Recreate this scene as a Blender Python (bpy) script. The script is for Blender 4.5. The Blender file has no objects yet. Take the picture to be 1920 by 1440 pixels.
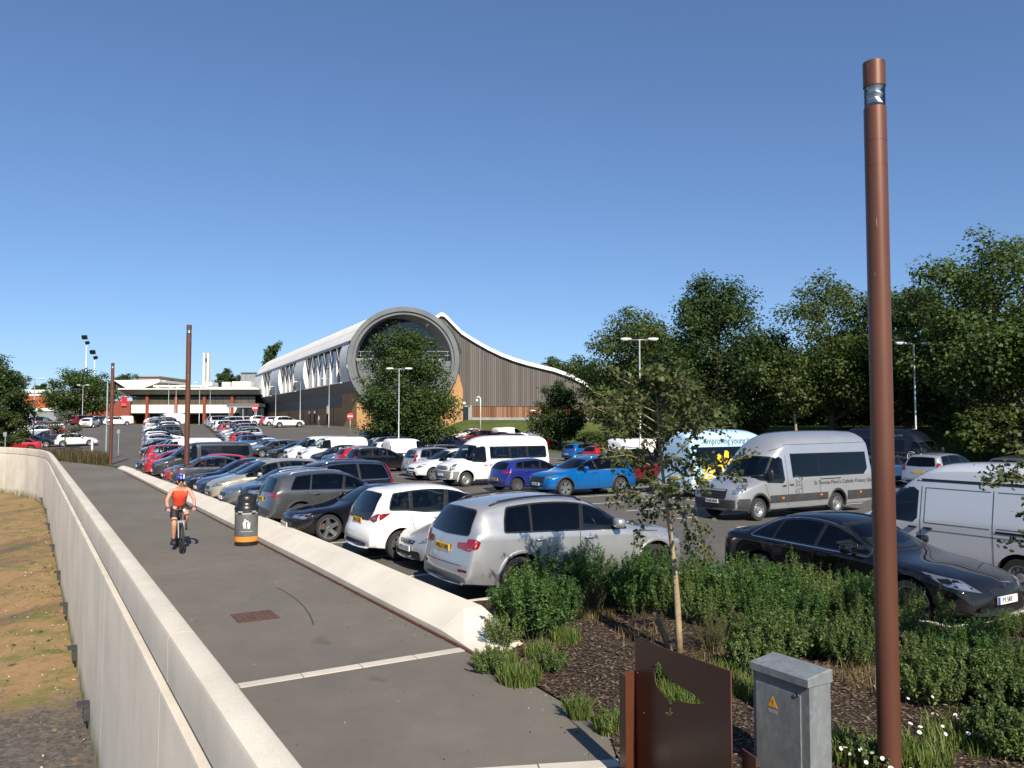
import bpy, bmesh, math, random
from math import sin, cos, pi, radians, sqrt, atan2, floor
from mathutils import Vector, Matrix, noise
from mathutils.bvhtree import BVHTree
from mathutils.geometry import delaunay_2d_cdt

# ---------------------------------------------------------------- camera, sky, sun, exposure
SC = bpy.context.scene
COL = SC.collection
CAM_H = 3.05
cam_d = bpy.data.cameras.new('camera')
cam_d.sensor_width = 36.0
cam_d.lens = 1490.0 / 1920.0 * 36.0
cam_d.clip_start = 0.1
cam_d.clip_end = 3000.0
cam = bpy.data.objects.new('camera', cam_d)
COL.objects.link(cam)
cam.location = (0.0, 0.0, CAM_H)
cam.rotation_euler = (radians(90.0 + 2.766), 0.0, 0.0)
SC.camera = cam

SUN_EL = radians(37.0)
SUN_AZ = atan2(0.32, -0.947)          # angle clockwise from +Y of the direction TO the sun
SUN_DIR = Vector((sin(SUN_AZ) * cos(SUN_EL), cos(SUN_AZ) * cos(SUN_EL), sin(SUN_EL)))
SKY_GAMMA, SKY_TINT = 0.82, (6.8, 8.05, 9.7)
world = bpy.data.worlds.new('World')
SC.world = world
world.use_nodes = True
wn = world.node_tree.nodes
wl = world.node_tree.links
wn.clear()
w_out = wn.new('ShaderNodeOutputWorld')
w_bg = wn.new('ShaderNodeBackground')
w_sky = wn.new('ShaderNodeTexSky')
w_sky.sky_type = 'NISHITA'
w_sky.sun_disc = False
w_sky.sun_elevation = SUN_EL
w_sky.sun_rotation = SUN_AZ
w_sky.altitude = 1500.0
w_sky.air_density = 1.0
w_sky.dust_density = 1.0
w_sky.ozone_density = 4.0
w_bg.inputs['Strength'].default_value = 0.08
# the phone camera compresses and cools the sky evenly: one gain, one gamma and one tint for the whole dome
w_pre = wn.new('ShaderNodeVectorMath')
w_pre.operation = 'SCALE'
w_pre.inputs['Scale'].default_value = 0.1
w_gm = wn.new('ShaderNodeGamma')
w_gm.inputs['Gamma'].default_value = SKY_GAMMA
w_ml = wn.new('ShaderNodeVectorMath')
w_ml.operation = 'MULTIPLY'
w_ml.inputs[1].default_value = SKY_TINT
wl.new(w_sky.outputs['Color'], w_pre.inputs[0])
wl.new(w_pre.outputs['Vector'], w_gm.inputs['Color'])
wl.new(w_gm.outputs['Color'], w_ml.inputs[0])
wl.new(w_ml.outputs['Vector'], w_bg.inputs['Color'])
wl.new(w_bg.outputs['Background'], w_out.inputs['Surface'])

sun_d = bpy.data.lights.new('sun', 'SUN')
sun_d.energy = 5.0
sun_d.angle = radians(0.53)
sun_d.color = (1.0, 0.91, 0.77)
sun = bpy.data.objects.new('sun', sun_d)
COL.objects.link(sun)
sun.location = (20, -30, 40)
sun.rotation_euler = (-SUN_DIR).to_track_quat('-Z', 'Y').to_euler()

SC.view_settings.view_transform = 'Standard'
SC.view_settings.look = 'None'
SC.view_settings.exposure = 0.56
SC.view_settings.gamma = 1.0
SC.view_settings.use_curve_mapping = False
SC.render.engine = 'CYCLES'
SC.cycles.use_denoising = True
SC.cycles.max_bounces = 6
SC.cycles.diffuse_bounces = 3
SC.cycles.glossy_bounces = 3
SC.cycles.transmission_bounces = 4
SC.cycles.transparent_max_bounces = 8
SC.cycles.sample_clamp_indirect = 6.0
SC.cycles.caustics_reflective = False
SC.cycles.caustics_refractive = False

# ---------------------------------------------------------------- site axes
# s runs along the promenade away from the camera, n runs across it towards the car park
KX, KY = -0.52, 0.854
NX, NY = 0.854, 0.52
HEAD_N = atan2(NY, NX)                # heading of a car pointing away from the promenade
HEAD_K = atan2(KY, KX)

def sn(s, n, z=0.0):
    return Vector((KX * s + NX * n, KY * s + NY * n, z))

def to_sn(x, y):
    return (KX * x + KY * y, NX * x + NY * y)

def sstep(a, b, x):
    t = min(1.0, max(0.0, (x - a) / (b - a)))
    return t * t * (3 - 2 * t)

def span(a, b, k):
    return [a + (b - a) * i / (k - 1) for i in range(k)]

def lerp(a, b, t):
    return a + (b - a) * t

def gz(x, y):
    """height of the car park and land: level near the promenade, rising towards the buildings"""
    return 2.55 * sstep(74.0, 128.0, y) + 0.5 * sstep(150, 260, y)

# ---------------------------------------------------------------- mesh helpers
class MB:
    def __init__(self):
        self.v = []
        self.f = []
        self.m = []
    def add(self, vs, fs, mi=0):
        o = len(self.v)
        self.v.extend([tuple(p) for p in vs])
        for f in fs:
            self.f.append(tuple(i + o for i in f))
            self.m.append(mi)
        return o
    def box(self, c, size, mi=0, rz=0.0, rot=None, taper=None):
        hx, hy, hz = size[0] / 2, size[1] / 2, size[2] / 2
        R = rot if rot is not None else Matrix.Rotation(rz, 3, 'Z')
        c = Vector(c)
        vs = []
        for z in (-hz, hz):
            k = 1.0
            if taper is not None and z > 0:
                k = taper
            for x, y in ((-hx, -hy), (hx, -hy), (hx, hy), (-hx, hy)):
                vs.append(c + R @ Vector((x * k, y * k, z)))
        self.add(vs, [(3, 2, 1, 0), (4, 5, 6, 7), (0, 1, 5, 4), (1, 2, 6, 5), (2, 3, 7, 6), (3, 0, 4, 7)], mi)
    def ring(self, pts_list, mi=0, cap0=True, cap1=True, closed=True):
        """loft between equally long loops"""
        o = len(self.v)
        k = len(pts_list[0])
        for L in pts_list:
            self.v.extend([tuple(p) for p in L])
        for i in range(len(pts_list) - 1):
            for j in range(k if closed else k - 1):
                a = o + i * k + j
                b = o + i * k + (j + 1) % k
                self.f.append((a, b, b + k, a + k))
                self.m.append(mi)
        if cap0:
            self.f.append(tuple(o + j for j in reversed(range(k))))
            self.m.append(mi)
        if cap1:
            q = o + (len(pts_list) - 1) * k
            self.f.append(tuple(q + j for j in range(k)))
            self.m.append(mi)
    def tube(self, pts, r, seg=8, mi=0, caps=True):
        """tube along a polyline; r number or list"""
        pts = [Vector(p) for p in pts]
        loops = []
        n = len(pts)
        prev = None
        for i, p in enumerate(pts):
            if i == 0:
                d = pts[1] - pts[0]
            elif i == n - 1:
                d = pts[-1] - pts[-2]
            else:
                d = (pts[i + 1] - pts[i]).normalized() + (pts[i] - pts[i - 1]).normalized()
            if d.length < 1e-9:
                d = Vector((0, 0, 1))
            d.normalize()
            if prev is None:
                a = d.cross(Vector((0, 0, 1)))
                if a.length < 1e-3:
                    a = d.cross(Vector((1, 0, 0)))
            else:
                a = prev - d * prev.dot(d)
                if a.length < 1e-4:
                    a = d.cross(Vector((1, 0, 0)))
            a.normalize()
            prev = a
            b = d.cross(a)
            rr = r[i] if isinstance(r, (list, tuple)) else r
            loops.append([p + a * (cos(2 * pi * j / seg) * rr) + b * (sin(2 * pi * j / seg) * rr) for j in range(seg)])
        self.ring(loops, mi, caps, caps)
    def lathe(self, prof, seg=24, mi=0, c=(0, 0, 0), axis='Z', cap0=False, cap1=False):
        c = Vector(c)
        loops = []
        for r, h in prof:
            L = []
            for j in range(seg):
                a = 2 * pi * j / seg
                if axis == 'Z':
                    L.append(c + Vector((r * cos(a), r * sin(a), h)))
                elif axis == 'Y':
                    L.append(c + Vector((r * sin(a), h, r * cos(a))))
                else:
                    L.append(c + Vector((h, r * cos(a), r * sin(a))))
            loops.append(L)
        self.ring(loops, mi, cap0, cap1)
    def prism(self, poly, z0, z1, mi=0, M=None):
        """extrude a convex or simple polygon (list of (x,y)); M maps local to world"""
        M = M or Matrix.Identity(4)
        k = len(poly)
        vs = [M @ Vector((p[0], p[1], z0)) for p in poly] + [M @ Vector((p[0], p[1], z1)) for p in poly]
        fs = [tuple(reversed(range(k))), tuple(range(k, 2 * k))]
        fs += [(j, (j + 1) % k, (j + 1) % k + k, j + k) for j in range(k)]
        self.add(vs, fs, mi)
    def mesh(self, name, mats, smooth=False, angle=None):
        me = bpy.data.meshes.new(name)
        me.from_pydata(self.v, [], self.f)
        for m in mats:
            me.materials.append(m)
        if len(mats) > 1:
            me.polygons.foreach_set('material_index', self.m)
        if smooth:
            me.polygons.foreach_set('use_smooth', [True] * len(me.polygons))
            if angle is not None:
                me.set_sharp_from_angle(angle=radians(angle))
        me.update()
        return me

def link(o, parent=None):
    COL.objects.link(o)
    if parent is not None:
        o.parent = parent
    return o

def obj(name, me, parent=None, loc=None, rz=None):
    o = bpy.data.objects.new(name, me)
    link(o, parent)
    if loc is not None:
        o.location = loc
    if rz is not None:
        o.rotation_euler = (0, 0, rz)
    return o

def mk(name, mb, mats, parent=None, smooth=False, angle=None, loc=None, rz=None):
    if not isinstance(mats, (list, tuple)):
        mats = [mats]
    return obj(name, mb.mesh(name, mats, smooth, angle), parent, loc, rz)

def empty(name, loc=(0, 0, 0), rz=0.0):
    o = bpy.data.objects.new(name, None)
    o.empty_display_size = 0.3
    COL.objects.link(o)
    o.location = loc
    o.rotation_euler = (0, 0, rz)
    return o

def tag(o, label=None, cat=None, group=None, kind=None):
    if label:
        o['label'] = label
    if cat:
        o['category'] = cat
    if group:
        o['group'] = group
    if kind:
        o['kind'] = kind
    return o

def copy_tree(o, parent=None):
    c = o.copy()
    COL.objects.link(c)
    c.parent = parent
    for ch in list(o.children):
        copy_tree(ch, c)
    return c

def text_mesh(name, body, size, mat, extrude=0.0, align='CENTER', shear=0.0, spacing=1.0):
    cu = bpy.data.curves.new(name, 'FONT')
    cu.body = body
    cu.size = size
    cu.extrude = extrude
    cu.align_x = align
    cu.align_y = 'CENTER'
    cu.shear = shear
    cu.space_character = spacing
    cu.resolution_u = 3
    t = bpy.data.objects.new(name, cu)
    COL.objects.link(t)
    dg = bpy.context.evaluated_depsgraph_get()
    me = bpy.data.meshes.new_from_object(t.evaluated_get(dg))
    bpy.data.objects.remove(t)
    bpy.data.curves.remove(cu)
    me.materials.clear()
    me.materials.append(mat)
    me.name = name
    return me

# ---------------------------------------------------------------- material helpers
class NT:
    def __init__(self, name):
        self.mat = bpy.data.materials.new(name)
        self.mat.use_nodes = True
        self.t = self.mat.node_tree
        self.t.nodes.clear()
        self.out = self.n('ShaderNodeOutputMaterial')
    def n(self, kind, **kw):
        nd = self.t.nodes.new(kind)
        for k, v in kw.items():
            if hasattr(nd, k):
                setattr(nd, k, v)
        return nd
    def l(self, a, b):
        self.t.links.new(a, b)
    def noise(self, vec, scale, detail=4.0, rough=0.55, dist=0.0):
        nd = self.n('ShaderNodeTexNoise')
        nd.inputs['Scale'].default_value = scale
        nd.inputs['Detail'].default_value = detail
        nd.inputs['Roughness'].default_value = rough
        nd.inputs['Distortion'].default_value = dist
        if vec is not None:
            self.l(vec, nd.inputs['Vector'])
        return nd
    def ramp(self, fac, stops):
        nd = self.n('ShaderNodeValToRGB')
        els = nd.color_ramp.elements
        while len(els) < len(stops):
            els.new(0.5)
        for e, (p, c) in zip(els, stops):
            e.position = p
            e.color = (c[0], c[1], c[2], 1.0) if len(c) == 3 else c
        self.l(fac, nd.inputs['Fac'])
        return nd
    def mix(self, fac, a, b, blend='MIX'):
        nd = self.n('ShaderNodeMix', data_type='RGBA', blend_type=blend)
        for sock, val in ((nd.inputs[0], fac), (nd.inputs[6], a), (nd.inputs[7], b)):
            if isinstance(val, bpy.types.NodeSocket):
                self.l(val, sock)
            elif isinstance(val, (int, float)):
                sock.default_value = val
            else:
                sock.default_value = (val[0], val[1], val[2], 1.0)
        return nd.outputs[2]
    def map(self, vec, scale=(1, 1, 1), loc=(0, 0, 0), rot=(0, 0, 0)):
        nd = self.n('ShaderNodeMapping')
        nd.inputs['Scale'].default_value = scale
        nd.inputs['Location'].default_value = loc
        nd.inputs['Rotation'].default_value = rot
        self.l(vec, nd.inputs['Vector'])
        return nd.outputs[0]
    def bsdf(self, color=None, rough=0.6, metal=0.0, spec=0.5, coat=0.0, coat_r=0.03, normal=None, trans=0.0):
        b = self.n('ShaderNodeBsdfPrincipled')
        def put(sock, v):
            if isinstance(v, bpy.types.NodeSocket):
                self.l(v, b.inputs[sock])
            elif isinstance(v, (tuple, list)):
                b.inputs[sock].default_value = (v[0], v[1], v[2], 1.0)
            else:
                b.inputs[sock].default_value = v
        if color is not None:
            put('Base Color', color)
        put('Roughness', rough)
        put('Metallic', metal)
        put('Specular IOR Level', spec)
        if coat:
            put('Coat Weight', coat)
            put('Coat Roughness', coat_r)
        if trans:
            put('Transmission Weight', trans)
        if normal is not None:
            self.l(normal, b.inputs['Normal'])
        self.l(b.outputs[0], self.out.inputs['Surface'])
        return b
    def bump(self, height, strength=0.3, dist=0.02):
        nd = self.n('ShaderNodeBump')
        nd.inputs['Strength'].default_value = strength
        nd.inputs['Distance'].default_value = dist
        self.l(height, nd.inputs['Height'])
        return nd.outputs[0]
    def obj_co(self):
        return self.n('ShaderNodeTexCoord').outputs['Object']
    def pos(self):
        return self.n('ShaderNodeNewGeometry').outputs['Position']

def srgb(r, g, b):
    def f(c):
        c /= 255.0
        return c / 12.92 if c <= 0.04045 else ((c + 0.055) / 1.055) ** 2.4
    return (f(r), f(g), f(b))

_simple = {}
def simple(name, color, rough=0.6, metal=0.0, spec=0.5, coat=0.0, vary=0.0, vscale=3.0):
    if name in _simple:
        return _simple[name]
    t = NT(name)
    if vary > 0:
        nz = t.noise(t.obj_co(), vscale, 5)
        lo = tuple(c * (1 - vary) for c in color)
        hi = tuple(min(1, c * (1 + vary)) for c in color)
        col = t.ramp(nz.outputs[0], [(0.3, lo), (0.7, hi)]).outputs[0]
        rr = t.n('ShaderNodeMapRange')
        rr.inputs[3].default_value = max(0, rough - 0.12)
        rr.inputs[4].default_value = min(1, rough + 0.12)
        t.l(nz.outputs[0], rr.inputs[0])
        t.bsdf(col, rr.outputs[0], metal, spec, coat)
    else:
        t.bsdf(color, rough, metal, spec, coat)
    _simple[name] = t.mat
    return t.mat

# ---------------------------------------------------------------- setting materials
def asphalt_mat(name, base, warm=0.0, stain=0.5, agg=140.0):
    t = NT(name)
    p = t.pos()
    big = t.noise(p, 0.22, 5, 0.6)
    mid = t.noise(p, 1.7, 6, 0.65)
    fine = t.noise(p, agg, 2, 0.5)
    c0 = (base[0] * 0.86, base[1] * 0.86, base[2] * 0.86)
    c1 = (base[0] * 1.12, base[1] * 1.11, base[2] * 1.10)
    col = t.ramp(big.outputs[0], [(0.32, c0), (0.68, c1)]).outputs[0]
    m2 = t.ramp(mid.outputs[0], [(0.32, (0.80, 0.80, 0.80)), (0.68, (1.12, 1.11, 1.09))]).outputs[0]
    col = t.mix(stain, col, m2, 'MULTIPLY')
    m3 = t.ramp(fine.outputs[0], [(0.35, (0.62, 0.62, 0.62)), (0.62, (1.27, 1.27, 1.27))]).outputs[0]
    col = t.mix(0.8, col, m3, 'MULTIPLY')
    # oil and water marks
    sp = t.noise(t.map(p, (0.7, 0.7, 0.7), (13, 5, 0)), 1.3, 3, 0.5, 0.4)
    st = t.ramp(sp.outputs[0], [(0.68, (1, 1, 1)), (0.76, (0.62, 0.61, 0.60))]).outputs[0]
    col = t.mix(0.75, col, st, 'MULTIPLY')
    nb = t.bump(fine.outputs[0], 0.35, 0.006)
    t.bsdf(col, 0.86, 0.0, 0.3, normal=nb)
    return t.mat

M_PATH = asphalt_mat('path_asphalt', (0.152, 0.138, 0.119))
M_PARK = asphalt_mat('car_park_asphalt', (0.108, 0.101, 0.093), 0, 0.7, 90)

def concrete_mat(name, base, streak=True, moss=False):
    t = NT(name)
    p = t.pos()
    a = t.noise(p, 0.55, 6, 0.62)
    b = t.noise(t.map(p, (2.6, 2.6, 0.30)), 0.8, 6, 0.68, 0.6)
    c = t.noise(p, 55, 3, 0.6)
    col = t.ramp(a.outputs[0], [(0.3, tuple(x * 0.82 for x in base)), (0.7, tuple(x * 1.08 for x in base))]).outputs[0]
    if streak:
        s = t.ramp(b.outputs[0], [(0.30, (0.86, 0.85, 0.83)), (0.5, (1, 1, 1)), (0.72, (1.12, 1.12, 1.12))]).outputs[0]
        col = t.mix(0.45, col, s, 'MULTIPLY')
    f = t.ramp(c.outputs[0], [(0.3, (0.88, 0.88, 0.88)), (0.6, (1.04, 1.04, 1.04))]).outputs[0]
    col = t.mix(0.8, col, f, 'MULTIPLY')
    # pin holes and small stains
    v = t.n('ShaderNodeTexVoronoi')
    v.inputs['Scale'].default_value = 7.0
    t.l(p, v.inputs['Vector'])
    h = t.ramp(v.outputs['Distance'], [(0.03, (0.45, 0.43, 0.40)), (0.07, (1, 1, 1))]).outputs[0]
    col = t.mix(0.5, col, h, 'MULTIPLY')
    if moss:
        sep = t.n('ShaderNodeSeparateXYZ')
        t.l(p, sep.inputs[0])
        mr = t.n('ShaderNodeMapRange')
        mr.inputs[1].default_value = -1.75
        mr.inputs[2].default_value = -2.5
        t.l(sep.outputs[2], mr.inputs[0])
        mn = t.noise(p, 2.3, 5, 0.6)
        mu = t.n('ShaderNodeMath', operation='MULTIPLY')
        t.l(mr.outputs[0], mu.inputs[0])
        t.l(mn.outputs[0], mu.inputs[1])
        mr2 = t.ramp(mu.outputs[0], [(0.15, (0, 0, 0)), (0.5, (1, 1, 1))])
        col = t.mix(mr2.outputs[0], col, (0.16, 0.15, 0.045))
    nb = t.bump(c.outputs[0], 0.2, 0.004)
    t.bsdf(col, 0.85, 0, 0.3, normal=nb)
    return t.mat

M_WALL = concrete_mat('wall_concrete', (0.61, 0.56, 0.475), True, True)
M_KERB = concrete_mat('kerb_concrete', (0.66, 0.615, 0.53), False)
M_STRIP = concrete_mat('strip_concrete', (0.55, 0.51, 0.44), False)

def moat_mat():
    t = NT('moat_silt')
    p = t.pos()
    a = t.noise(t.map(p, (0.8, 0.22, 1), rot=(0, 0, radians(-30))), 0.5, 6, 0.62, 0.5)
    b = t.noise(p, 0.9, 7, 0.68, 0.3)
    c = t.noise(p, 9, 5, 0.7)
    col = t.ramp(a.outputs[0], [(0.30, (0.10, 0.08, 0.055)), (0.42, (0.235, 0.15, 0.068)), (0.54, (0.32, 0.20, 0.088)), (0.63, (0.25, 0.18, 0.075)), (0.72, (0.14, 0.135, 0.04))]).outputs[0]
    green = t.ramp(b.outputs[0], [(0.49, (0, 0, 0)), (0.63, (1, 1, 1))]).outputs[0]
    # algae gathers along the foot of the wall
    dt = t.n('ShaderNodeVectorMath', operation='DOT_PRODUCT')
    t.l(p, dt.inputs[0])
    dt.inputs[1].default_value = (NX, NY, 0)
    mr = t.n('ShaderNodeMapRange')
    mr.inputs[1].default_value = -3.6
    mr.inputs[2].default_value = 0.6
    mr.inputs[3].default_value = 0.03
    mr.inputs[4].default_value = 1.0
    t.l(dt.outputs[1], mr.inputs[0])
    gm = t.n('ShaderNodeMath', operation='MULTIPLY')
    t.l(green, gm.inputs[0])
    t.l(mr.outputs[0], gm.inputs[1])
    col = t.mix(gm.outputs[0], col, (0.125, 0.135, 0.03))
    # near the camera the bed is dark wet mud
    ds = t.n('ShaderNodeVectorMath', operation='DOT_PRODUCT')
    t.l(p, ds.inputs[0])
    ds.inputs[1].default_value = (KX, KY, 0)
    ad = t.n('ShaderNodeMath', operation='MULTIPLY_ADD')
    t.l(b.outputs[0], ad.inputs[0])
    ad.inputs[1].default_value = 7.0
    t.l(ds.outputs[1], ad.inputs[2])
    mr3 = t.n('ShaderNodeMapRange')
    mr3.inputs[1].default_value = 23.2
    mr3.inputs[2].default_value = 21.0
    t.l(ad.outputs[0], mr3.inputs[0])
    mud = t.ramp(c.outputs[0], [(0.3, (0.055, 0.047, 0.042)), (0.55, (0.12, 0.10, 0.085)), (0.72, (0.17, 0.15, 0.10))]).outputs[0]
    col = t.mix(mr3.outputs[0], col, mud)
    # dark weed wrack in drifts
    w = t.noise(t.map(p, (1.5, 0.45, 1), (3, 9, 0), rot=(0, 0, radians(35))), 0.75, 7, 0.7, 0.8)
    wm = t.ramp(w.outputs[0], [(0.60, (0, 0, 0)), (0.66, (1, 1, 1))]).outputs[0]
    col = t.mix(wm, col, (0.045, 0.04, 0.025))
    f = t.ramp(c.outputs[0], [(0.3, (0.75, 0.75, 0.75)), (0.65, (1.12, 1.12, 1.12))]).outputs[0]
    col = t.mix(0.8, col, f, 'MULTIPLY')
    t.bsdf(col, 0.7, 0, 0.35, normal=t.bump(c.outputs[0], 0.5, 0.03))
    return t.mat
M_MOAT = moat_mat()

def grass_mat():
    t = NT('grass_ground')
    p = t.pos()
    a = t.noise(p, 0.25, 5)
    b = t.noise(p, 22, 4)
    col = t.ramp(a.outputs[0], [(0.3, (0.055, 0.085, 0.02)), (0.55, (0.085, 0.11, 0.025)), (0.75, (0.15, 0.135, 0.05))]).outputs[0]
    f = t.ramp(b.outputs[0], [(0.3, (0.6, 0.6, 0.6)), (0.7, (1.25, 1.25, 1.25))]).outputs[0]
    col = t.mix(0.8, col, f, 'MULTIPLY')
    t.bsdf(col, 0.9, 0, 0.2, normal=t.bump(b.outputs[0], 0.7, 0.05))
    return t.mat
M_GRASS = grass_mat()

def mulch_mat():
    t = NT('bark_mulch')
    p = t.pos()
    v = t.n('ShaderNodeTexVoronoi')
    v.inputs['Scale'].default_value = 34.0
    t.l(t.map(p, (1, 1.6, 1), rot=(0, 0, 0.6)), v.inputs['Vector'])
    n1 = t.noise(p, 1.5, 5)
    n2 = t.noise(p, 70, 3)
    sep = t.n('ShaderNodeSeparateColor')
    t.l(v.outputs['Color'], sep.inputs[0])
    col = t.ramp(sep.outputs[0], [(0.0, (0.018, 0.013, 0.010)), (0.5, (0.045, 0.031, 0.022)), (0.86, (0.085, 0.058, 0.040)), (0.97, (0.22, 0.17, 0.12))]).outputs[0]
    g = t.ramp(n1.outputs[0], [(0.35, (0.8, 0.8, 0.8)), (0.7, (1.25, 1.2, 1.1))]).outputs[0]
    col = t.mix(0.8, col, g, 'MULTIPLY')
    t.bsdf(col, 0.9, 0, 0.2, normal=t.bump(v.outputs['Distance'], 0.9, 0.03))
    return t.mat
M_MULCH = mulch_mat()
M_LINE = simple('road_paint', (0.62, 0.61, 0.58), 0.7, vary=0.25, vscale=9)
M_CORTEN = simple('weathered_steel', (0.115, 0.045, 0.025), 0.75, vary=0.3, vscale=8)

# ---------------------------------------------------------------- ground sheets
WALL_LINE = [(-12, 1.28), (56, 1.28), (62, 1.18), (66, 0.85), (70, 0.1), (74, -1.2), (78, -3.0), (82, -5.4), (87, -9.2), (93, -14.5), (100, -22), (110, -34), (130, -60)]
def n_wall(s):
    return interp0(WALL_LINE, s)
def interp0(tab, x):
    if x <= tab[0][0]:
        return tab[0][1]
    for (a, va), (b, vb) in zip(tab, tab[1:]):
        if x <= b:
            return va + (vb - va) * (x - a) / (b - a)
    return tab[-1][1]

def bank(s, n):
    return 2.7 * sstep(46.5, 60.0, n) * (1 - sstep(55, 80, s)) + 2.0 * sstep(60, 110, n)
def gz2(x, y):
    s, n = to_sn(x, y)
    a = gz(x, y)
    return max(a, bank(s, n) + a * 0.3)

def sheet(name, rows, mat, dz, kind='structure', zf=gz2, smooth=True):
    """rows: list of (s, [n...]); equal lengths"""
    mb = MB()
    loops = []
    for s, ns in rows:
        L = []
        for n in ns:
            p = sn(s, n)
            p.z = zf(p.x, p.y) + dz
            L.append(p)
        loops.append(L)
    mb.ring(loops, 0, False, False, closed=False)
    o = mk(name, mb, mat, smooth=smooth)
    me = o.data
    # faces must look up
    if me.polygons and sum(p.normal.z for p in me.polygons) < 0:
        me.flip_normals()
    tag(o, kind=kind)
    return o

S_ROWS = span(-40, 130, 69) + span(136, 300, 26) + [360, 450, 600, 800, 1100]
def n_cols(n0):
    return [n0 + d for d in (0, 1, 2, 4, 6, 9, 12, 16, 20, 25, 30, 35, 40, 44, 47, 50, 53, 56, 59, 62, 66, 72, 80, 90, 105, 125, 160, 220, 320, 500, 800)]
sheet('ground', [(s, n_cols(n_wall(s) if s < 130 else -60 - (s - 130) * 0.9)) for s in S_ROWS], M_GRASS, -0.02)

sheet('moat_bed', [(s, [n_wall(s) - 0.05 - d for d in (0, 0.5, 1, 1.6, 2.4, 3.5, 5, 7, 10, 15, 25, 45, 80)]) for s in span(-14, 110, 90)], M_MOAT, 0.0,
      zf=lambda x, y: -2.5 + 0.07 * noise.noise(Vector((x * 0.8, y * 0.8, 0))) - 0.03 * noise.noise(Vector((x * 3, y * 3, 0))))

def park_lo(s):
    return interp0([(-30, 20.0), (6.4, 20.0), (6.5, 11.4), (11.5, 11.4), (11.6, 5.75), (58, 5.75), (64, 4.9), (72, 5.5), (80, 3.5), (90, -1), (110, -8), (140, -30), (300, -90)], s)
def park_hi(s):
    return interp0([(-30, 46), (60, 46), (80, 42), (100, 62), (150, 80), (300, 120)], s)
sheet('car_park', [(s, [lerp(park_lo(s), park_hi(s), t) for t in span(0, 1, 24)]) for s in span(-30, 6.4, 10) + [6.5] + span(7, 11.5, 4) + [11.6] + span(13, 150, 70) + span(155, 190, 8)], M_PARK, 0.012)

PATH_R = [(-8, 3.75), (4.6, 3.85), (5.4, 4.4), (6.4, 5.0), (9, 5.14), (55, 5.2), (60, 5.0), (64, 4.3), (68, 3.3), (72, 2.1), (77, 0.0), (83, -3.4), (88, -7), (94, -12.4), (100, -19)]
sheet('path', [(s, [lerp(n_wall(s) + 0.1, interp0(PATH_R, s), t) for t in span(0, 1, 6)]) for s in span(-8, 6.4, 16) + span(7, 100, 80)], M_PATH, 0.008, zf=gz)

# cross drains of pale concrete blocks laid flush in the path
def cross_strip(s0, na, sb, nb_, w, pieces):
    e = empty('cross_strip', sn(s0, na))
    tag(e, kind='structure')
    a, b = sn(s0, na), sn(sb, nb_)
    d = (b - a).normalized()
    ang = atan2(d.y, d.x)
    Lp = (b - a).length / pieces
    for i in range(pieces):
        mb = MB()
        mb.box((Lp * (i + 0.5), 0, -0.01), (Lp - 0.012, w, 0.052))
        o = mk('edging_block', mb, M_STRIP, e)
        o.location = (0, 0, random.uniform(-0.002, 0.003))
    e.rotation_euler = (0, 0, ang)
random.seed(5)
cross_strip(9.62, 1.42, 9.58, 5.1, 0.16, 5)
cross_strip(7.05, 1.42, 5.62, 4.75, 0.15, 4)

# ---------------------------------------------------------------- sea-defence wall along the promenade
def build_wall():
    root = empty('promenade_wall', sn(0, 1.28))
    root.location = (0, 0, 0)
    tag(root, 'long pale concrete flood wall with rounded coping along the left of the path', 'wall')
    ss = span(-12, 54, 34) + span(56, 100, 60)
    def pt(s, off, z):
        n = n_wall(s)
        ds = 0.4
        t = (sn(s + ds, n_wall(s + ds)) - sn(s - ds, n_wall(s - ds))).normalized()
        nr = Vector((t.y, -t.x, 0))
        return sn(s, n) + nr * off + Vector((0, 0, z))
    TOP = 1.10
    lower, upper = MB(), MB()
    prof_l = [(0.10, -0.1), (0.10, 0.55), (-0.16, 0.60), (-0.175, 0.595), (-0.185, 0.57), (-0.20, -2.7), (0.0, -2.7)]
    prof_u = [(0.12, -0.05), (0.12, TOP - 0.05), (0.105, TOP - 0.015), (0.075, TOP), (-0.075, TOP + 0.005), (-0.11, TOP - 0.012), (-0.125, TOP - 0.05), (-0.118, 0.655), (-0.06, 0.65), (-0.06, 0.598), (0.0, 0.4)]
    joints = [-12] + [-4 + 6.0 * i for i in range(1, 18)] + [100]
    for a, b in zip(joints, joints[1:]):
        lo, up = MB(), MB()
        sa = [a + 0.006] + [s for s in ss if a + 0.3 < s < b - 0.3] + [b - 0.006]
        lo.ring([[pt(s, o, z) for o, z in prof_l] for s in sa], 0)
        up.ring([[pt(s, o, z) for o, z in prof_u] for s in sa], 0)
        for nm, m in (('lower_panel', lo), ('coping_panel', up)):
            o = mk(nm, m, M_WALL, root, smooth=True, angle=30)
            bmn = bmesh.new(); bmn.from_mesh(o.data); bmesh.ops.recalc_face_normals(bmn, faces=bmn.faces); bmn.to_mesh(o.data); bmn.free()
    # dark hooded outlets at the foot of the wall
    for s in (12.9, 16.4, 20.6, 25.6, 31.2, 38, 46, 54, 62):
        b = MB()
        p = pt(s, -0.25, -2.12)
        b.box(p, (0.10, 0.22, 0.30), rz=HEAD_K - pi / 2)
        b.box(p + Vector((-0.05, -0.03, 0.12)), (0.16, 0.26, 0.05), rz=HEAD_K - pi / 2)
        mk('drain_outlet', b, simple('dark_plastic', (0.035, 0.036, 0.038), 0.55, vary=0.2), root)
build_wall()

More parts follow.
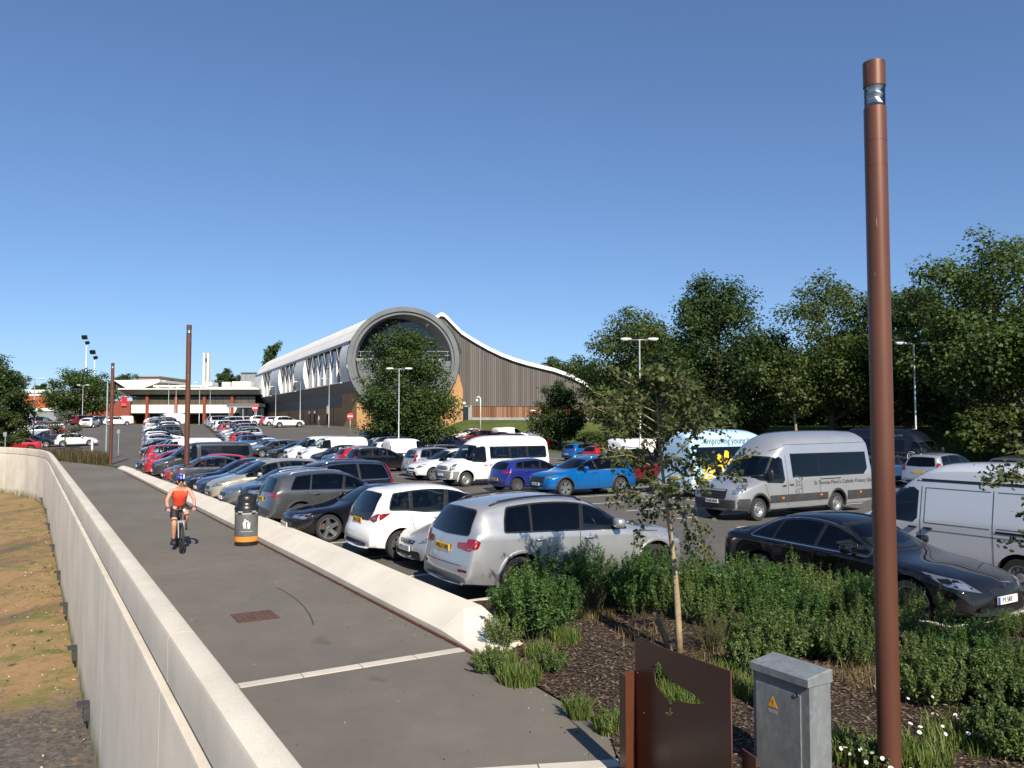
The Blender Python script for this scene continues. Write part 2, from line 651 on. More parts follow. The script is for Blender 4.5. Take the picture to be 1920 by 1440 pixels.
# ---------------------------------------------------------------- pale concrete kerb between path and car park
def build_kerb():
    root = empty('concrete_kerb', (0, 0, 0))
    tag(root, 'wide pale concrete kerb block between the path and the first row of cars', 'kerb')
    def prof(s):
        h = lerp(0.34, 0.16, sstep(20, 55, s)) * min(1.0, max(0.0, (s - 8.95) / 1.35)) + 0.02
        w = lerp(0.70, 0.45, sstep(20, 55, s))
        n0 = interp0([(9, 5.1), (12, 5.1), (16, 5.16), (55, 5.26), (60, 5.06), (64, 4.36)], s)
        return [(n0, -0.1), (n0, 0.10 * h / 0.36), (n0 + 0.50 * w, h * 0.97), (n0 + 0.53 * w, h), (n0 + w - 0.05, h + 0.01), (n0 + w, h - 0.03), (n0 + w, -0.1)]
    js = [8.95, 10.3] + [10.3 + 4.0 * i for i in range(1, 13)]
    for a, b in zip(js, js[1:]):
        m = MB()
        k = 3 if b - a < 2 else 5
        m.ring([[sn(s, n, z) for n, z in prof(s)] for s in span(a + 0.004, b - 0.004, k)], 0)
        o = mk('kerb_block', m, M_KERB, root)
        bmn = bmesh.new(); bmn.from_mesh(o.data); bmesh.ops.recalc_face_normals(bmn, faces=bmn.faces); bmn.to_mesh(o.data); bmn.free()
    e = MB()
    e.ring([[sn(s, n, z) for n, z in ((5.05, -0.05), (5.05, 0.04), (5.09, 0.04), (5.09, -0.05))] for s in span(8.9, 54, 30)], 0)
    mk('steel_edging', e, M_CORTEN, root)
build_kerb()

# ---------------------------------------------------------------- painted bays
def markings():
    mb = MB()
    def line(s0, n0, s1, n1, w=0.1):
        a, b = sn(s0, n0), sn(s1, n1)
        k = max(1, int((b - a).length / 3))
        d = (b - a).normalized()
        q = Vector((-d.y, d.x, 0)) * (w / 2)
        L = []
        for i in range(k + 1):
            p = a.lerp(b, i / k)
            z = gz2(p.x, p.y) + 0.0165
            L.append([Vector((p.x + q.x, p.y + q.y, z)), Vector((p.x - q.x, p.y - q.y, z))])
        mb.ring(L, 0, False, False, closed=False)
    for i in range(17):
        s = 14.6 + 2.5 * i
        line(s, 6.2, s, 11.0)
    for i in range(24):
        s = 16.4 + 2.5 * i
        line(s, 17.6, s, 22.2)
        line(s, 22.4, s, 27.0)
    line(16.4, 22.3, 74, 22.3)
    for i in range(20):
        s = 20 + 2.5 * i
        line(s, 33.5, s, 38.0)
        line(s, 38.2, s, 43)
    line(20, 38.1, 70, 38.1)
    for nn in (11.6, 14.3, 17.0):
        line(7.2, nn, 12.2, nn)
    o = mk('bay_markings', mb, M_LINE)
    if sum(p.normal.z for p in o.data.polygons) < 0:
        o.data.flip_normals()
    tag(o, kind='structure')
markings()

# ---------------------------------------------------------------- planting bed in the foreground
def bed_z(x, y):
    s, n = to_sn(x, y)
    edge = min(1.0, max(0.0, (n - (interp0(PATH_R, s) + 0.02)) / 0.8))
    return 0.01 + 0.10 * edge + 0.05 * edge * noise.noise(Vector((x * 0.9, y * 0.9, 3))) + 0.018 * edge * noise.noise(Vector((x * 5, y * 5, 7)))
def bed_rows():
    rows = []
    for s in span(-3, 6.4, 48) + span(6.5, 11.6, 30):
        hi = 24.0 if s < 6.45 else 11.3
        lo = interp0(PATH_R, s) + 0.01
        rows.append((s, [lerp(lo, hi, (t * 0.35 + 0.65 * t * t)) for t in span(0, 1, 60)]))
    return rows
sheet('planting_bed', bed_rows(), M_MULCH, 0.012, zf=bed_z)
kb = MB()
kb.ring([[sn(6.45, n, 0), sn(6.57, n, 0), sn(6.57, n, 0.13), sn(6.45, n, 0.13)] for n in span(11.4, 24, 8)], 0)
kb.ring([[sn(s, 11.3, 0), sn(s, 11.42, 0), sn(s, 11.42, 0.13), sn(s, 11.3, 0.13)] for s in span(6.45, 11.6, 5)], 0)
kb.ring([[sn(11.58, n, 0), sn(11.70, n, 0), sn(11.70, n, 0.13), sn(11.58, n, 0.13)] for n in span(6.0, 11.42, 5)], 0)
o = mk('bed_kerb', kb, M_KERB)
tag(o, 'low pale kerb edging the planting bed beside the black saloon', 'kerb')

# manhole cover set in the path
mh = MB()
mh.box((0, 0, 0.006), (0.62, 0.62, 0.016))
for i in range(-3, 4):
    mh.box((i * 0.085, 0, 0.0155), (0.05, 0.56, 0.006))
o = mk('manhole_cover', mh, simple('rusty_iron', (0.11, 0.062, 0.045), 0.8, 0.2, vary=0.3, vscale=15), loc=(-4.03, 12.62, 0.006), rz=HEAD_N)
tag(o, 'rusty square manhole cover set in the asphalt path', 'manhole')


# faint curved tyre mark and scattered grit on the path
tm = MB()
L = []
for i in range(13):
    t = i / 12
    p = sn(lerp(11.9, 14.9, t), 3.75 + 0.75 * t - 0.5 * t * t)
    L.append([Vector((p.x - 0.012, p.y, 0.0125)), Vector((p.x + 0.012, p.y, 0.0125))])
tm.ring(L, 0, False, False, closed=False)
o = mk('tyre_mark', tm, simple('tyre_black', (0.05, 0.046, 0.042), 0.9))
tag(o, kind='structure')
random.seed(9)
gr = MB()
for i in range(900):
    s_ = random.uniform(3, 40)
    e = random.random()
    n_ = 1.45 + 0.25 * random.random() ** 2 if e < 0.4 else (interp0(PATH_R, s_) - 0.03 - 0.3 * random.random() ** 2 if e < 0.85 else random.uniform(1.6, 5))
    p = sn(s_, n_)
    w = random.uniform(0.006, 0.02)
    gr.box((p.x, p.y, 0.014), (w, w * random.uniform(0.4, 1), 0.008), random.randrange(2), random.uniform(0, 3))
o = mk('path_grit', gr, [simple('grit_dark', (0.06, 0.045, 0.03), 0.9), simple('grit_pale', (0.32, 0.27, 0.19), 0.9)])
tag(o, 'loose grit and leaf litter along the edges of the path', 'grit', kind='stuff')
# stones, shells and weed on the moat bed
mo = MB()
for i in range(2600):
    s_ = random.uniform(6, 60)
    n_ = 1.0 - random.random() ** 1.4 * min(11, 2.5 + s_ * 0.14)
    p = sn(s_, n_)
    w = random.uniform(0.015, 0.05) * (2.2 if random.random() < 0.06 else 1)
    mo.box((p.x, p.y, -2.5 + 0.06 * noise.noise(Vector((p.x * 0.8, p.y * 0.8, 0))) + w * 0.15), (w, w * random.uniform(0.5, 1), w * 0.5), random.choice((0, 0, 0, 0, 2, 2, 1)), random.uniform(0, 3), None, 0.6)
o = mk('moat_stones', mo, [simple('stone_brown', (0.14, 0.10, 0.06), 0.9), simple('stone_pale', (0.42, 0.38, 0.30), 0.9), simple('weed_dark', (0.05, 0.05, 0.022), 0.9)])
tag(o, 'small stones and shells strewn over the dry moat bed', 'stones', kind='stuff')
# ---------------------------------------------------------------- buildings
def recalc(o):
    b = bmesh.new()
    b.from_mesh(o.data)
    bmesh.ops.recalc_face_normals(b, faces=b.faces)
    b.to_mesh(o.data)
    b.free()
    return o

def brick_mat(name, col, mortar, scale=1.0):
    t = NT(name)
    co = t.pos()
    br = t.n('ShaderNodeTexBrick')
    br.inputs['Scale'].default_value = 4.4 * scale
    br.inputs['Mortar Size'].default_value = 0.012
    br.inputs['Color1'].default_value = (col[0] * 0.85, col[1] * 0.85, col[2] * 0.85, 1)
    br.inputs['Color2'].default_value = (col[0] * 1.15, col[1] * 1.12, col[2] * 1.1, 1)
    br.inputs['Mortar'].default_value = (mortar[0], mortar[1], mortar[2], 1)
    ad = t.n('ShaderNodeSeparateXYZ')
    t.l(co, ad.inputs[0])
    sm = t.n('ShaderNodeMath', operation='ADD')
    t.l(ad.outputs[0], sm.inputs[0])
    t.l(ad.outputs[1], sm.inputs[1])
    cb = t.n('ShaderNodeCombineXYZ')
    t.l(sm.outputs[0], cb.inputs[0])
    t.l(ad.outputs[2], cb.inputs[1])
    t.l(cb.outputs[0], br.inputs['Vector'])
    n = t.noise(co, 0.5, 5)
    f = t.ramp(n.outputs[0], [(0.3, (0.86, 0.86, 0.86)), (0.7, (1.1, 1.1, 1.1))]).outputs[0]
    t.bsdf(t.mix(0.8, br.outputs[0], f, 'MULTIPLY'), 0.85, 0, 0.25)
    return t.mat

M_BUFF = brick_mat('buff_brick', (0.44, 0.245, 0.105), (0.38, 0.28, 0.17))
M_REDB = brick_mat('red_brick', (0.23, 0.055, 0.035), (0.25, 0.12, 0.09))
M_ORB = brick_mat('orange_brick', (0.42, 0.10, 0.045), (0.36, 0.15, 0.08))
M_ZINC = simple('zinc_cladding', (0.70, 0.69, 0.66), 0.5, 0.0, vary=0.08, vscale=0.4)
M_SOFF = simple('soffit_grey', (0.145, 0.15, 0.152), 0.5, 0.2, vary=0.1, vscale=0.5)
M_ROOFW = simple('membrane_roof', (0.83, 0.80, 0.72), 0.5, vary=0.04, vscale=0.3)
M_RING = simple('ring_grey', (0.155, 0.165, 0.165), 0.45, 0.2, vary=0.1, vscale=0.5)
M_RINGIN = simple('reveal_grey', (0.25, 0.25, 0.245), 0.6, vary=0.1, vscale=0.4)
M_WHITE = simple('white_render', (0.76, 0.73, 0.66), 0.6, vary=0.06, vscale=0.6)
M_FIN = simple('white_fin', (0.66, 0.66, 0.64), 0.5)
M_BGLASS = simple('building_glass', (0.035, 0.05, 0.065), 0.06, 0.25, 0.9)
M_BGLASS2 = simple('brown_glass', (0.10, 0.082, 0.055), 0.18, 0, 0.6, vary=0.25, vscale=0.6)
M_DARKP = simple('slate_panel', (0.06, 0.062, 0.066), 0.55, vary=0.15, vscale=0.7)
M_GREYM = simple('grey_metal', (0.30, 0.31, 0.31), 0.5, 0.3, vary=0.12, vscale=1.5)
M_GALV = simple('galvanised_steel', (0.42, 0.44, 0.45), 0.42, 0.55, vary=0.18, vscale=5)
M_WPAINT = simple('white_paint', (0.78, 0.78, 0.76), 0.45)
M_SIGNR = simple('sign_red', (0.62, 0.015, 0.03), 0.4)
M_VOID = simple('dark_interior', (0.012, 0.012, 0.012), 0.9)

def timber_mat(name, stops):
    t = NT(name)
    rnd = t.n('ShaderNodeNewGeometry').outputs['Random Per Island']
    p = t.pos()
    n = t.noise(t.map(p, (6, 6, 0.25)), 1.2, 6, 0.65)
    ad = t.n('ShaderNodeMath', operation='MULTIPLY_ADD')
    t.l(rnd, ad.inputs[0])
    ad.inputs[1].default_value = 0.6
    ml = t.n('ShaderNodeMath', operation='MULTIPLY')
    t.l(n.outputs[0], ml.inputs[0])
    ml.inputs[1].default_value = 0.5
    t.l(ml.outputs[0], ad.inputs[2])
    col = t.ramp(ad.outputs[0], stops).outputs[0]
    t.bsdf(col, 0.85, 0, 0.2)
    return t.mat
M_TIMBER = timber_mat('weathered_timber', [(0.1, (0.098, 0.088, 0.081)), (0.5, (0.125, 0.113, 0.104)), (0.9, (0.16, 0.147, 0.137))])
M_CEDAR = timber_mat('red_timber', [(0.1, (0.10, 0.05, 0.03)), (0.5, (0.21, 0.10, 0.055)), (0.9, (0.33, 0.19, 0.12))])

def pool_hall():
    root = empty('leisure_centre', (-15.4, 113, 2.1))
    root.location = (0, 0, 0)
    tag(root, 'leisure centre with huge round tube front, white roof and grey timber hall', 'building')
    C0 = Vector((-15.4, 113.0, 11.85))
    D = Vector((-0.435, 0.9004, 0)).normalized()
    LF = Vector((-D.y, D.x, 0))          # left of the axis, facing the promenade
    R = 7.45
    F = Vector((1, 0, 0))                # ring plane runs straight across
    LEN = 96.0
    k = 1.0 / LF.dot(Vector((-1, 0, 0)))
    def shell(t, a, r):
        """point on the tube: a = angle above the horizontal on the left side; the front is cut square to the view"""
        p = C0 + D * t + LF * (r * cos(a)) + Vector((0, 0, r * sin(a)))
        return p
    def cut(a, r):
        """distance along the axis where the tube meets the ring plane y = 113"""
        return -(LF.y * r * cos(a)) / D.y
    def band(name, t0, t1, a0, a1, r, mat, na=14, nt=2, front=False, thick=0.0):
        m = MB()
        loops = []
        for i in range(na + 1):
            a = lerp(a0, a1, i / na)
            tt = [lerp(t0 + (cut(a, r) if front else 0), t1, j / (nt - 1)) for j in range(nt)]
            loops.append([shell(t, a, r) for t in tt])
        m.ring(loops, 0, False, False, closed=False)
        o = mk(name, m, mat, root, smooth=True)
        return recalc(o)
    A = radians(23)
    # membrane roof made of strips between shallow seams
    strips = 12
    for i in range(strips):
        a0, a1 = A + (radians(176) - A) * i / strips, A + (radians(176) - A) * (i + 1) / strips
        band('roof_strip', 0.0, LEN, a0, a1, R + 0.02 * (i % 2), M_ROOFW, 5, 12, True)
    band('gutter', 0.2, LEN, A - 0.075, A, R + 0.05, M_SOFF, 3, 12, True)
    bays = [(7.6, 34.4), (43.0, 60.5), (71.0, 84.0)]
    solid = [(3.3, 7.6, False), (34.4, 43.0, False), (60.5, 71.0, False), (84.0, LEN, False)]
    for t0, t1, fr in solid:
        kk = max(2, int((t1 - t0) / 0.9))
        for j in range(kk):
            ta, tb = lerp(t0, t1, j / kk), lerp(t0, t1, (j + 1) / kk) - 0.03
            band('cladding_panel', ta if (fr and j == 0) else ta, tb, -A, A - 0.075, R, M_ZINC, 10, 2, fr and j == 0)
    band('underside', 0.0, LEN, -radians(66), -A, R, M_SOFF, 12, 10, True)
    # closed dark core behind the bays, and far end
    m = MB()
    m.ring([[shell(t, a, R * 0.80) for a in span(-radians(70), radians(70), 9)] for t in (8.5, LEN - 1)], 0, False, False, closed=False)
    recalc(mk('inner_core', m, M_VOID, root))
    m = MB()
    m.ring([[shell(LEN, 2 * pi * i / 40, R - 0.01) for i in range(40)], [shell(LEN, 2 * pi * i / 40, 0.1) for i in range(40)]], 0, False, False)
    recalc(mk('end_wall', m, M_ZINC, root))
    ch = R * cos(A)
    zl, zh = C0.z - R * sin(A), C0.z + R * sin(A)
    for t0, t1 in bays:
        # flat glazing on the chord, panes and fins
        n = max(3, int(round((t1 - t0) / 4.4)))
        for j in range(n):
            ta, tb = lerp(t0, t1, j / n), lerp(t0, t1, (j + 1) / n)
            for q, (za, zb) in enumerate(((zl, lerp(zl, zh, 0.47)), (lerp(zl, zh, 0.47), zh))):
                m = MB()
                off = ch - 0.35
                P = [C0 + D * (ta + 0.06) + LF * off, C0 + D * (tb - 0.06) + LF * off]
                vs = []
                for z in (za + 0.05, zb - 0.05):
                    for p in P:
                        vs.append(Vector((p.x, p.y, z)))
                m.add(vs, [(0, 1, 3, 2)])
                recalc(mk('glass_pane', m, M_BGLASS, root))
            if j > 0:
                m = MB()
                pts = [(ch - 0.4, zl), (ch - 0.08, zl), (ch - 0.02, C0.z), (ch - 0.08, zh), (ch - 0.4, zh)]
                def w(px, z, t):
                    p = C0 + D * t + LF * px
                    return Vector((p.x, p.y, z))
                t = ta
                L0 = [w(px, z, t - 0.14) for px, z in pts]
                L1 = [w(px, z, t + 0.14) for px, z in pts]
                m.ring([L0, L1], 0)
                recalc(mk('window_fin', m, M_ZINC, root))
        # end cheeks of the bay
        for t, nm in ((t0, 'bay_cheek'), (t1, 'bay_cheek')):
            m = MB()
            pts = [(R * cos(lerp(-A, A, i / 12)) - 0.01, C0.z + R * sin(lerp(-A, A, i / 12))) for i in range(13)] + [(ch - 1.2, zh), (ch - 1.2, zl)]
            vs = [C0 + D * t + LF * px for px, z in pts]
            vs = [Vector((v.x, v.y, z)) for v, (px, z) in zip(vs, pts)]
            m.add(vs, [tuple(range(len(vs)))])
            recalc(mk(nm, m, M_FIN, root))
        m = MB()
        a_, b_ = C0 + D * t0 + LF * (ch - 0.05), C0 + D * t1 + LF * (ch - 0.05)
        mid = (a_ + b_) / 2
        m.box((mid.x, mid.y, zl - 0.05), ((b_ - a_).length, 0.9, 0.14), rz=atan2(D.y, D.x))
        mk('window_ledge', m, M_ZINC, root)
    # front ring, stepped
    def ring_part(name, r0, r1, y0, y1, mat):
        m = MB()
        n = 72
        L = []
        for (r, y) in ((r0, y1), (r1, y1), (r1, y0), (r0, y0)):
            L.append([Vector((C0.x + r * 1.045 * cos(2 * pi * i / n), y, C0.z + r * sin(2 * pi * i / n))) for i in range(n)])
        L.append(L[0])
        m.ring(L, 0, False, False)
        return recalc(mk(name, m, mat, root, smooth=True, angle=35))
    ring_part('outer_ring', 6.98, 7.62, 112.2, 114.5, M_RING)
    ring_part('inner_ring', 6.55, 6.98, 112.45, 114.3, M_RING)
    # reveal going back along the axis to the glass
    m = MB()
    n = 60
    dep = 4.2
    back = C0 + D * dep
    L0 = [Vector((C0.x + 6.6 * 1.045 * cos(2 * pi * i / n), 112.7, C0.z + 6.6 * sin(2 * pi * i / n))) for i in range(n)]
    L1 = [Vector((back.x + 6.5 * 1.045 * cos(2 * pi * i / n), back.y, C0.z + 6.5 * sin(2 * pi * i / n))) for i in range(n)]
    m.ring([L0, L1], 0, False, False)
    mk('reveal', m, M_RINGIN, root, smooth=True)
    m = MB()
    m.add([Vector((back.x + 6.5 * 1.045 * cos(2 * pi * i / n), back.y - 0.05, C0.z + 6.5 * sin(2 * pi * i / n))) for i in range(n)], [tuple(range(n))])
    recalc(mk('end_glazing', m, M_BGLASS, root))
    m = MB()
    for i in range(-5, 6):
        x = back.x + i * 1.2
        h = sqrt(max(0.1, 6.4 ** 2 - (i * 1.2) ** 2))
        m.box((x, back.y - 0.1, C0.z + h * 0.4 - 0.5), (0.06, 0.08, h * 1.2))
    for z in (1.6, 3.6, 5.2):
        m.box((back.x, back.y - 0.1, C0.z + z), (2 * sqrt(6.4 ** 2 - z * z), 0.08, 0.06))
    mk('glazing_bars', m, M_SOFF, root)
    # balcony floor, fascia and infill panels
    m = MB()
    fz = C0.z + 0.15
    m.box((C0.x - 0.8, 114.9, fz), (12.8, 4.0, 0.35))
    mk('balcony_floor', m, M_RINGIN, root)
    for i in range(5):
        m = MB()
        z1 = fz - 0.2 - i * 1.3
        z0 = z1 - 1.24
        hw0 = sqrt(max(0.5, 6.5 ** 2 - min(6.4, abs(C0.z - z1)) ** 2)) * 1.03
        hw1 = sqrt(max(0.5, 6.5 ** 2 - min(6.4, abs(C0.z - z0)) ** 2)) * 1.03
        m.ring([[Vector((C0.x - hw1, 112.95, z0)), Vector((C0.x + hw1, 112.95, z0)), Vector((C0.x + hw0, 112.95, z1)), Vector((C0.x - hw0, 112.95, z1))],
                [Vector((C0.x - hw1, 113.2, z0)), Vector((C0.x + hw1, 113.2, z0)), Vector((C0.x + hw0, 113.2, z1)), Vector((C0.x - hw0, 113.2, z1))]], 0)
        recalc(mk('infill_panel', m, M_RING, root))
    m = MB()
    for zz in (0.6, 1.15):
        m.tube([(C0.x - 6.5, 113.1, fz + zz), (C0.x + 6.5, 113.1, fz + zz)], 0.045, 6)
    for i in range(-4, 5):
        m.tube([(C0.x + i * 1.55, 113.1, fz), (C0.x + i * 1.55, 113.1, fz + 1.15)], 0.04, 6)
    mk('balcony_railing', m, M_GALV, root)
    # brick base
    def wl_(t, lat, z):
        p = C0 + D * t + LF * lat
        return Vector((p.x, p.y, z))
    lat = 5.9
    t_front = (113.4 - C0.y - LF.y * lat) / D.y
    ztop = C0.z - sqrt(R * R - lat * lat) + 0.35
    def wall_piece(name, t0, t1, z0, z1, mat, out=0.0, th=0.4):
        m = MB()
        m.ring([[wl_(t0, lat + out, z0), wl_(t0, lat + out, z1), wl_(t0, lat - th, z1), wl_(t0, lat - th, z0)],
                [wl_(t1, lat + out, z0), wl_(t1, lat + out, z1), wl_(t1, lat - th, z1), wl_(t1, lat - th, z0)]], 0)
        return recalc(mk(name, m, mat, root))
    wall_piece('brick_wall', t_front, LEN - 2, 1.2, ztop, M_BUFF)
    wall_piece('slate_band', t_front + 9.0, LEN - 6, ztop - 2.3, ztop - 0.05, M_DARKP, 0.04)
    wall_piece('parapet_trim', t_front, LEN - 2, ztop - 0.02, ztop + 0.1, M_GREYM, 0.12)
    for t in (14, 26, 38, 52, 66):
        wall_piece('pilaster_gap', t_front + t, t_front + t + 0.35, 1.3, ztop - 0.05, M_DARKP, 0.05)
    for t, w_, h in ((20, 2.2, 3.9), (30.5, 1.6, 3.0), (35, 1.6, 3.0)):
        d_ = wall_piece('door', t, t + w_, 2.2, 2.2 + h, M_SOFF, 0.07)
        m = MB()
        a_, b_ = wl_(t + 0.15, lat + 0.085, 2.35), wl_(t + w_ - 0.15, lat + 0.085, 2.05 + h)
        m.add([a_, Vector((b_.x, b_.y, a_.z)), b_, Vector((a_.x, a_.y, b_.z))], [(0, 1, 2, 3)])
        mk('door_glass', m, M_BGLASS, d_)
    # front brick wall
    xl = wl_(t_front, lat, 0).x
    m = MB()
    n = 20
    xr = -7.0
    topl = []
    for i in range(n + 1):
        x = lerp(xl, xr, i / n)
        u = (x - C0.x) / (7.5 * 1.045)
        zz = C0.z - 7.5 * sqrt(max(0, 1 - u * u)) + 0.3 if abs(u) < 1 else ztop
        topl.append(Vector((x, 0, max(3.5, zz))))
    for y0, y1 in ((113.4, 114.2),):
        L0 = [Vector((p.x, y0, p.z)) for p in topl]
        L1 = [Vector((p.x, y0, 1.5)) for p in topl]
        m.ring([L1, L0, [Vector((p.x, y1, p.z)) for p in topl]], 0, False, False, closed=False)
    recalc(mk('front_brick_wall', m, M_BUFF, root))
    # ---- timber hall
    px = 114.0 / 1490.0
    def wx(u): return (u - 960) * px
    def wz(v): return 3.05 + (792 - v) * px
    prof = [(798, 606), (812, 594), (826, 584.5), (832, 586), (840, 593), (852, 606), (865, 619), (890, 635), (915, 649), (940, 661), (965, 670.5), (990, 678), (1015, 684), (1040, 690), (1065, 699), (1090, 711), (1117, 728)]
    top = [(wx(u), wz(v)) for u, v in prof]
    base_z, mid_z = 3.75, 5.35
    yw = 114.6
    def ztop_at(x):
        return interp0(top, x)
    m1, m2 = MB(), MB()
    random.seed(11)
    x = wx(790)
    while x < wx(1116):
        wd = random.choice((0.24, 0.27, 0.3, 0.34))
        d_ = random.uniform(0, 0.05)
        zt = min(ztop_at(x), ztop_at(x + wd)) - 0.05
        dxc = (x - C0.x) / 1.045
        zlow = mid_z if dxc > 7.45 else max(mid_z, C0.z + sqrt(max(0.0, 7.45 ** 2 - dxc ** 2)))
        if zt > zlow + 0.05:
            m1.box((x + wd / 2, yw - d_ / 2, (zlow + zt) / 2), (wd - 0.035, 0.10 + d_, zt - zlow))
        if dxc > 7.45:
            m2.box((x + wd / 2, yw - 0.02 - d_ / 2, (mid_z + base_z) / 2 - 0.03), (wd - 0.035, 0.10 + d_, mid_z - base_z - 0.06))
        x += wd
    tag(mk('weathered_boards', m1, M_TIMBER, root), kind='stuff')
    tag(mk('red_boards', m2, M_CEDAR, root), kind='stuff')
    m = MB()
    poly = [(top[0][0], 2.0)] + [(a, b - 0.12) for a, b in top] + [(top[-1][0], 2.0)]
    vs0 = [Vector((a, yw + 4.5, b)) for a, b in poly]
    vs1 = [Vector((a - 20, yw + 45, b)) for a, b in poly]
    m.add(vs0, [tuple(range(len(vs0)))])
    m.ring([vs0, vs1], 0, False, True)
    recalc(mk('hall_wall', m, M_DARKP, root))
    # roof edge: bright metal fascia following the curve, and the roof behind it
    for i in range(len(top) - 1):
        m = MB()
        (xa, za), (xb, zb) = top[i], top[i + 1]
        dx, dz = xb - xa, zb - za
        l = sqrt(dx * dx + dz * dz)
        nx, nz = dz / l * 0.5, -dx / l * 0.5
        if i < 2:
            nx, nz = nx * 0.8, nz * 0.8
        m.ring([[Vector((xa, yw - 0.5, za)), Vector((xa, yw - 0.5, za - 0.52)), Vector((xa, yw + 0.3, za - 0.52)), Vector((xa, yw + 0.3, za))],
                [Vector((xb, yw - 0.5, zb)), Vector((xb, yw - 0.5, zb - 0.52)), Vector((xb, yw + 0.3, zb - 0.52)), Vector((xb, yw + 0.3, zb))]], 0)
        recalc(mk('roof_edge', m, M_WPAINT, root))
        m = MB()
        m.ring([[Vector((xa, yw + 0.3, za - 0.03)), Vector((xb, yw + 0.3, zb - 0.03))], [Vector((xa - 20, yw + 45, za - 0.03)), Vector((xb - 20, yw + 45, zb - 0.03))]], 0, False, False, closed=False)
        recalc(mk('hall_roof', m, M_GREYM, root))
    m = MB()
    m.box(((wx(848) + wx(1117)) / 2, yw - 0.1, 2.85), (wx(1117) - wx(848), 0.5, 1.8))
    mk('concrete_plinth', m, M_GREYM, root)
    # double door with globe lamp
    m = MB()
    cx = wx(869)
    m.box((cx, yw - 0.42, 4.35), (2.4, 0.16, 2.3))
    d_ = mk('entrance_door', m, M_GREYM, root)
    for s_ in (-1, 1):
        m = MB()
        m.box((cx - 0.15 + s_ * 0.46, yw - 0.52, 4.3), (0.78, 0.05, 1.95))
        mk('door_pane', m, M_BGLASS, d_)
    m = MB()
    m.lathe([(0.02, -0.26), (0.18, -0.18), (0.26, 0), (0.18, 0.18), (0.02, 0.26)], 14, 0, (cx + 0.1, yw - 0.55, 5.75))
    mk('globe_lamp', m, M_WPAINT, root, smooth=True)
    return root
pool_hall()

# grass bank in front of the timber hall
m = MB()
L = []
for i in range(16):
    x = -9.5 + 22 * i / 15
    row = []
    for j in range(8):
        y = 100.5 + 13.6 * j / 7
        z = gz2(x, y) + 0.05 + (3.35 - gz2(x, y)) * sstep(101.5, 113, y) * sstep(-10.5, -6.5, x)
        row.append(Vector((x, y, z)))
    L.append(row)
m.ring(L, 0, False, False, closed=False)
o = recalc(mk('grass_bank', m, M_GRASS, smooth=True))
if sum(p.normal.z for p in o.data.polygons) < 0:
    o.data.flip_normals()
tag(o, kind='structure')

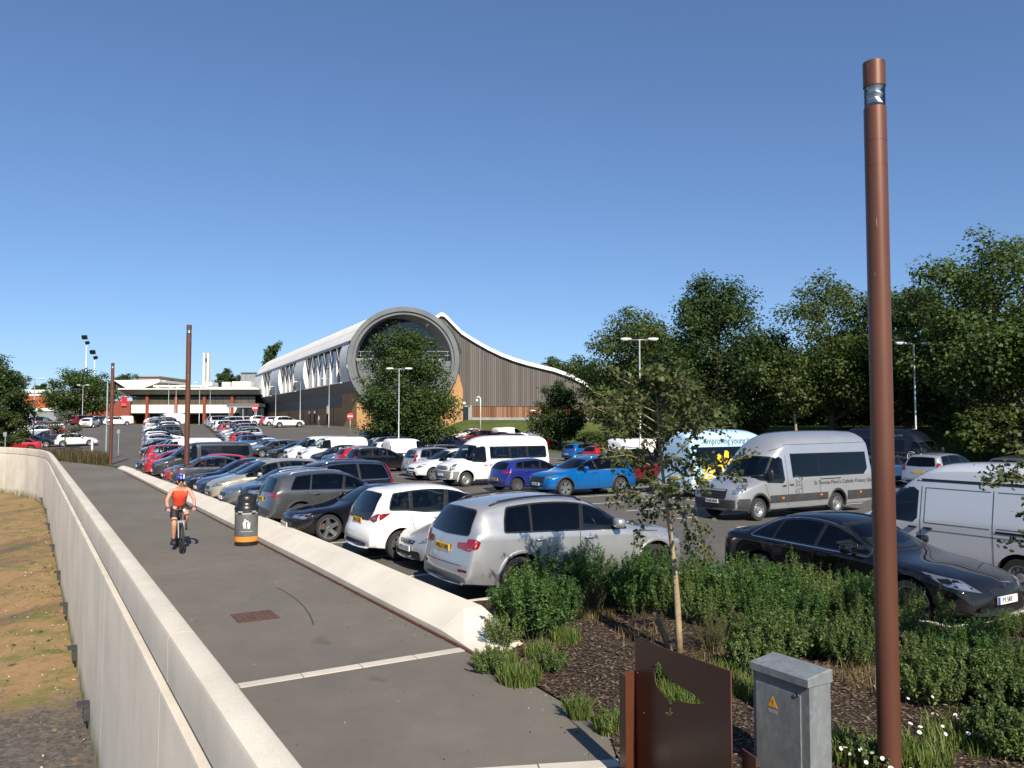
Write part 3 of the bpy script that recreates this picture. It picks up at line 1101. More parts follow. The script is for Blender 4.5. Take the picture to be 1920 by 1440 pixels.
def low_building():
    root = empty('reception_block', (0, 0, 0))
    tag(root, 'long low flat-roofed block with brown glazing, cream panels and brick piers', 'building')
    Y = 186.0
    p = Y / 1490.0
    def X(u): return (u - 960) * p
    def Z(v): return 3.05 + (792 - v) * p
    def bx(name, u0, u1, v0, v1, mat, y=0.0, dep=0.6, par=root):
        m = MB()
        m.box(((X(u0) + X(u1)) / 2, Y + y + dep / 2, (Z(v0) + Z(v1)) / 2), (X(u1) - X(u0), dep, abs(Z(v0) - Z(v1))))
        return mk(name, m, mat, par)
    bx('core_wall', 243, 490, 731, 796, M_VOID, 3.0, 16)
    # roof slab with sloping fascia
    m = MB()
    L0 = [Vector((X(231), Y - 2.6, Z(731))), Vector((X(231), Y + 20, Z(731))), Vector((X(231), Y + 20, Z(739))), Vector((X(240), Y - 1.2, Z(740)))]
    L1 = [Vector((X(492), Y - 2.6, Z(731))), Vector((X(492), Y + 20, Z(731))), Vector((X(492), Y + 20, Z(739))), Vector((X(492), Y - 1.2, Z(740)))]
    m.ring([L0, L1], 0)
    recalc(mk('roof_fascia', m, M_GREYM, root))
    bx('roof_edge', 231, 492, 729, 731.2, M_WHITE, -2.7, 6)
    piers = [(275, 280), (329, 334), (382, 387), (434, 439)]
    edges = [247] + [e for a, b in piers for e in (a, b)] + [478]
    for i in range(0, len(edges), 2):
        a, b = edges[i], edges[i + 1]
        bx('cream_panel', a, b, 759, 774.5, M_WHITE, -0.2, 0.4)
        n = 3 if b - a > 30 else 2
        for j in range(n):
            ua, ub = lerp(a, b, j / n) + 0.25, lerp(a, b, (j + 1) / n) - 0.25
            bx('window_pane', ua, ub, 743.5, 758.6, M_BGLASS2, 0.2, 0.1)
        bx('window_head', a, b, 740.2, 743.2, M_VOID, 0.0, 0.3)
    for a, b in piers:
        bx('brick_pier', a, b, 740, 795, M_REDB, -0.6, 1.2)
    # brick wing on the left with posters
    bx('brick_wing', 187, 246, 752, 796, M_REDB, -0.5, 10)
    bx('brick_wing_low', 168, 187.3, 756, 796, M_REDB, -1.0, 10)
    po = bx('poster', 173, 187, 754, 767, M_WPAINT, -1.2, 0.15)
    for q, u in enumerate((176, 180.5, 184.5)):
        bx('poster_figure', u - 1.2, u + 1.2, 757, 765.5, M_VOID, -1.3, 0.05, po)
    bx('red_sign', 231, 240.5, 744.5, 756, M_SIGNR, -0.9, 0.3)
    bx('red_sign_lower', 231, 240.5, 756.4, 761.5, simple('sign_pink', (0.55, 0.10, 0.12), 0.5), -0.9, 0.3)
    # slanted hall behind
    m = MB()
    y = Y + 14
    pts = [(212, 713), (298, 711.5), (298, 716.5), (255, 733), (244, 733)]
    k = 200.0 / 1490
    P0 = [Vector(((u - 960) * k, 200, 3.05 + (792 - v) * k)) for u, v in pts]
    P1 = [q + Vector((0, 18, 0)) for q in P0]
    m.ring([P0, P1], 0)
    recalc(mk('slanted_roof_hall', m, M_WHITE, root))
    m = MB()
    P0 = [Vector(((u - 960) * k, 201, 3.05 + (792 - v) * k)) for u, v in ((213, 714), (252, 728), (252, 740), (213, 740))]
    m.ring([P0, [q + Vector((0, 14, 0)) for q in P0]], 0)
    recalc(mk('hall_glazing', m, M_DARKP, root))
    # roof plant: long ducts, stacks, boxes
    def duct(u0, u1, v, r):
        m = MB()
        m.tube([(X(u0), Y + 6, Z(v)), (X(u1), Y + 6, Z(v))], r, 10)
        mk('roof_duct', m, M_WHITE, root, smooth=True, angle=40)
    duct(266, 372, 722.5, 0.33)
    duct(372, 482, 725.5, 0.22)
    for u in (276, 300, 315, 360, 402, 415, 445):
        bx('duct_support', u - 1.5, u + 1.5, 722, 729.5, M_WHITE, 5, 1.0)
    for u0, u1, v0, v1 in ((355, 373, 713, 720), (392, 408, 713, 727), (412, 448, 712, 723), (458, 472, 714, 724)):
        bx('plant_box', u0, u1, v0, v1, M_WHITE, 8, 4)
    # entrance canopy
    bx('canopy', 448, 506, 758, 764, M_SOFF, -8, 9)
    bx('canopy_edge', 450, 504, 763.6, 765.4, M_GREYM, -8.2, 0.3)
    for u in (452, 477, 501):
        bx('canopy_post', u - 0.7, u + 0.7, 765, 796, M_GALV, -7.8, 0.25)
    bx('entrance_glazing', 455, 500, 766, 795, M_BGLASS, -2, 0.3)
    return root
low_building()

# ventilation chimney
def chimney():
    k = 200.0 / 1490
    x = (386.5 - 960) * k
    root = empty('chimney_stack', (x, 200, 3))
    tag(root, 'slim white twin-fin chimney stack standing behind the low block roof', 'chimney')
    zt = 3.05 + (792 - 662) * k - 3
    for dx in (-0.5, 0.5):
        m = MB()
        m.box((dx, 0, zt / 2), (0.42, 1.4, zt))
        mk('fin', m, M_WHITE, root)
    m = MB()
    m.box((0, 0.2, zt / 2 - 0.4), (0.58, 0.8, zt - 0.8))
    mk('flue_core', m, M_GREYM, root)
    m = MB()
    m.box((0, -0.5, zt - 1.7), (0.3, 0.2, 0.7))
    mk('vent', m, M_VOID, root)
chimney()

def far_shed(name, D, u0, u1, bands, label, dep=30.0):
    k = D / 1490.0
    root = empty(name, (0, 0, 0))
    tag(root, label, 'building')
    for nm, v0, v1, mat, out in bands:
        m = MB()
        xa, xb = (u0 - 960) * k, (u1 - 960) * k
        z0, z1 = 3.05 + (792 - v1) * k, 3.05 + (792 - v0) * k
        m.box(((xa + xb) / 2, D - out + dep / 2, (z0 + z1) / 2), (xb - xa, dep + out, z1 - z0))
        mk(nm, m, mat, root)
far_shed('red_warehouse', 265, 20, 101, [('roof_band', 731, 736.5, M_WHITE, 0.5), ('fascia', 736.5, 742, M_WHITE, 0.2), ('brick_wall', 742, 765, M_ORB, 0.0), ('white_band', 765, 771, M_WHITE, 0.3), ('base_wall', 771, 795, M_GREYM, 0.0)], 'distant red brick shed with white bands at the far left')
far_shed('plant_room', 215, 451, 478, [('louvred_wall', 700, 760, M_GREYM, 0.0), ('roof_edge', 698, 700, M_SOFF, 0.2)], 'grey louvred plant room behind the left end of the tube')
far_shed('brick_flats', 330, 255, 298, [('brick_wall', 707, 730, simple('far_brick', (0.22, 0.14, 0.11), 0.9, vary=0.2), 0.0), ('roof', 705, 707, M_GREYM, 0.3)], 'distant brown brick block peeping over the slanted roof')
far_shed('garden_wall', 175, 45, 190, [('wall', 781, 797, M_GREYM, 0.0)], 'low grey boundary wall behind the far left parked cars', 0.5)

# ---------------------------------------------------------------- vehicle materials
def paint(name, col, metal=0.0, rough=0.32):
    key = 'paint_' + name
    if key in _simple:
        return _simple[key]
    t = NT(key)
    co = t.obj_co()
    nz = t.noise(co, 2.2, 6, 0.6)
    dust = t.noise(t.map(co, (1, 1, 2.5)), 1.1, 5)
    # road dust gathers low on the body
    sep = t.n('ShaderNodeSeparateXYZ')
    t.l(co, sep.inputs[0])
    mr = t.n('ShaderNodeMapRange')
    mr.inputs[1].default_value = 0.75
    mr.inputs[2].default_value = 0.15
    mr.inputs[3].default_value = 0.0
    mr.inputs[4].default_value = 0.5
    t.l(sep.outputs[2], mr.inputs[0])
    mu = t.n('ShaderNodeMath', operation='MULTIPLY')
    t.l(mr.outputs[0], mu.inputs[0])
    t.l(dust.outputs[0], mu.inputs[1])
    c = t.mix(mu.outputs[0], col, (0.085, 0.078, 0.068))
    rr = t.n('ShaderNodeMapRange')
    rr.inputs[1].default_value = 0.3
    rr.inputs[2].default_value = 0.7
    rr.inputs[3].default_value = rough - 0.06
    rr.inputs[4].default_value = rough + 0.1
    t.l(nz.outputs[0], rr.inputs[0])
    t.bsdf(c, rr.outputs[0], metal, 0.04 if metal == 0 and max(col) < 0.1 else 0.2, 1.0, 0.02)
    _simple[key] = t.mat
    return t.mat

P_SILVER = paint('silver', (0.49, 0.50, 0.51), 0.65, 0.33)
P_GREY = paint('mid_grey', (0.105, 0.108, 0.112), 0.6, 0.28)
P_DKGREY = paint('dark_grey', (0.035, 0.037, 0.04), 0.4, 0.28)
P_BLACK = paint('black', (0.004, 0.004, 0.006), 0.0, 0.45)
P_NAVY = paint('navy', (0.010, 0.018, 0.05), 0.25, 0.3)
P_WHITE = paint('white', (0.78, 0.78, 0.76), 0.0, 0.35)
P_RED = paint('red', (0.42, 0.012, 0.02), 0.15, 0.3)
P_DKRED = paint('dark_red', (0.16, 0.012, 0.016), 0.3, 0.3)
P_BLUE = paint('bright_blue', (0.0, 0.13, 0.42), 0.35, 0.28)
P_KBLUE = paint('violet_blue', (0.025, 0.035, 0.24), 0.4, 0.28)
P_MBLUE = paint('mid_blue', (0.03, 0.10, 0.24), 0.4, 0.28)
P_BEIGE = paint('champagne', (0.50, 0.45, 0.33), 0.5, 0.33)
P_PEWTER = paint('pewter', (0.23, 0.225, 0.21), 0.65, 0.3)
P_SKY = paint('pale_blue', (0.42, 0.62, 0.78), 0.0, 0.35)
P_CHARVAN = paint('charcoal_van', (0.06, 0.063, 0.064), 0.5, 0.28)
P_ORANGE = paint('copper', (0.33, 0.07, 0.02), 0.3, 0.3)

def glass_mat(name, tint, reflect=1.0):
    t = NT(name)
    gl = t.n('ShaderNodeBsdfGlossy')
    gl.inputs['Roughness'].default_value = 0.02
    gl.inputs['Color'].default_value = (1, 1, 1, 1)
    tr = t.n('ShaderNodeBsdfTransparent')
    tr.inputs['Color'].default_value = (tint[0], tint[1], tint[2], 1)
    fr = t.n('ShaderNodeFresnel')
    fr.inputs['IOR'].default_value = 1.52
    ms = t.n('ShaderNodeMixShader')
    t.l(fr.outputs[0], ms.inputs[0])
    t.l(tr.outputs[0], ms.inputs[1])
    t.l(gl.outputs[0], ms.inputs[2])
    t.l(ms.outputs[0], t.out.inputs['Surface'])
    return t.mat

M_GLASS = glass_mat('car_glass', (0.62, 0.71, 0.70))
M_PRIV = glass_mat('privacy_glass', (0.14, 0.15, 0.16))
M_TRIM = simple('black_trim', (0.012, 0.012, 0.013), 0.35)
M_PLASTIC = simple('dark_plastic', (0.035, 0.036, 0.038), 0.55, vary=0.2)
M_GREYPL = simple('grey_plastic', (0.19, 0.195, 0.20), 0.5, vary=0.15)
M_CHROME = simple('chrome', (0.75, 0.76, 0.78), 0.12, 1.0)
M_ALLOY = simple('alloy', (0.55, 0.56, 0.57), 0.28, 0.9)
M_ALLOYD = simple('dark_alloy', (0.03, 0.03, 0.032), 0.35, 0.6)
M_STEEL = simple('steel_wheel', (0.42, 0.43, 0.43), 0.4, 0.7, vary=0.15)
M_BRONZE = simple('bronze_alloy', (0.45, 0.40, 0.27), 0.3, 0.8)
M_RUBBER = simple('tyre_rubber', (0.022, 0.022, 0.023), 0.8, vary=0.25)
M_WELL = simple('underbody', (0.008, 0.008, 0.008), 0.9)
M_REDLENS = simple('red_lens', (0.24, 0.004, 0.008), 0.12, 0.0, 0.6, 0.6)
M_REDDARK = simple('dark_red_lens', (0.11, 0.004, 0.008), 0.12, 0.0, 0.6, 0.6)
M_WLENS = simple('clear_lens', (0.30, 0.32, 0.34), 0.12, 0.75, 0.6, 1.0)
M_LAMPIN = simple('lamp_inner', (0.85, 0.87, 0.9), 0.06, 0.9, 0.6, 1.0)
M_AMBER = simple('amber_lens', (0.75, 0.16, 0.02), 0.2)
M_PLY = simple('plate_yellow', (0.72, 0.42, 0.03), 0.4)
M_PLW = simple('plate_white', (0.75, 0.75, 0.73), 0.4)
M_INK = simple('plate_ink', (0.01, 0.01, 0.012), 0.5)
M_EUBLUE = simple('plate_band', (0.02, 0.07, 0.42), 0.4)
M_SEAM = simple('panel_gap', (0.012, 0.012, 0.013), 0.8)
M_SEAT = simple('seat_cloth', (0.022, 0.022, 0.024), 0.85, vary=0.3)
M_CALIPER = simple('red_caliper', (0.5, 0.02, 0.02), 0.4)

# ---------------------------------------------------------------- vehicle builder
def interp(tab, x):
    if x <= tab[0][0]:
        return tab[0][1]
    for (a, va), (b, vb) in zip(tab, tab[1:]):
        if x <= b:
            return va + (vb - va) * (x - a) / (b - a)
    return tab[-1][1]

def smooth_curve(pts, step):
    out = []
    P = [Vector(p) for p in pts]
    P = [P[0] * 2 - P[1]] + P + [P[-1] * 2 - P[-2]]
    fine = []
    for i in range(1, len(P) - 2):
        p0, p1, p2, p3 = P[i - 1], P[i], P[i + 1], P[i + 2]
        d01 = max((p1 - p0).length, 1e-4) ** 0.5
        d12 = max((p2 - p1).length, 1e-4) ** 0.5
        d23 = max((p3 - p2).length, 1e-4) ** 0.5
        m1 = ((p1 - p0) / d01 - (p2 - p0) / (d01 + d12) + (p2 - p1) / d12) * d12
        m2 = ((p2 - p1) / d12 - (p3 - p1) / (d12 + d23) + (p3 - p2) / d23) * d12
        k = 16
        for j in range(k):
            t = j / k
            fine.append(p1 * (2 * t ** 3 - 3 * t ** 2 + 1) + m1 * (t ** 3 - 2 * t ** 2 + t) + p2 * (-2 * t ** 3 + 3 * t ** 2) + m2 * (t ** 3 - t ** 2))
    fine.append(P[-2])
    # monotone in distance along the car
    for i in range(1, len(fine)):
        if fine[i][0] <= fine[i - 1][0] + 1e-4:
            fine[i] = Vector((fine[i - 1][0] + 1e-4, fine[i][1]))
    tot = 0.0
    out = [fine[0]]
    for a, b in zip(fine, fine[1:]):
        tot += (b - a).length
        if tot >= step:
            out.append(b)
            tot = 0.0
    if (out[-1] - fine[-1]).length > 1e-3:
        out.append(fine[-1])
    return [(p[0], p[1]) for p in out]

def clip_half(poly, a, b):
    """keep the part of poly left of the line a->b"""
    out = []
    ax, ay = a
    dx, dy = b[0] - ax, b[1] - ay
    def side(p):
        return dx * (p[1] - ay) - dy * (p[0] - ax)
    for i in range(len(poly)):
        p, q = poly[i], poly[(i + 1) % len(poly)]
        sp, sq = side(p), side(q)
        if sp >= 0:
            out.append(p)
        if (sp > 0 and sq < 0) or (sp < 0 and sq > 0):
            t = sp / (sp - sq)
            out.append((p[0] + (q[0] - p[0]) * t, p[1] + (q[1] - p[1]) * t))
    return out

def poly_area(p):
    return 0.5 * sum(p[i][0] * p[(i + 1) % len(p)][1] - p[(i + 1) % len(p)][0] * p[i][1] for i in range(len(p)))

def offset_poly(poly, d):
    """positive d grows the polygon"""
    if poly_area(poly) < 0:
        poly = poly[::-1]
    out = []
    k = len(poly)
    for i in range(k):
        p0, p1, p2 = poly[i - 1], poly[i], poly[(i + 1) % k]
        e1 = Vector((p1[0] - p0[0], p1[1] - p0[1]))
        e2 = Vector((p2[0] - p1[0], p2[1] - p1[1]))
        if e1.length < 1e-6 or e2.length < 1e-6:
            continue
        n1 = Vector((e1.y, -e1.x)).normalized()
        n2 = Vector((e2.y, -e2.x)).normalized()
        b = n1 + n2
        if b.length < 0.3:
            b = n1
        b = b.normalized()
        c = max(0.5, b.dot(n1))
        out.append((p1[0] + b.x * d / c, p1[1] + b.y * d / c))
    return out

def round_poly(poly, r, k=4):
    out = []
    m = len(poly)
    for i in range(m):
        p0, p1, p2 = Vector(poly[i - 1]), Vector(poly[i]), Vector(poly[(i + 1) % m])
        a, b = p0 - p1, p2 - p1
        if a.length < 1e-6 or b.length < 1e-6:
            continue
        t = min(r, a.length * 0.45, b.length * 0.45)
        q0, q1 = p1 + a.normalized() * t, p1 + b.normalized() * t
        for j in range(k + 1):
            s = j / k
            v = q0 * (1 - s) ** 2 + p1 * 2 * s * (1 - s) + q1 * s * s
            out.append((v.x, v.y))
    return out

def in_poly(p, poly):
    c = False
    j = len(poly) - 1
    for i in range(len(poly)):
        xi, yi = poly[i]
        xj, yj = poly[j]
        if (yi > p[1]) != (yj > p[1]) and p[0] < (xj - xi) * (p[1] - yi) / (yj - yi + 1e-12) + xi:
            c = not c
        j = i
    return c

def dens(poly, step):
    out = []
    for i in range(len(poly)):
        a, b = Vector(poly[i]), Vector(poly[(i + 1) % len(poly)])
        k = max(1, int((b - a).length / step))
        for j in range(k):
            v = a.lerp(b, j / k)
            out.append((v.x, v.y))
    return out

def patch(bvh, poly, frame, off, step=0.12, holes=()):
    """lay a polygon given in a projection frame onto the body surface; frame = (dir, ax, up, origin_shift)"""
    d, ax, up = frame
    if abs(poly_area(poly)) < 1e-5:
        return None
    B = dens(poly, step)
    # drop near-duplicate points
    bb = []
    for p in B:
        if not bb or (abs(p[0] - bb[-1][0]) + abs(p[1] - bb[-1][1])) > 1e-4:
            bb.append(p)
    if (abs(bb[0][0] - bb[-1][0]) + abs(bb[0][1] - bb[-1][1])) < 1e-4:
        bb.pop()
    B = bb
    x0, x1 = min(p[0] for p in B), max(p[0] for p in B)
    y0, y1 = min(p[1] for p in B), max(p[1] for p in B)
    inner = []
    y = y0 + step * 0.5
    while y < y1:
        x = x0 + step * 0.5
        while x < x1:
            if in_poly((x, y), B):
                inner.append((x, y))
            x += step
        y += step
    vs = [Vector(p) for p in B + inner]
    es = [(i, (i + 1) % len(B)) for i in range(len(B))]
    for hl in holes:
        hd = dens(hl, step)
        o = len(vs)
        vs += [Vector(p) for p in hd]
        es += [(o + i, o + (i + 1) % len(hd)) for i in range(len(hd))]
    r = delaunay_2d_cdt(vs, es, [], 0 if holes else 1, 1e-5)
    ov, ofc = r[0], r[2]
    if holes:
        def keep(f):
            c = (sum(ov[i][0] for i in f) / len(f), sum(ov[i][1] for i in f) / len(f))
            return in_poly(c, B) and not any(in_poly(c, hl) for hl in holes)
        ofc = [f for f in ofc if keep(f)]
    P = []
    for v in ov:
        o = ax * v[0] + up * v[1] + d * 8.0
        h = bvh.ray_cast(o, -d)
        if h[0] is None:
            q = bvh.find_nearest(ax * v[0] + up * v[1] + d * 1.0)[0]
        else:
            q = h[0]
        P.append(q + d * off)
    F = []
    for f in ofc:
        if len(f) < 3:
            continue
        nrm = (P[f[1]] - P[f[0]]).cross(P[f[2]] - P[f[0]])
        F.append(tuple(f) if nrm.dot(d) > 0 else tuple(reversed(f)))
    return P, F

UPZ = Vector((0, 0, 1))
F_SIDE_L = (Vector((0, 1, 0)), Vector((1, 0, 0)), UPZ)
F_SIDE_R = (Vector((0, -1, 0)), Vector((1, 0, 0)), UPZ)
F_FRONT = (Vector((1, 0, 0)), Vector((0, 1, 0)), UPZ)
F_REAR = (Vector((-1, 0, 0)), Vector((0, 1, 0)), UPZ)
F_TOP = (UPZ, Vector((1, 0, 0)), Vector((0, 1, 0)))

def corner_frame(phi, sy):
    d = Vector((cos(phi), sin(phi) * sy, 0))
    ax = Vector((-sin(phi), cos(phi) * sy, 0))
    return d, ax

_wheel_cache = {}
def wheel_meshes(r, style, width=0.225):
    key = (round(r, 3), style, width)
    if key in _wheel_cache:
        return _wheel_cache[key]
    w = width / 2
    rr = r * (0.70 if style != 'steel' else 0.62)
    if style in ('sport', 'dark'):
        rr = r * 0.74
    t = MB()
    prof = [(rr * 0.98, -w * 0.9), (rr * 1.06, -w), (r * 0.93, -w), (r * 0.985, -w * 0.78), (r, -w * 0.5), (r, w * 0.5), (r * 0.985, w * 0.78), (r * 0.93, w), (rr * 1.06, w), (rr * 0.98, w * 0.86), (rr * 0.95, -w * 0.2), (rr * 0.9, -w * 0.9)]
    t.lathe(prof, 32, 0, axis='Y')
    tyre = t.mesh('tyre', [M_RUBBER], True, 40)
    m = MB()
    mat_i = {'sport': M_ALLOY, 'dark': M_ALLOYD, 'multi': M_ALLOY, 'five': M_ALLOY, 'steel': M_STEEL, 'bronze': M_BRONZE}[style]
    m.lathe([(rr * 1.0, w * 0.9), (rr * 1.03, w * 0.97), (rr * 0.97, w * 0.98), (rr * 0.92, w * 0.75), (rr * 0.9, -w * 0.3)], 32, 0, axis='Y')
    m.lathe([(rr * 0.92, -w * 0.25), (0.02, -w * 0.25)], 20, 1, axis='Y')   # dark backing
    m.lathe([(rr * 0.6, -w * 0.12), (rr * 0.6, -w * 0.05), (0.03, -w * 0.05)], 20, 2, axis='Y')   # brake disc
    if style == 'steel':
        m.lathe([(rr * 0.93, w * 0.45), (rr * 0.74, w * 0.62), (rr * 0.5, w * 0.25), (rr * 0.40, w * 0.5), (rr * 0.36, w * 0.95), (rr * 0.05, w * 1.0)], 28, 0, axis='Y')
        for k in range(10):
            a = 2 * pi * k / 10
            c = Vector((sin(a) * rr * 0.72, w * 0.60, cos(a) * rr * 0.72))
            m.lathe([(rr * 0.085, 0.008), (rr * 0.005, 0.009)], 8, 1, c, 'Y')
    else:
        ns = {'sport': 5, 'dark': 5, 'multi': 10, 'five': 5, 'bronze': 10}[style]
        hub_r = rr * 0.2
        m.lathe([(hub_r * 1.15, w * 0.2), (hub_r, w * 0.66), (hub_r * 0.4, w * 0.72), (0.005, w * 0.72)], 16, 0, axis='Y')
        for k in range(ns):
            for tw in ((-0.12, 0.12) if style in ('five', 'dark') else (0,)):
                a = 2 * pi * k / ns
                sp = {'multi': 0.05, 'bronze': 0.045, 'five': 0.05, 'dark': 0.05, 'sport': 0.062}[style] * r / 0.33
                def pt(rad, side, dep, twist):
                    b = a + twist
                    return Vector((sin(b) * rad + cos(b) * side, dep, cos(b) * rad - sin(b) * side))
                i0, i1 = hub_r * 0.8, rr * 0.97
                s0, s1 = sp * (0.55 if style != 'sport' else 0.75), sp * 0.75
                tw0, tw1 = tw * 0.9, tw * 1.9
                if style == 'sport':
                    tw1 = 0.16
                L0 = [pt(i0, -s0, w * 0.66, tw0), pt(i0, s0, w * 0.66, tw0), pt(i0, s0, w * 0.2, tw0), pt(i0, -s0, w * 0.2, tw0)]
                L1 = [pt(i1, -s1, w * 0.86, tw1), pt(i1, s1, w * 0.86, tw1), pt(i1, s1, w * 0.3, tw1), pt(i1, -s1, w * 0.3, tw1)]
                m.ring([L0, L1], 0)
    rim = m.mesh('rim', [mat_i, M_WELL, simple('brake_disc', (0.07, 0.07, 0.07), 0.5, 0.6)], True, 40)
    _wheel_cache[key] = (tyre, rim)
    return tyre, rim

def blob(c, size, p=3.0, seg=12, rings=8):
    """rounded box (superellipsoid)"""
    mb = MB()
    loops = []
    def sp(v):
        return (abs(v) ** (2.0 / p)) * (1 if v >= 0 else -1)
    for i in range(rings + 1):
        ph = -pi / 2 + pi * i / rings
        L = []
        for j in range(seg):
            th = 2 * pi * j / seg
            L.append((c[0] + size[0] / 2 * sp(cos(ph)) * sp(cos(th)), c[1] + size[1] / 2 * sp(cos(ph)) * sp(sin(th)), c[2] + size[2] / 2 * sp(sin(ph))))
        loops.append(L)
    mb.ring(loops, 0, True, True)
    return mb

class Model:
    """a vehicle as a list of parts: (name, mesh, slot, parent_index, detail, loc, rz)"""
    def __init__(self):
        self.parts = []
    def add(self, name, me, slot=None, parent=None, detail=0, loc=None, rz=0.0):
        self.parts.append((name, me, slot, parent, detail, loc, rz))
        return len(self.parts) - 1

def boolean_cut(me, cutters):
    a = bpy.data.objects.new('scratch_body', me)
    c = bpy.data.objects.new('scratch_cut', cutters[0])
    COL.objects.link(a)
    COL.objects.link(c)
    md = a.modifiers.new('b', 'BOOLEAN')
    md.operation = 'DIFFERENCE'
    md.object = c
    md.solver = 'EXACT'
    md.material_mode = 'TRANSFER'
    span_x = lambda m: max((v.co.x for v in m.vertices), default=0) - min((v.co.x for v in m.vertices), default=0)
    full = span_x(me)
    for cm in cutters:
        c.data = cm
        mid = sum((v.co for v in cm.vertices), Vector()) / len(cm.vertices)
        for k in (1.0, 0.988, 0.97, 0.95, 0.92, 0.88, 0.84):
            # a cut that confuses the solver is tried again a little smaller
            c.matrix_world = Matrix.Translation(mid) @ Matrix.Scale(k, 4) @ Matrix.Translation(-mid)
            dg = bpy.context.evaluated_depsgraph_get()
            dg.update()
            out = bpy.data.meshes.new_from_object(a.evaluated_get(dg))
            if span_x(out) > 0.97 * full and len(out.polygons) > 0.75 * len(me.polygons):
                a.data = me = out
                break
        else:
            print('cut skipped', cm.name, len(cm.vertices))
    bpy.data.objects.remove(a)
    bpy.data.objects.remove(c)
    return me

def crosses(p):
    k = len(p)
    def o(a, b, c):
        return (b[0] - a[0]) * (c[1] - a[1]) - (b[1] - a[1]) * (c[0] - a[0])
    for i in range(k):
        a, b = p[i], p[(i + 1) % k]
        for j in range(i + 2, k):
            if (j + 1) % k == i:
                continue
            c, d = p[j], p[(j + 1) % k]
            if o(a, b, c) * o(a, b, d) < 0 and o(c, d, a) * o(c, d, b) < 0:
                return True
    return False

def inset(poly, d):
    """shrink a window outline, thinning points that lie too close"""
    q = []
    for p in poly:
        if not q or (abs(p[0] - q[-1][0]) + abs(p[1] - q[-1][1])) > 0.012:
            q.append(p)
    r = offset_poly(q, -d)
    if len(r) < 4 or crosses(r) or abs(poly_area(r)) > abs(poly_area(q)):
        cx, cy = sum(p[0] for p in q) / len(q), sum(p[1] for p in q) / len(q)
        k = 1 - d / 0.25
        r = [(cx + (p[0] - cx) * k, cy + (p[1] - cy) * k) for p in q]
    return r

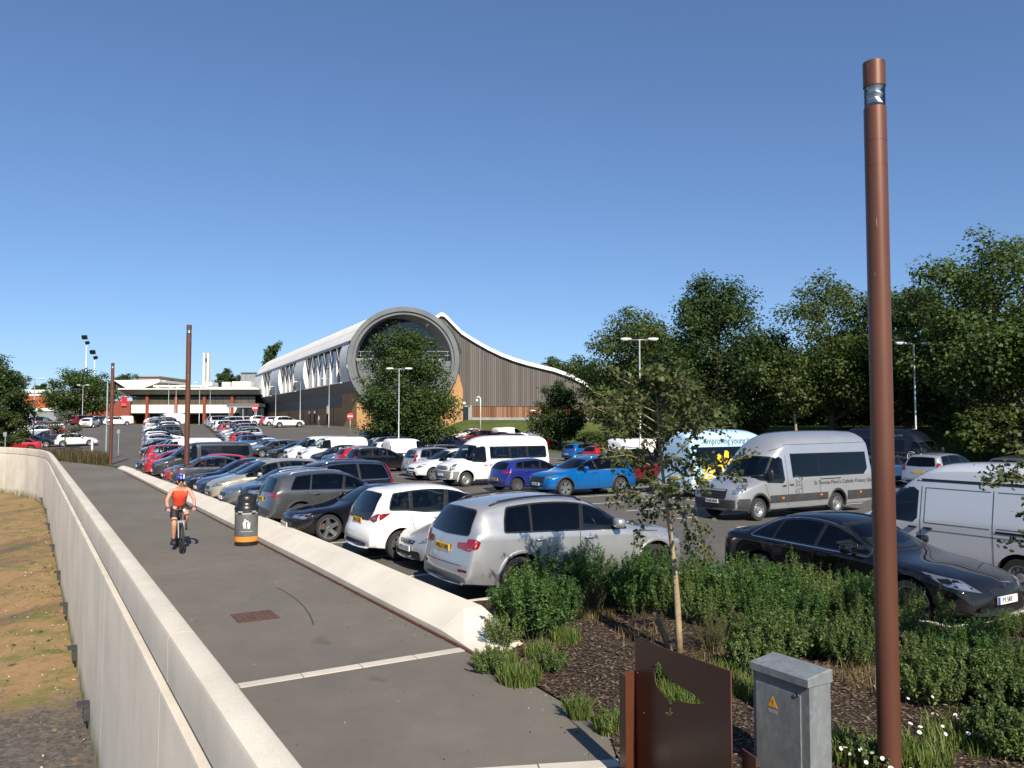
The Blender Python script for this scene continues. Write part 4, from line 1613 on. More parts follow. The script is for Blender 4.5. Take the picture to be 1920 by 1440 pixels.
def build_model(S):
    L, W, H = S['L'], S['W'], S['H']
    top = smooth_curve(S['top'], S.get('step', 0.085))
    belt = S['belt']
    sill = S.get('sill', 0.24)
    roofw = S.get('roofw', 0.74)
    rt = S.get('rail', 0.10)
    fr, rr_ = S.get('nose_r', 0.75), S.get('tail_r', 0.45)
    fe, re_ = S.get('nose_w', 0.74), S.get('tail_w', 0.86)
    def T(d):
        return interp(top, d)
    def plan(d):
        w = W / 2
        if d < fr:
            k = 1 - d / fr
            return w * (fe + (1 - fe) * sqrt(max(0, 1 - k ** 2.4)))
        if L - d < rr_:
            k = 1 - (L - d) / rr_
            return w * (re_ + (1 - re_) * sqrt(max(0, 1 - k ** 2.4)))
        return w
    bowf, bowr = S.get('bowf', 0.16), S.get('bowr', 0.10)
    waist = S.get('waist', 0.985)
    def section(d, tz):
        W2 = plan(d)
        B = min(interp(belt, d), tz - 0.05)
        gh = min(1.0, max(0.0, (tz - B - 0.05) / 0.32))
        gh = gh * gh * (3 - 2 * gh)
        zb = sill + 0.05 * (sstep(0.6, 0.0, d) + sstep(L - 0.6, L, d))
        wr = lerp(W2 * S.get('bonnetw', 0.80), W2 * roofw, gh)
        wbl = W2 * lerp(0.955, waist, gh)
        ze = tz - lerp(0.022, S.get('edge', 0.06), gh)
        pts = [(0, tz), (wr * 0.35, tz - 0.003), (wr * 0.68, lerp(tz, ze, 0.28)), (wr * 0.9, lerp(tz, ze, 0.66)), (wr, ze)]
        bul = S.get('bulge', 0.012) * gh
        for t in (0.08, 0.36, 0.68, 0.95):
            y = lerp(wr, wbl, t) + bul * 4 * t * (1 - t) + 0.012 * gh * (1 - t)
            pts.append((y, lerp(ze, B, t)))
        pts += [(lerp(wbl, W2, 0.75), B - 0.035), (W2, B - 0.10 if B - 0.10 > zb + 0.2 else lerp(B, zb, 0.3)),
                (W2 * 0.995, lerp(B, zb, 0.52)), (W2 * 1.0, lerp(B, zb, 0.66)), (W2 * 0.985, lerp(B, zb, 0.82)), (W2 * 0.955, zb + 0.03), (W2 * 0.90, zb), (W2 * 0.45, zb - 0.01), (0, zb - 0.01)]
        x = L / 2 - d
        fx = 0.0
        if x > L / 2 - 1.3:
            fx = -bowf * ((x - (L / 2 - 1.3)) / 1.3) ** 1.2
        elif -x > L / 2 - 0.9:
            fx = bowr * ((-x - (L / 2 - 0.9)) / 0.9) ** 1.2
        cowl, rf = S['ws']
        wsb = S.get('wsbow', 0.10) * sstep(0.3, cowl, d) * (1 - sstep(rf, rf + 0.8, d))
        out = []
        for y, z in pts:
            q = (y / (W / 2)) ** 2
            out.append((x + fx * q - wsb * q * (1 if z > B else 0.4), y, z))
        return out
    loops = []
    for d, tz in top:
        h = section(d, tz)
        loop = list(h) + [(p[0], -p[1], p[2]) for p in reversed(h[1:-1])]
        loops.append(loop)
    mb = MB()
    mb.ring(loops, 0, True, True)
    k = len(loops[0])
    nh = len(h)
    for i in range(len(mb.f) - 2):
        j = i % k
        if nh - 3 <= j <= nh + 1:
            mb.m[i] = 1
    body0 = mb.mesh('body', [P_SILVER, M_WELL], True)
    bm = bmesh.new()
    bm.from_mesh(body0)
    bmesh.ops.recalc_face_normals(bm, faces=bm.faces)
    bvh = BVHTree.FromBMesh(bm)
    bm.to_mesh(body0)
    bm.free()
    # wheel arches
    r = S['r']
    xf = L / 2 - S['fo']
    xr = xf - S['wb']
    cutters = []
    ra = r + S.get('gap', 0.055)
    for x in (xf, xr):
        for sy in (1, -1):
            c = MB()
            c.lathe([(ra, (W / 2 - 0.34) * sy), (ra, (W / 2 + 0.3) * sy)], 40, 0, (x, 0, r + S.get('archup', 0.02)), 'Y', True, True)
            cm = c.mesh('cut', [M_WELL])
            b2 = bmesh.new()
            b2.from_mesh(cm)
            bmesh.ops.recalc_face_normals(b2, faces=b2.faces)
            b2.to_mesh(cm)
            b2.free()
            cutters.append(cm)
    M = Model()
    M.S = S
    PN = 0.004
    def side_poly(poly):
        return [(L / 2 - p[0], p[1]) for p in poly]
    def put(name, polys, frames, off, mat, slot=None, parent=None, detail=0, step=0.12, holes=()):
        vs, fs = [], []
        for poly, fr_ in zip(polys, frames):
            res = patch(bvh, poly, fr_, off, step, holes)
            if res is None:
                continue
            o = len(vs)
            vs += res[0]
            fs += [tuple(i + o for i in f) for f in res[1]]
        if not fs:
            return None
        me = bpy.data.meshes.new(name)
        me.from_pydata(vs, [], fs)
        me.materials.append(mat)
        me.polygons.foreach_set('use_smooth', [True] * len(me.polygons))
        me.update()
        return M.add(name, me, slot, parent, detail)
    M.put = put
    # side glass
    panes = S.get('panes')
    if panes is None:
        g0, g1 = None, S['cpil'][0]
        lo = lambda d: interp(belt, d) + S.get('glass_up', 0.03)
        hi = lambda d: T(d) - rt
        d = S['ws'][0] - 0.2
        while d < L and hi(d) < lo(d) + 0.02:
            d += 0.01
        g0 = d
        cb, ct = S['cpil']
        g0 += 0.05
        poly = [(g0 + (cb - g0) * i / 6, lo(g0 + (cb - g0) * i / 6)) for i in range(7)]
        if ct < cb:
            mid = (lerp(cb, ct, 0.5) + 0.02, lerp(lo(cb), hi(ct), 0.5))
            if mid[1] > lo(cb):
                poly.append(mid)
        poly += [(ct + (g0 - ct) * i / 10, hi(ct + (g0 - ct) * i / 10)) for i in range(11)]
        dlo = round_poly(poly, 0.035, 2)
        panes = []
        edges = S['pillars']          # [(d_bottom, d_top, half width)]
        prev = None
        for e in edges + [None]:
            q = [(-p[0], p[1]) for p in dlo]
            if prev is not None:
                q = clip_half(q, (-(prev[0] + prev[2]), 0.0 + interp(belt, prev[0])), (-(prev[1] + prev[2]), T(prev[1])))
            if e is not None:
                q = clip_half(q, (-(e[1] - e[2]), T(e[1])), (-(e[0] - e[2]), interp(belt, e[0])))
            if len(q) >= 3 and abs(poly_area(q)) > 0.004:
                panes.append([(-p[0], p[1]) for p in q])
            prev = e
        panes = [round_poly(p, 0.03, 2) for p in panes]
        outer = offset_poly(side_poly(dlo), 0.018)
        rims = [dlo]
        chrome = S.get('dlo_chrome', False)
        for fr_, sname in ((F_SIDE_L, 'l'), (F_SIDE_R, 'r')):
            if chrome:
                put('window_trim', [offset_poly(side_poly(dlo), 0.034)], [fr_], 0.0035, M_CHROME, 'dlo', detail=1, step=0.07, holes=[outer])
    else:
        rims = S.get('surrounds', panes)
    opens = [inset(side_poly(pl), 0.014) for pl in panes]
    for fr_ in (F_SIDE_L, F_SIDE_R):
        for pl in rims:
            put('window_surround', [offset_poly(side_poly(pl), 0.018)], [fr_], 0.006, M_TRIM, None, detail=0, step=0.08, holes=opens)
    npn = len(panes)
    for i, pl in enumerate(panes):
        priv = i >= S.get('priv_from', 99)
        for fr_ in (F_SIDE_L, F_SIDE_R):
            sp = side_poly(pl)
            put('side_window', [inset(sp, 0.008)], [fr_], 0.010, M_PRIV if priv else M_GLASS, 'priv' if priv else 'glass', step=0.09)
    # windscreen and rear window
    cowl, rf = S['ws']
    def hw(d, f):
        return plan(d) * f
    zc, zr = T(cowl) + 0.02, T(rf) - 0.02
    wb_, wt_ = W / 2 * S.get('wsw', (0.80, 0.62))[0], W / 2 * S.get('wsw', (0.80, 0.62))[1]
    wsp = round_poly([(-wb_, zc + 0.05), (-wb_ * 0.5, zc + 0.012), (0, zc), (wb_ * 0.5, zc + 0.012), (wb_, zc + 0.05), (wt_, zr - 0.03), (wt_ * 0.5, zr - 0.008), (0, zr), (-wt_ * 0.5, zr - 0.008), (-wt_, zr - 0.03)], 0.06, 3)
    put('windscreen_surround', [offset_poly(wsp, 0.03)], [F_FRONT], 0.010, M_TRIM, step=0.07, holes=[offset_poly(wsp, -0.02)])
    wi = put('windscreen', [wsp], [F_FRONT], 0.018, M_GLASS, 'wsglass', step=0.08)
    rw = S.get('rw')
    if rw:
        (yb, zb_), (yt, zt_) = rw
        rp = round_poly([(-yb, zb_ + 0.02), (0, zb_), (yb, zb_ + 0.02), (yt, zt_ - 0.02), (0, zt_), (-yt, zt_ - 0.02)], 0.07, 4)
        put('rear_window_surround', [offset_poly(rp, 0.02)], [F_REAR], 0.007, M_TRIM, step=0.08, holes=[offset_poly(rp, -0.02)])
        put('rear_window', [rp], [F_REAR], 0.012, M_PRIV, 'rwglass', step=0.09)
    # openings and cabin hollow
    def cutter(poly, axis, a, b):
        c = MB()
        if poly_area(poly) < 0:
            poly = poly[::-1]
        L0 = [(p[0], a, p[1]) if axis == 'Y' else (a, p[0], p[1]) for p in poly]
        L1 = [(p[0], b, p[1]) if axis == 'Y' else (b, p[0], p[1]) for p in poly]
        c.ring([L0, L1], 0)
        cm = c.mesh('cut', [M_SEAT])
        b2 = bmesh.new()
        b2.from_mesh(cm)
        bmesh.ops.recalc_face_normals(b2, faces=b2.faces)
        b2.to_mesh(cm)
        b2.free()
        cutters.append(cm)
    ci = W / 2 - 0.20
    cutter(inset(wsp, 0.025), 'X', L / 2 - rf - 0.55, L / 2 + 0.05)
    if rw:
        xin = L / 2 - (S['cpil'][1] if 'cpil' in S else L - 1.0) + 0.15
        cutter(inset(rp, 0.025), 'X', -L / 2 - 0.05, xin)
    for q in opens:
        cutter(q, 'Y', -W / 2 - 0.1, W / 2 + 0.1)
    gaps = [((a_[0], interp(belt, a_[0])), (a_[1], T(a_[1]) - rt), a_[2]) for a_ in S.get('pillars', [])]
    if 'panes' in S:
        for a_, b_ in zip(panes[1:], panes[2:]):
            dm = (max(p[0] for p in a_) + min(p[0] for p in b_)) / 2
            gaps.append(((dm, min(p[1] for p in a_)), (dm, max(p[1] for p in a_)), 0.03))
    for (da, za), (db_, zb2), hw_ in gaps:
        k_ = hw_ + 0.06
        q = [(L / 2 - da - k_, za + 0.075), (L / 2 - da + k_, za + 0.075), (L / 2 - db_ + k_, zb2 - 0.055), (L / 2 - db_ - k_, zb2 - 0.055)]
        if zb2 - za > 0.2:
            cutter(q, 'Y', -ci, ci)
    body = boolean_cut(body0, cutters)
    body.name = 'body'
    body.polygons.foreach_set('use_smooth', [True] * len(body.polygons))
    body.set_sharp_from_angle(angle=radians(38))
    bi = M.add('body', body, 'paint')
    # seats and steering wheel
    zb0 = interp(belt, cowl + 1.0)
    rows_ = S.get('seats', [(cowl + 1.32, zb0)] if 'panes' in S else [(cowl + 1.32, zb0), (cowl + 2.25, zb0 + 0.02)])
    for d_, z_ in rows_:
        if T(d_) < z_ + 0.36:
            continue
        for sy in (-1, 1):
            b = blob((L / 2 - d_ + 0.03, sy * W * 0.2, z_ + 0.04), (0.16, 0.46, 0.34), 3.0, 12, 8)
            h_ = blob((L / 2 - d_ - 0.02, sy * W * 0.2, z_ + 0.27), (0.10, 0.26, 0.17), 2.8, 10, 6)
            b.add(h_.v, h_.f)
            M.add('seat', b.mesh('seat', [M_SEAT], True), 'seat')
    st_ = MB()
    cx, cz = L / 2 - cowl - 0.62, zb0 + 0.03
    st_.tube([(cx - 0.06 * sin(a), -W * 0.2 + 0.18 * cos(a), cz + 0.17 * sin(a)) for a in span(0, 2 * pi, 17)], 0.016, 6)
    M.add('steering_wheel', st_.mesh('steering_wheel', [M_TRIM], True), None, None, 1)
    # lamps
    for key, nm, mat, phi in (('head', 'headlight', M_WLENS, radians(42)), ('tail', 'tail_light', M_REDLENS, radians(180 - 42))):
        if key not in S:
            continue
        for sy in (1, -1):
            d_, ax = corner_frame(phi, sy)
            xc = (L / 2 - 0.14) * (1 if key == 'head' else -1)
            yc = (W / 2 - 0.12) * sy
            a0 = ax.x * xc + ax.y * yc
            # u grows towards the flank
            sg = -1 if key == 'head' else 1
            flank = Vector((-1 if key == 'head' else 1, 0, 0))
            sg = 1 if ax.dot(flank) > 0 else -1
            poly = [(a0 + sg * u, z) for u, z in S[key]]
            hi_ = put(nm, [round_poly(poly, 0.03, 3)], [(d_, ax, UPZ)], 0.008, mat, key, step=0.07)
            if hi_ is None:
                continue
            inner = S.get(key + '_in')
            if inner:
                for j_, q_ in enumerate(inner):
                    poly2 = [(a0 + sg * u, z) for u, z in q_]
                    put('lens', [round_poly(poly2, 0.02, 3)], [(d_, ax, UPZ)], 0.012, M_WLENS if key == 'tail' else M_LAMPIN, None, hi_, detail=1, step=0.06)
    # front and rear dark panels
    for nm, poly, mat, off in S.get('front', []):
        put(nm, [round_poly(poly, 0.03, 3)], [F_FRONT], off, mat, 'fr_' + nm, detail=0)
    for nm, poly, mat, off in S.get('rear', []):
        put(nm, [round_poly(poly, 0.03, 3)], [F_REAR], off, mat, 're_' + nm, detail=0)
    for nm, poly, mat, off in S.get('flank', []):
        for fr_ in (F_SIDE_L, F_SIDE_R):
            put(nm, [side_poly(poly)], [fr_], off, mat, 'fl_' + nm, detail=0)
    # grille bars
    g = S.get('bars')
    if g:
        y0, y1, z0, z1, nb_, mat = g
        for i in range(nb_):
            z = lerp(z0, z1, (i + 0.5) / nb_)
            put('grille_bar', [[(-y0, z - 0.012), (y0, z - 0.012), (y0, z + 0.012), (-y0, z + 0.012)]], [F_FRONT], 0.03, mat, None, detail=2)
    # panel gaps
    for pl in S.get('seams', []):
        for fr_ in (F_SIDE_L, F_SIDE_R):
            strips = []
            sp = side_poly(pl)
            for a, b in zip(sp, sp[1:]):
                v = Vector((b[0] - a[0], b[1] - a[1]))
                if v.length < 1e-4:
                    continue
                nn = Vector((-v.y, v.x)).normalized() * 0.0055
                strips.append([(a[0] + nn.x, a[1] + nn.y), (b[0] + nn.x, b[1] + nn.y), (b[0] - nn.x, b[1] - nn.y), (a[0] - nn.x, a[1] - nn.y)])
            put('panel_gap', strips, [fr_] * len(strips), 0.0045, M_SEAM, None, detail=1, step=0.06)
    # door handles
    for dd, z in S.get('handles', []):
        for sy in (1, -1):
            h = bvh.ray_cast(Vector((L / 2 - dd, 3 * sy, z)), Vector((0, -sy, 0)))
            if h[0] is None:
                continue
            b = blob((L / 2 - dd, h[0].y + 0.018 * sy, z), (0.20, 0.05, 0.035), 3.0, 10, 6)
            M.add('door_handle', b.mesh('door_handle', [P_SILVER], True), S.get('handle_slot', 'paint'), None, 1)
    # mirrors
    md = S.get('mirror', (S['ws'][0] + 0.42, interp(belt, S['ws'][0] + 0.4) + 0.10))
    for sy in (1, -1):
        x = L / 2 - md[0]
        h = bvh.ray_cast(Vector((x, 3 * sy, md[1] - 0.06)), Vector((0, -sy, 0)))
        y = h[0].y if h[0] is not None else W / 2 * sy
        sz = S.get('mirror_size', (0.17, 0.23, 0.15))
        b = blob((x, y + sy * (0.07 + sz[1] / 2), md[1]), sz, 3.4, 12, 8)
        b.box((x + 0.02, y + sy * 0.05, md[1] - sz[2] * 0.35), (0.07, 0.16, 0.04))
        M.add('wing_mirror', b.mesh('wing_mirror', [P_SILVER], True, 50), S.get('mirror_slot', 'paint'), None, 0)
    # roof rails
    rl = S.get('rails')
    if rl:
        d0, d1, mat = rl
        for sy in (1, -1):
            pts = []
            for i in range(12):
                d = lerp(d0, d1, i / 11)
                y = plan(d) * roofw * 0.9 * sy
                h = bvh.ray_cast(Vector((L / 2 - d, y, 5)), Vector((0, 0, -1)))
                up = 0.045 if 0 < i < 11 else 0.0
                pts.append((L / 2 - d, y, h[0].z + up))
            b = MB()
            b.tube(pts, 0.018, 8)
            M.add('roof_rail', b.mesh('roof_rail', [mat], True), 'rail', None, 0)
    # number plates
    for which, key in (('front', 'plate_f'), ('rear', 'plate_r')):
        if key in S:
            z = S[key]
            fr_ = F_FRONT if which == 'front' else F_REAR
            sgn = 1 if which == 'front' else -1
            h = bvh.ray_cast(Vector((6 * sgn, 0, z)), Vector((-sgn, 0, 0)))
            h2 = bvh.ray_cast(Vector((6 * sgn, 0.24, z)), Vector((-sgn, 0, 0)))
            x = h[0].x + 0.022 * sgn
            b = MB()
            b.box((x, 0, z), (0.02, 0.52, 0.112))
            i = M.add('number_plate', b.mesh('number_plate', [M_PLW if which == 'front' else M_PLY]), 'plate_' + which, None, 0)
            M.plate_pos = getattr(M, 'plate_pos', {})
            M.plate_pos[which] = (x + 0.011 * sgn, z)
    # wheels
    ty, rim = wheel_meshes(r, S.get('wheel', 'five'), S.get('tw', 0.225))
    for x in (xf, xr):
        for sy in (1, -1):
            wi_ = M.add('wheel', ty, None, None, 0, (x, sy * (W / 2 - 0.135 - S.get('win', 0.0)), r), 0.0 if sy > 0 else pi)
            M.add('rim', rim, 'rim', wi_, 0)
    # arch lips
    lip = S.get('lip')
    if lip:
        for x in (xf, xr):
            for sy in (1, -1):
                ring_in, ring_out = [], []
                zc_ = r + S.get('archup', 0.02)
                a_lo = -0.25
                loopsA = []
                for i in range(19):
                    a = lerp(a_lo, pi - a_lo, i / 18)
                    c, s_ = cos(a), sin(a)
                    pts = []
                    for rad, oy in ((ra - 0.004, -0.06), (ra - 0.004, 0.014), (ra + lip[0] * 0.6, 0.02), (ra + lip[0], 0.0)):
                        px, pz = x + c * rad, zc_ + s_ * rad
                        h = bvh.ray_cast(Vector((px, 3 * sy, max(pz, sill + 0.03))), Vector((0, -sy, 0)))
                        yy = h[0].y if h[0] is not None else W / 2 * sy
                        pts.append((px, yy + sy * oy, pz))
                    loopsA.append(pts)
                b = MB()
                b.ring(loopsA, 0, True, True, closed=False)
                M.add('wheel_arch', b.mesh('wheel_arch', [lip[1]], True, 40), lip[2] if len(lip) > 2 else None, None, 0)
    M.bvh = bvh
    M.plan, M.T = plan, T
    return M

def place(M, name, loc, heading, mats, label, cat, group=None, detail=1, plate=None, skip=()):
    """one vehicle: an empty with a copy of every part; mats maps slots to materials"""
    root = empty(name, loc, heading)
    tag(root, label, cat, group)
    made = {}
    for i, (nm, me, slot, par, det, l, rz) in enumerate(M.parts):
        if det > detail or nm in skip:
            continue
        p = made.get(par, root) if par is not None else root
        o = bpy.data.objects.new(nm, me)
        COL.objects.link(o)
        o.parent = p
        if l is not None:
            o.location = l
            o.rotation_euler = (0, 0, rz)
        if slot and slot in mats and mats[slot] is not None:
            o.material_slots[0].link = 'OBJECT'
            o.material_slots[0].material = mats[slot]
        made[i] = o
    return root

def plate_text(root, M, which, body, band=False):
    x, z = M.plate_pos[which]
    sg = 1 if which == 'front' else -1
    me = text_mesh('plate_lettering', body, 0.105, M_INK, 0.001, spacing=0.95)
    o = obj('plate_lettering', me, root)
    o.rotation_euler = (radians(90), 0, radians(90) * sg)
    o.location = (x + 0.003 * sg, -0.02 * sg if band else 0, z)
    if band:
        b = MB()
        b.box((x + 0.002 * sg, -0.238 * sg, z), (0.004, 0.045, 0.108))
        mk('plate_band', b, M_EUBLUE, root)

# ---------------------------------------------------------------- vehicle shapes (d = metres behind the nose)
def spec(**k):
    return k

SPECS = {}
SPECS['large_suv'] = spec(L=4.89, W=1.94, H=1.74, r=0.375, wb=2.93, fo=0.87, sill=0.30, wheel='dark', tw=0.27, gap=0.06,
    top=[(0, .56), (.02, .74), (.09, .90), (.45, 1.03), (1.28, 1.15), (2.05, 1.57), (2.5, 1.69), (3.2, 1.735), (3.95, 1.69), (4.42, 1.61), (4.52, 1.545), (4.72, 1.20), (4.77, 1.08), (4.82, .85), (4.87, .66), (4.89, .50)],
    belt=[(0, .78), (1.2, 1.06), (2.5, 1.11), (3.8, 1.15), (4.9, 1.19)], roofw=.70, rail=.115, edge=.07, ws=(1.36, 2.1), wsw=(.80, .63),
    cpil=(4.12, 3.98), pillars=[(2.58, 2.40, .035), (3.60, 3.50, .016)], priv_from=1,
    rw=((.74, 1.14), (.60, 1.555)), head=[(-.30, .78), (.22, .83), (.28, .90), (-.28, .90)],
    tail=[(-.30, .93), (-.02, .90), (.16, .95), (.20, 1.07), (.10, 1.11), (-.06, 1.10), (-.07, 1.04), (-.30, 1.02)],
    tail_in=[[(-.04, .925), (.08, .94), (.08, .955), (-.04, .945)]],
    rear=[('bumper_reflector', [(-.86, .56), (-.62, .56), (-.62, .60), (-.86, .60)], M_REDDARK, .006), ('bumper_reflector', [(.62, .56), (.86, .56), (.86, .60), (.62, .60)], M_REDDARK, .006),
          ('tailgate_gap', [(-.66, .655), (.66, .655), (.66, .664), (-.66, .664)], M_SEAM, .004), ('lower_valance', [(-.7, .36), (.7, .36), (.72, .40), (-.72, .40)], M_PLASTIC, .005)],
    front=[('grille', [(-.45, .62), (.45, .62), (.42, .86), (-.42, .86)], M_TRIM, .006), ('bumper_intake', [(-.6, .36), (.6, .36), (.5, .50), (-.5, .50)], M_PLASTIC, .006)],
    flank=[('sill_trim', [(1.28, .30), (3.42, .30), (3.42, .345), (1.28, .345)], M_ALLOY, .008)],
    seams=[[(1.42, 1.10), (1.40, .75), (1.52, .36)], [(2.60, 1.12), (2.62, .75), (2.62, .36)], [(3.66, 1.14), (3.62, .95), (3.30, .62)], [(1.52, .37), (3.30, .37)], [(.75, .99), (1.40, 1.05)]],
    handles=[(2.40, 1.0), (3.42, 1.03)], handle_slot='paint', mirror=(1.83, 1.22), mirror_size=(.18, .24, .17), rails=(2.35, 4.25, M_TRIM), plate_f=.55, plate_r=.90, lip=(.05, P_SILVER, 'paint'))

SPECS['small_mpv'] = spec(L=4.29, W=1.81, H=1.615, r=0.325, wb=2.64, fo=.86, sill=.25, wheel='five',
    top=[(0, .48), (.03, .64), (.14, .79), (.55, .93), (1.0, 1.05), (1.75, 1.45), (2.2, 1.57), (2.75, 1.61), (3.4, 1.57), (3.82, 1.49), (4.06, 1.16), (4.14, .98), (4.2, .78), (4.27, .66), (4.29, .45)],
    belt=[(0, .75), (1.0, .98), (2.2, 1.0), (3.1, 1.02), (3.3, 1.07), (4.3, 1.12)], roofw=.70, ws=(1.02, 1.82), wsw=(.80, .64), cpil=(3.78, 3.62),
    pillars=[(1.45, 1.30, .02), (2.42, 2.28, .04), (3.26, 3.2, .03)], rw=((.66, 1.05), (.56, 1.46)), head=[(-.2, .70), (.22, .78), (.36, .92), (.0, .86)],
    tail=[(-.20, .92), (.02, .86), (.20, .92), (.36, 1.06), (.10, 1.05)], tail_in=[[(-.1, .94), (.06, .91), (.08, .96), (-.02, .97)]],
    rear=[('tailgate_black', [(-.55, .88), (.55, .88), (.66, 1.06), (-.66, 1.06)], M_TRIM, .0035), ('lower_valance', [(-.6, .34), (.6, .34), (.62, .42), (-.62, .42)], M_PLASTIC, .005)],
    front=[('grille', [(-.4, .5), (.4, .5), (.44, .62), (-.44, .62)], M_TRIM, .006), ('bumper_intake', [(-.55, .32), (.55, .32), (.5, .44), (-.5, .44)], M_PLASTIC, .006)],
    seams=[[(1.35, .99), (1.32, .7), (1.5, .32)], [(2.42, 1.0), (2.42, .32)], [(3.3, 1.05), (3.2, .7), (3.05, .55)]], handles=[(2.2, .92), (2.65, .92)],
    mirror=(1.55, 1.10), plate_f=.52, plate_r=.86)

SPECS['coupe'] = spec(L=4.72, W=1.86, H=1.37, r=.345, wb=2.77, fo=.88, sill=.20, wheel='sport', tw=.26, gap=.04,
    top=[(0, .40), (.02, .58), (.08, .70), (.5, .81), (1.4, .94), (2.2, 1.28), (2.6, 1.355), (3.05, 1.355), (3.7, 1.22), (4.2, 1.03), (4.58, .97), (4.66, .86), (4.70, .62), (4.72, .42)],
    belt=[(0, .66), (1.3, .88), (3.0, .93), (4.7, .95)], roofw=.66, ws=(1.46, 2.25), wsw=(.78, .6), cpil=(3.75, 3.5), pillars=[(2.85, 2.75, .03)],
    rw=((.6, .98), (.5, 1.26)), head=[(-.34, .62), (.12, .60), (.24, .74), (-.3, .69)], head_in=[[(-.25, .635), (-.1, .63), (-.1, .68), (-.25, .675)], [(-.02, .625), (.10, .63), (.12, .69), (-.02, .68)]],
    tail=[(-.3, .78), (.2, .80), (.22, .90), (-.3, .88)],
    front=[('grille', [(-.48, .28), (.48, .28), (.56, .58), (-.56, .58)], M_TRIM, .006), ('side_intake', [(.62, .30), (.82, .34), (.80, .46), (.64, .44)], M_TRIM, .006), ('side_intake', [(-.82, .34), (-.62, .30), (-.64, .44), (-.80, .46)], M_TRIM, .006)],
    seams=[[(1.55, .86), (1.5, .6), (1.6, .28)], [(2.9, .9), (2.95, .28)]], handles=[(2.75, .82)], mirror=(1.95, 1.0), plate_f=.42, plate_r=.6)

SPECS['mid_suv'] = spec(L=4.66, W=1.89, H=1.64, r=.36, wb=2.85, fo=.84, sill=.28, wheel='five', tw=.25, dlo_chrome=True,
    top=[(0, .50), (.02, .70), (.1, .88), (.45, .99), (1.25, 1.09), (2.0, 1.48), (2.45, 1.60), (3.0, 1.635), (3.7, 1.59), (4.2, 1.50), (4.28, 1.44), (4.46, 1.12), (4.52, 1.0), (4.58, .8), (4.64, .64), (4.66, .46)],
    belt=[(0, .76), (1.2, 1.02), (3.0, 1.07), (4.6, 1.10)], roofw=.70, ws=(1.32, 2.06), wsw=(.80, .63), cpil=(3.98, 3.78), pillars=[(2.45, 2.3, .035), (3.42, 3.3, .016)], priv_from=1,
    rw=((.68, 1.06), (.56, 1.43)), head=[(-.25, .74), (.2, .78), (.32, .90), (-.22, .86)], head_in=[[(-.1, .77), (.05, .78), (.06, .84), (-.1, .83)]],
    tail=[(-.34, .93), (.18, .92), (.26, .98), (.1, 1.05), (-.34, 1.02)], tail_in=[[(-.3, .97), (.1, .97), (.1, .985), (-.3, .985)]],
    rear=[('lower_valance', [(-.7, .34), (.7, .34), (.75, .48), (-.75, .48)], M_PLASTIC, .005)],
    front=[('grille', [(-.48, .56), (.48, .56), (.5, .82), (-.5, .82)], M_TRIM, .006), ('bumper_intake', [(-.65, .34), (.65, .34), (.55, .46), (-.55, .46)], M_PLASTIC, .006)],
    bars=(.46, .46, .58, .80, 3, M_PLASTIC),
    seams=[[(1.38, 1.05), (1.36, .7), (1.5, .36)], [(2.47, 1.06), (2.5, .36)], [(3.48, 1.08), (3.45, .9), (3.2, .58)]], handles=[(2.28, .96), (3.24, .98)],
    mirror=(1.78, 1.16), rails=(2.3, 4.0, M_ALLOY), plate_f=.52, plate_r=.84, lip=(.05, M_PLASTIC))

SPECS['hatch'] = spec(L=4.32, W=1.80, H=1.46, r=.325, wb=2.62, fo=.86, sill=.22, wheel='five',
    top=[(0, .44), (.03, .60), (.14, .74), (.6, .88), (1.15, .98), (1.95, 1.36), (2.35, 1.445), (2.8, 1.46), (3.4, 1.41), (3.85, 1.31), (4.08, 1.04), (4.16, .88), (4.24, .72), (4.30, .6), (4.32, .42)],
    belt=[(0, .70), (1.1, .91), (2.5, .95), (4.3, 1.02)], roofw=.69, ws=(1.2, 2.0), wsw=(.79, .62), cpil=(3.74, 3.5), pillars=[(2.35, 2.25, .035), (3.28, 3.15, .016)],
    rw=((.62, 1.0), (.52, 1.29)), head=[(-.28, .60), (.2, .66), (.36, .83), (-.14, .74)], head_in=[[(-.14, .63), (.04, .65), (.06, .72), (-.1, .7)]],
    tail=[(-.2, .82), (.16, .80), (.28, .92), (-.16, .96)], tail_in=[[(-.1, .85), (.08, .84), (.08, .87), (-.1, .88)]],
    rear=[('lower_valance', [(-.6, .30), (.6, .30), (.62, .40), (-.62, .40)], M_PLASTIC, .005)],
    front=[('grille', [(-.4, .52), (.4, .52), (.44, .64), (-.44, .64)], M_TRIM, .006), ('bumper_intake', [(-.6, .28), (.6, .28), (.5, .42), (-.5, .42)], M_PLASTIC, .006)],
    seams=[[(1.3, .93), (1.28, .6), (1.42, .30)], [(2.36, .95), (2.4, .30)], [(3.35, .99), (3.3, .8), (3.02, .5)]], handles=[(2.18, .84), (3.1, .88)], mirror=(1.66, 1.02), plate_f=.47, plate_r=.74)

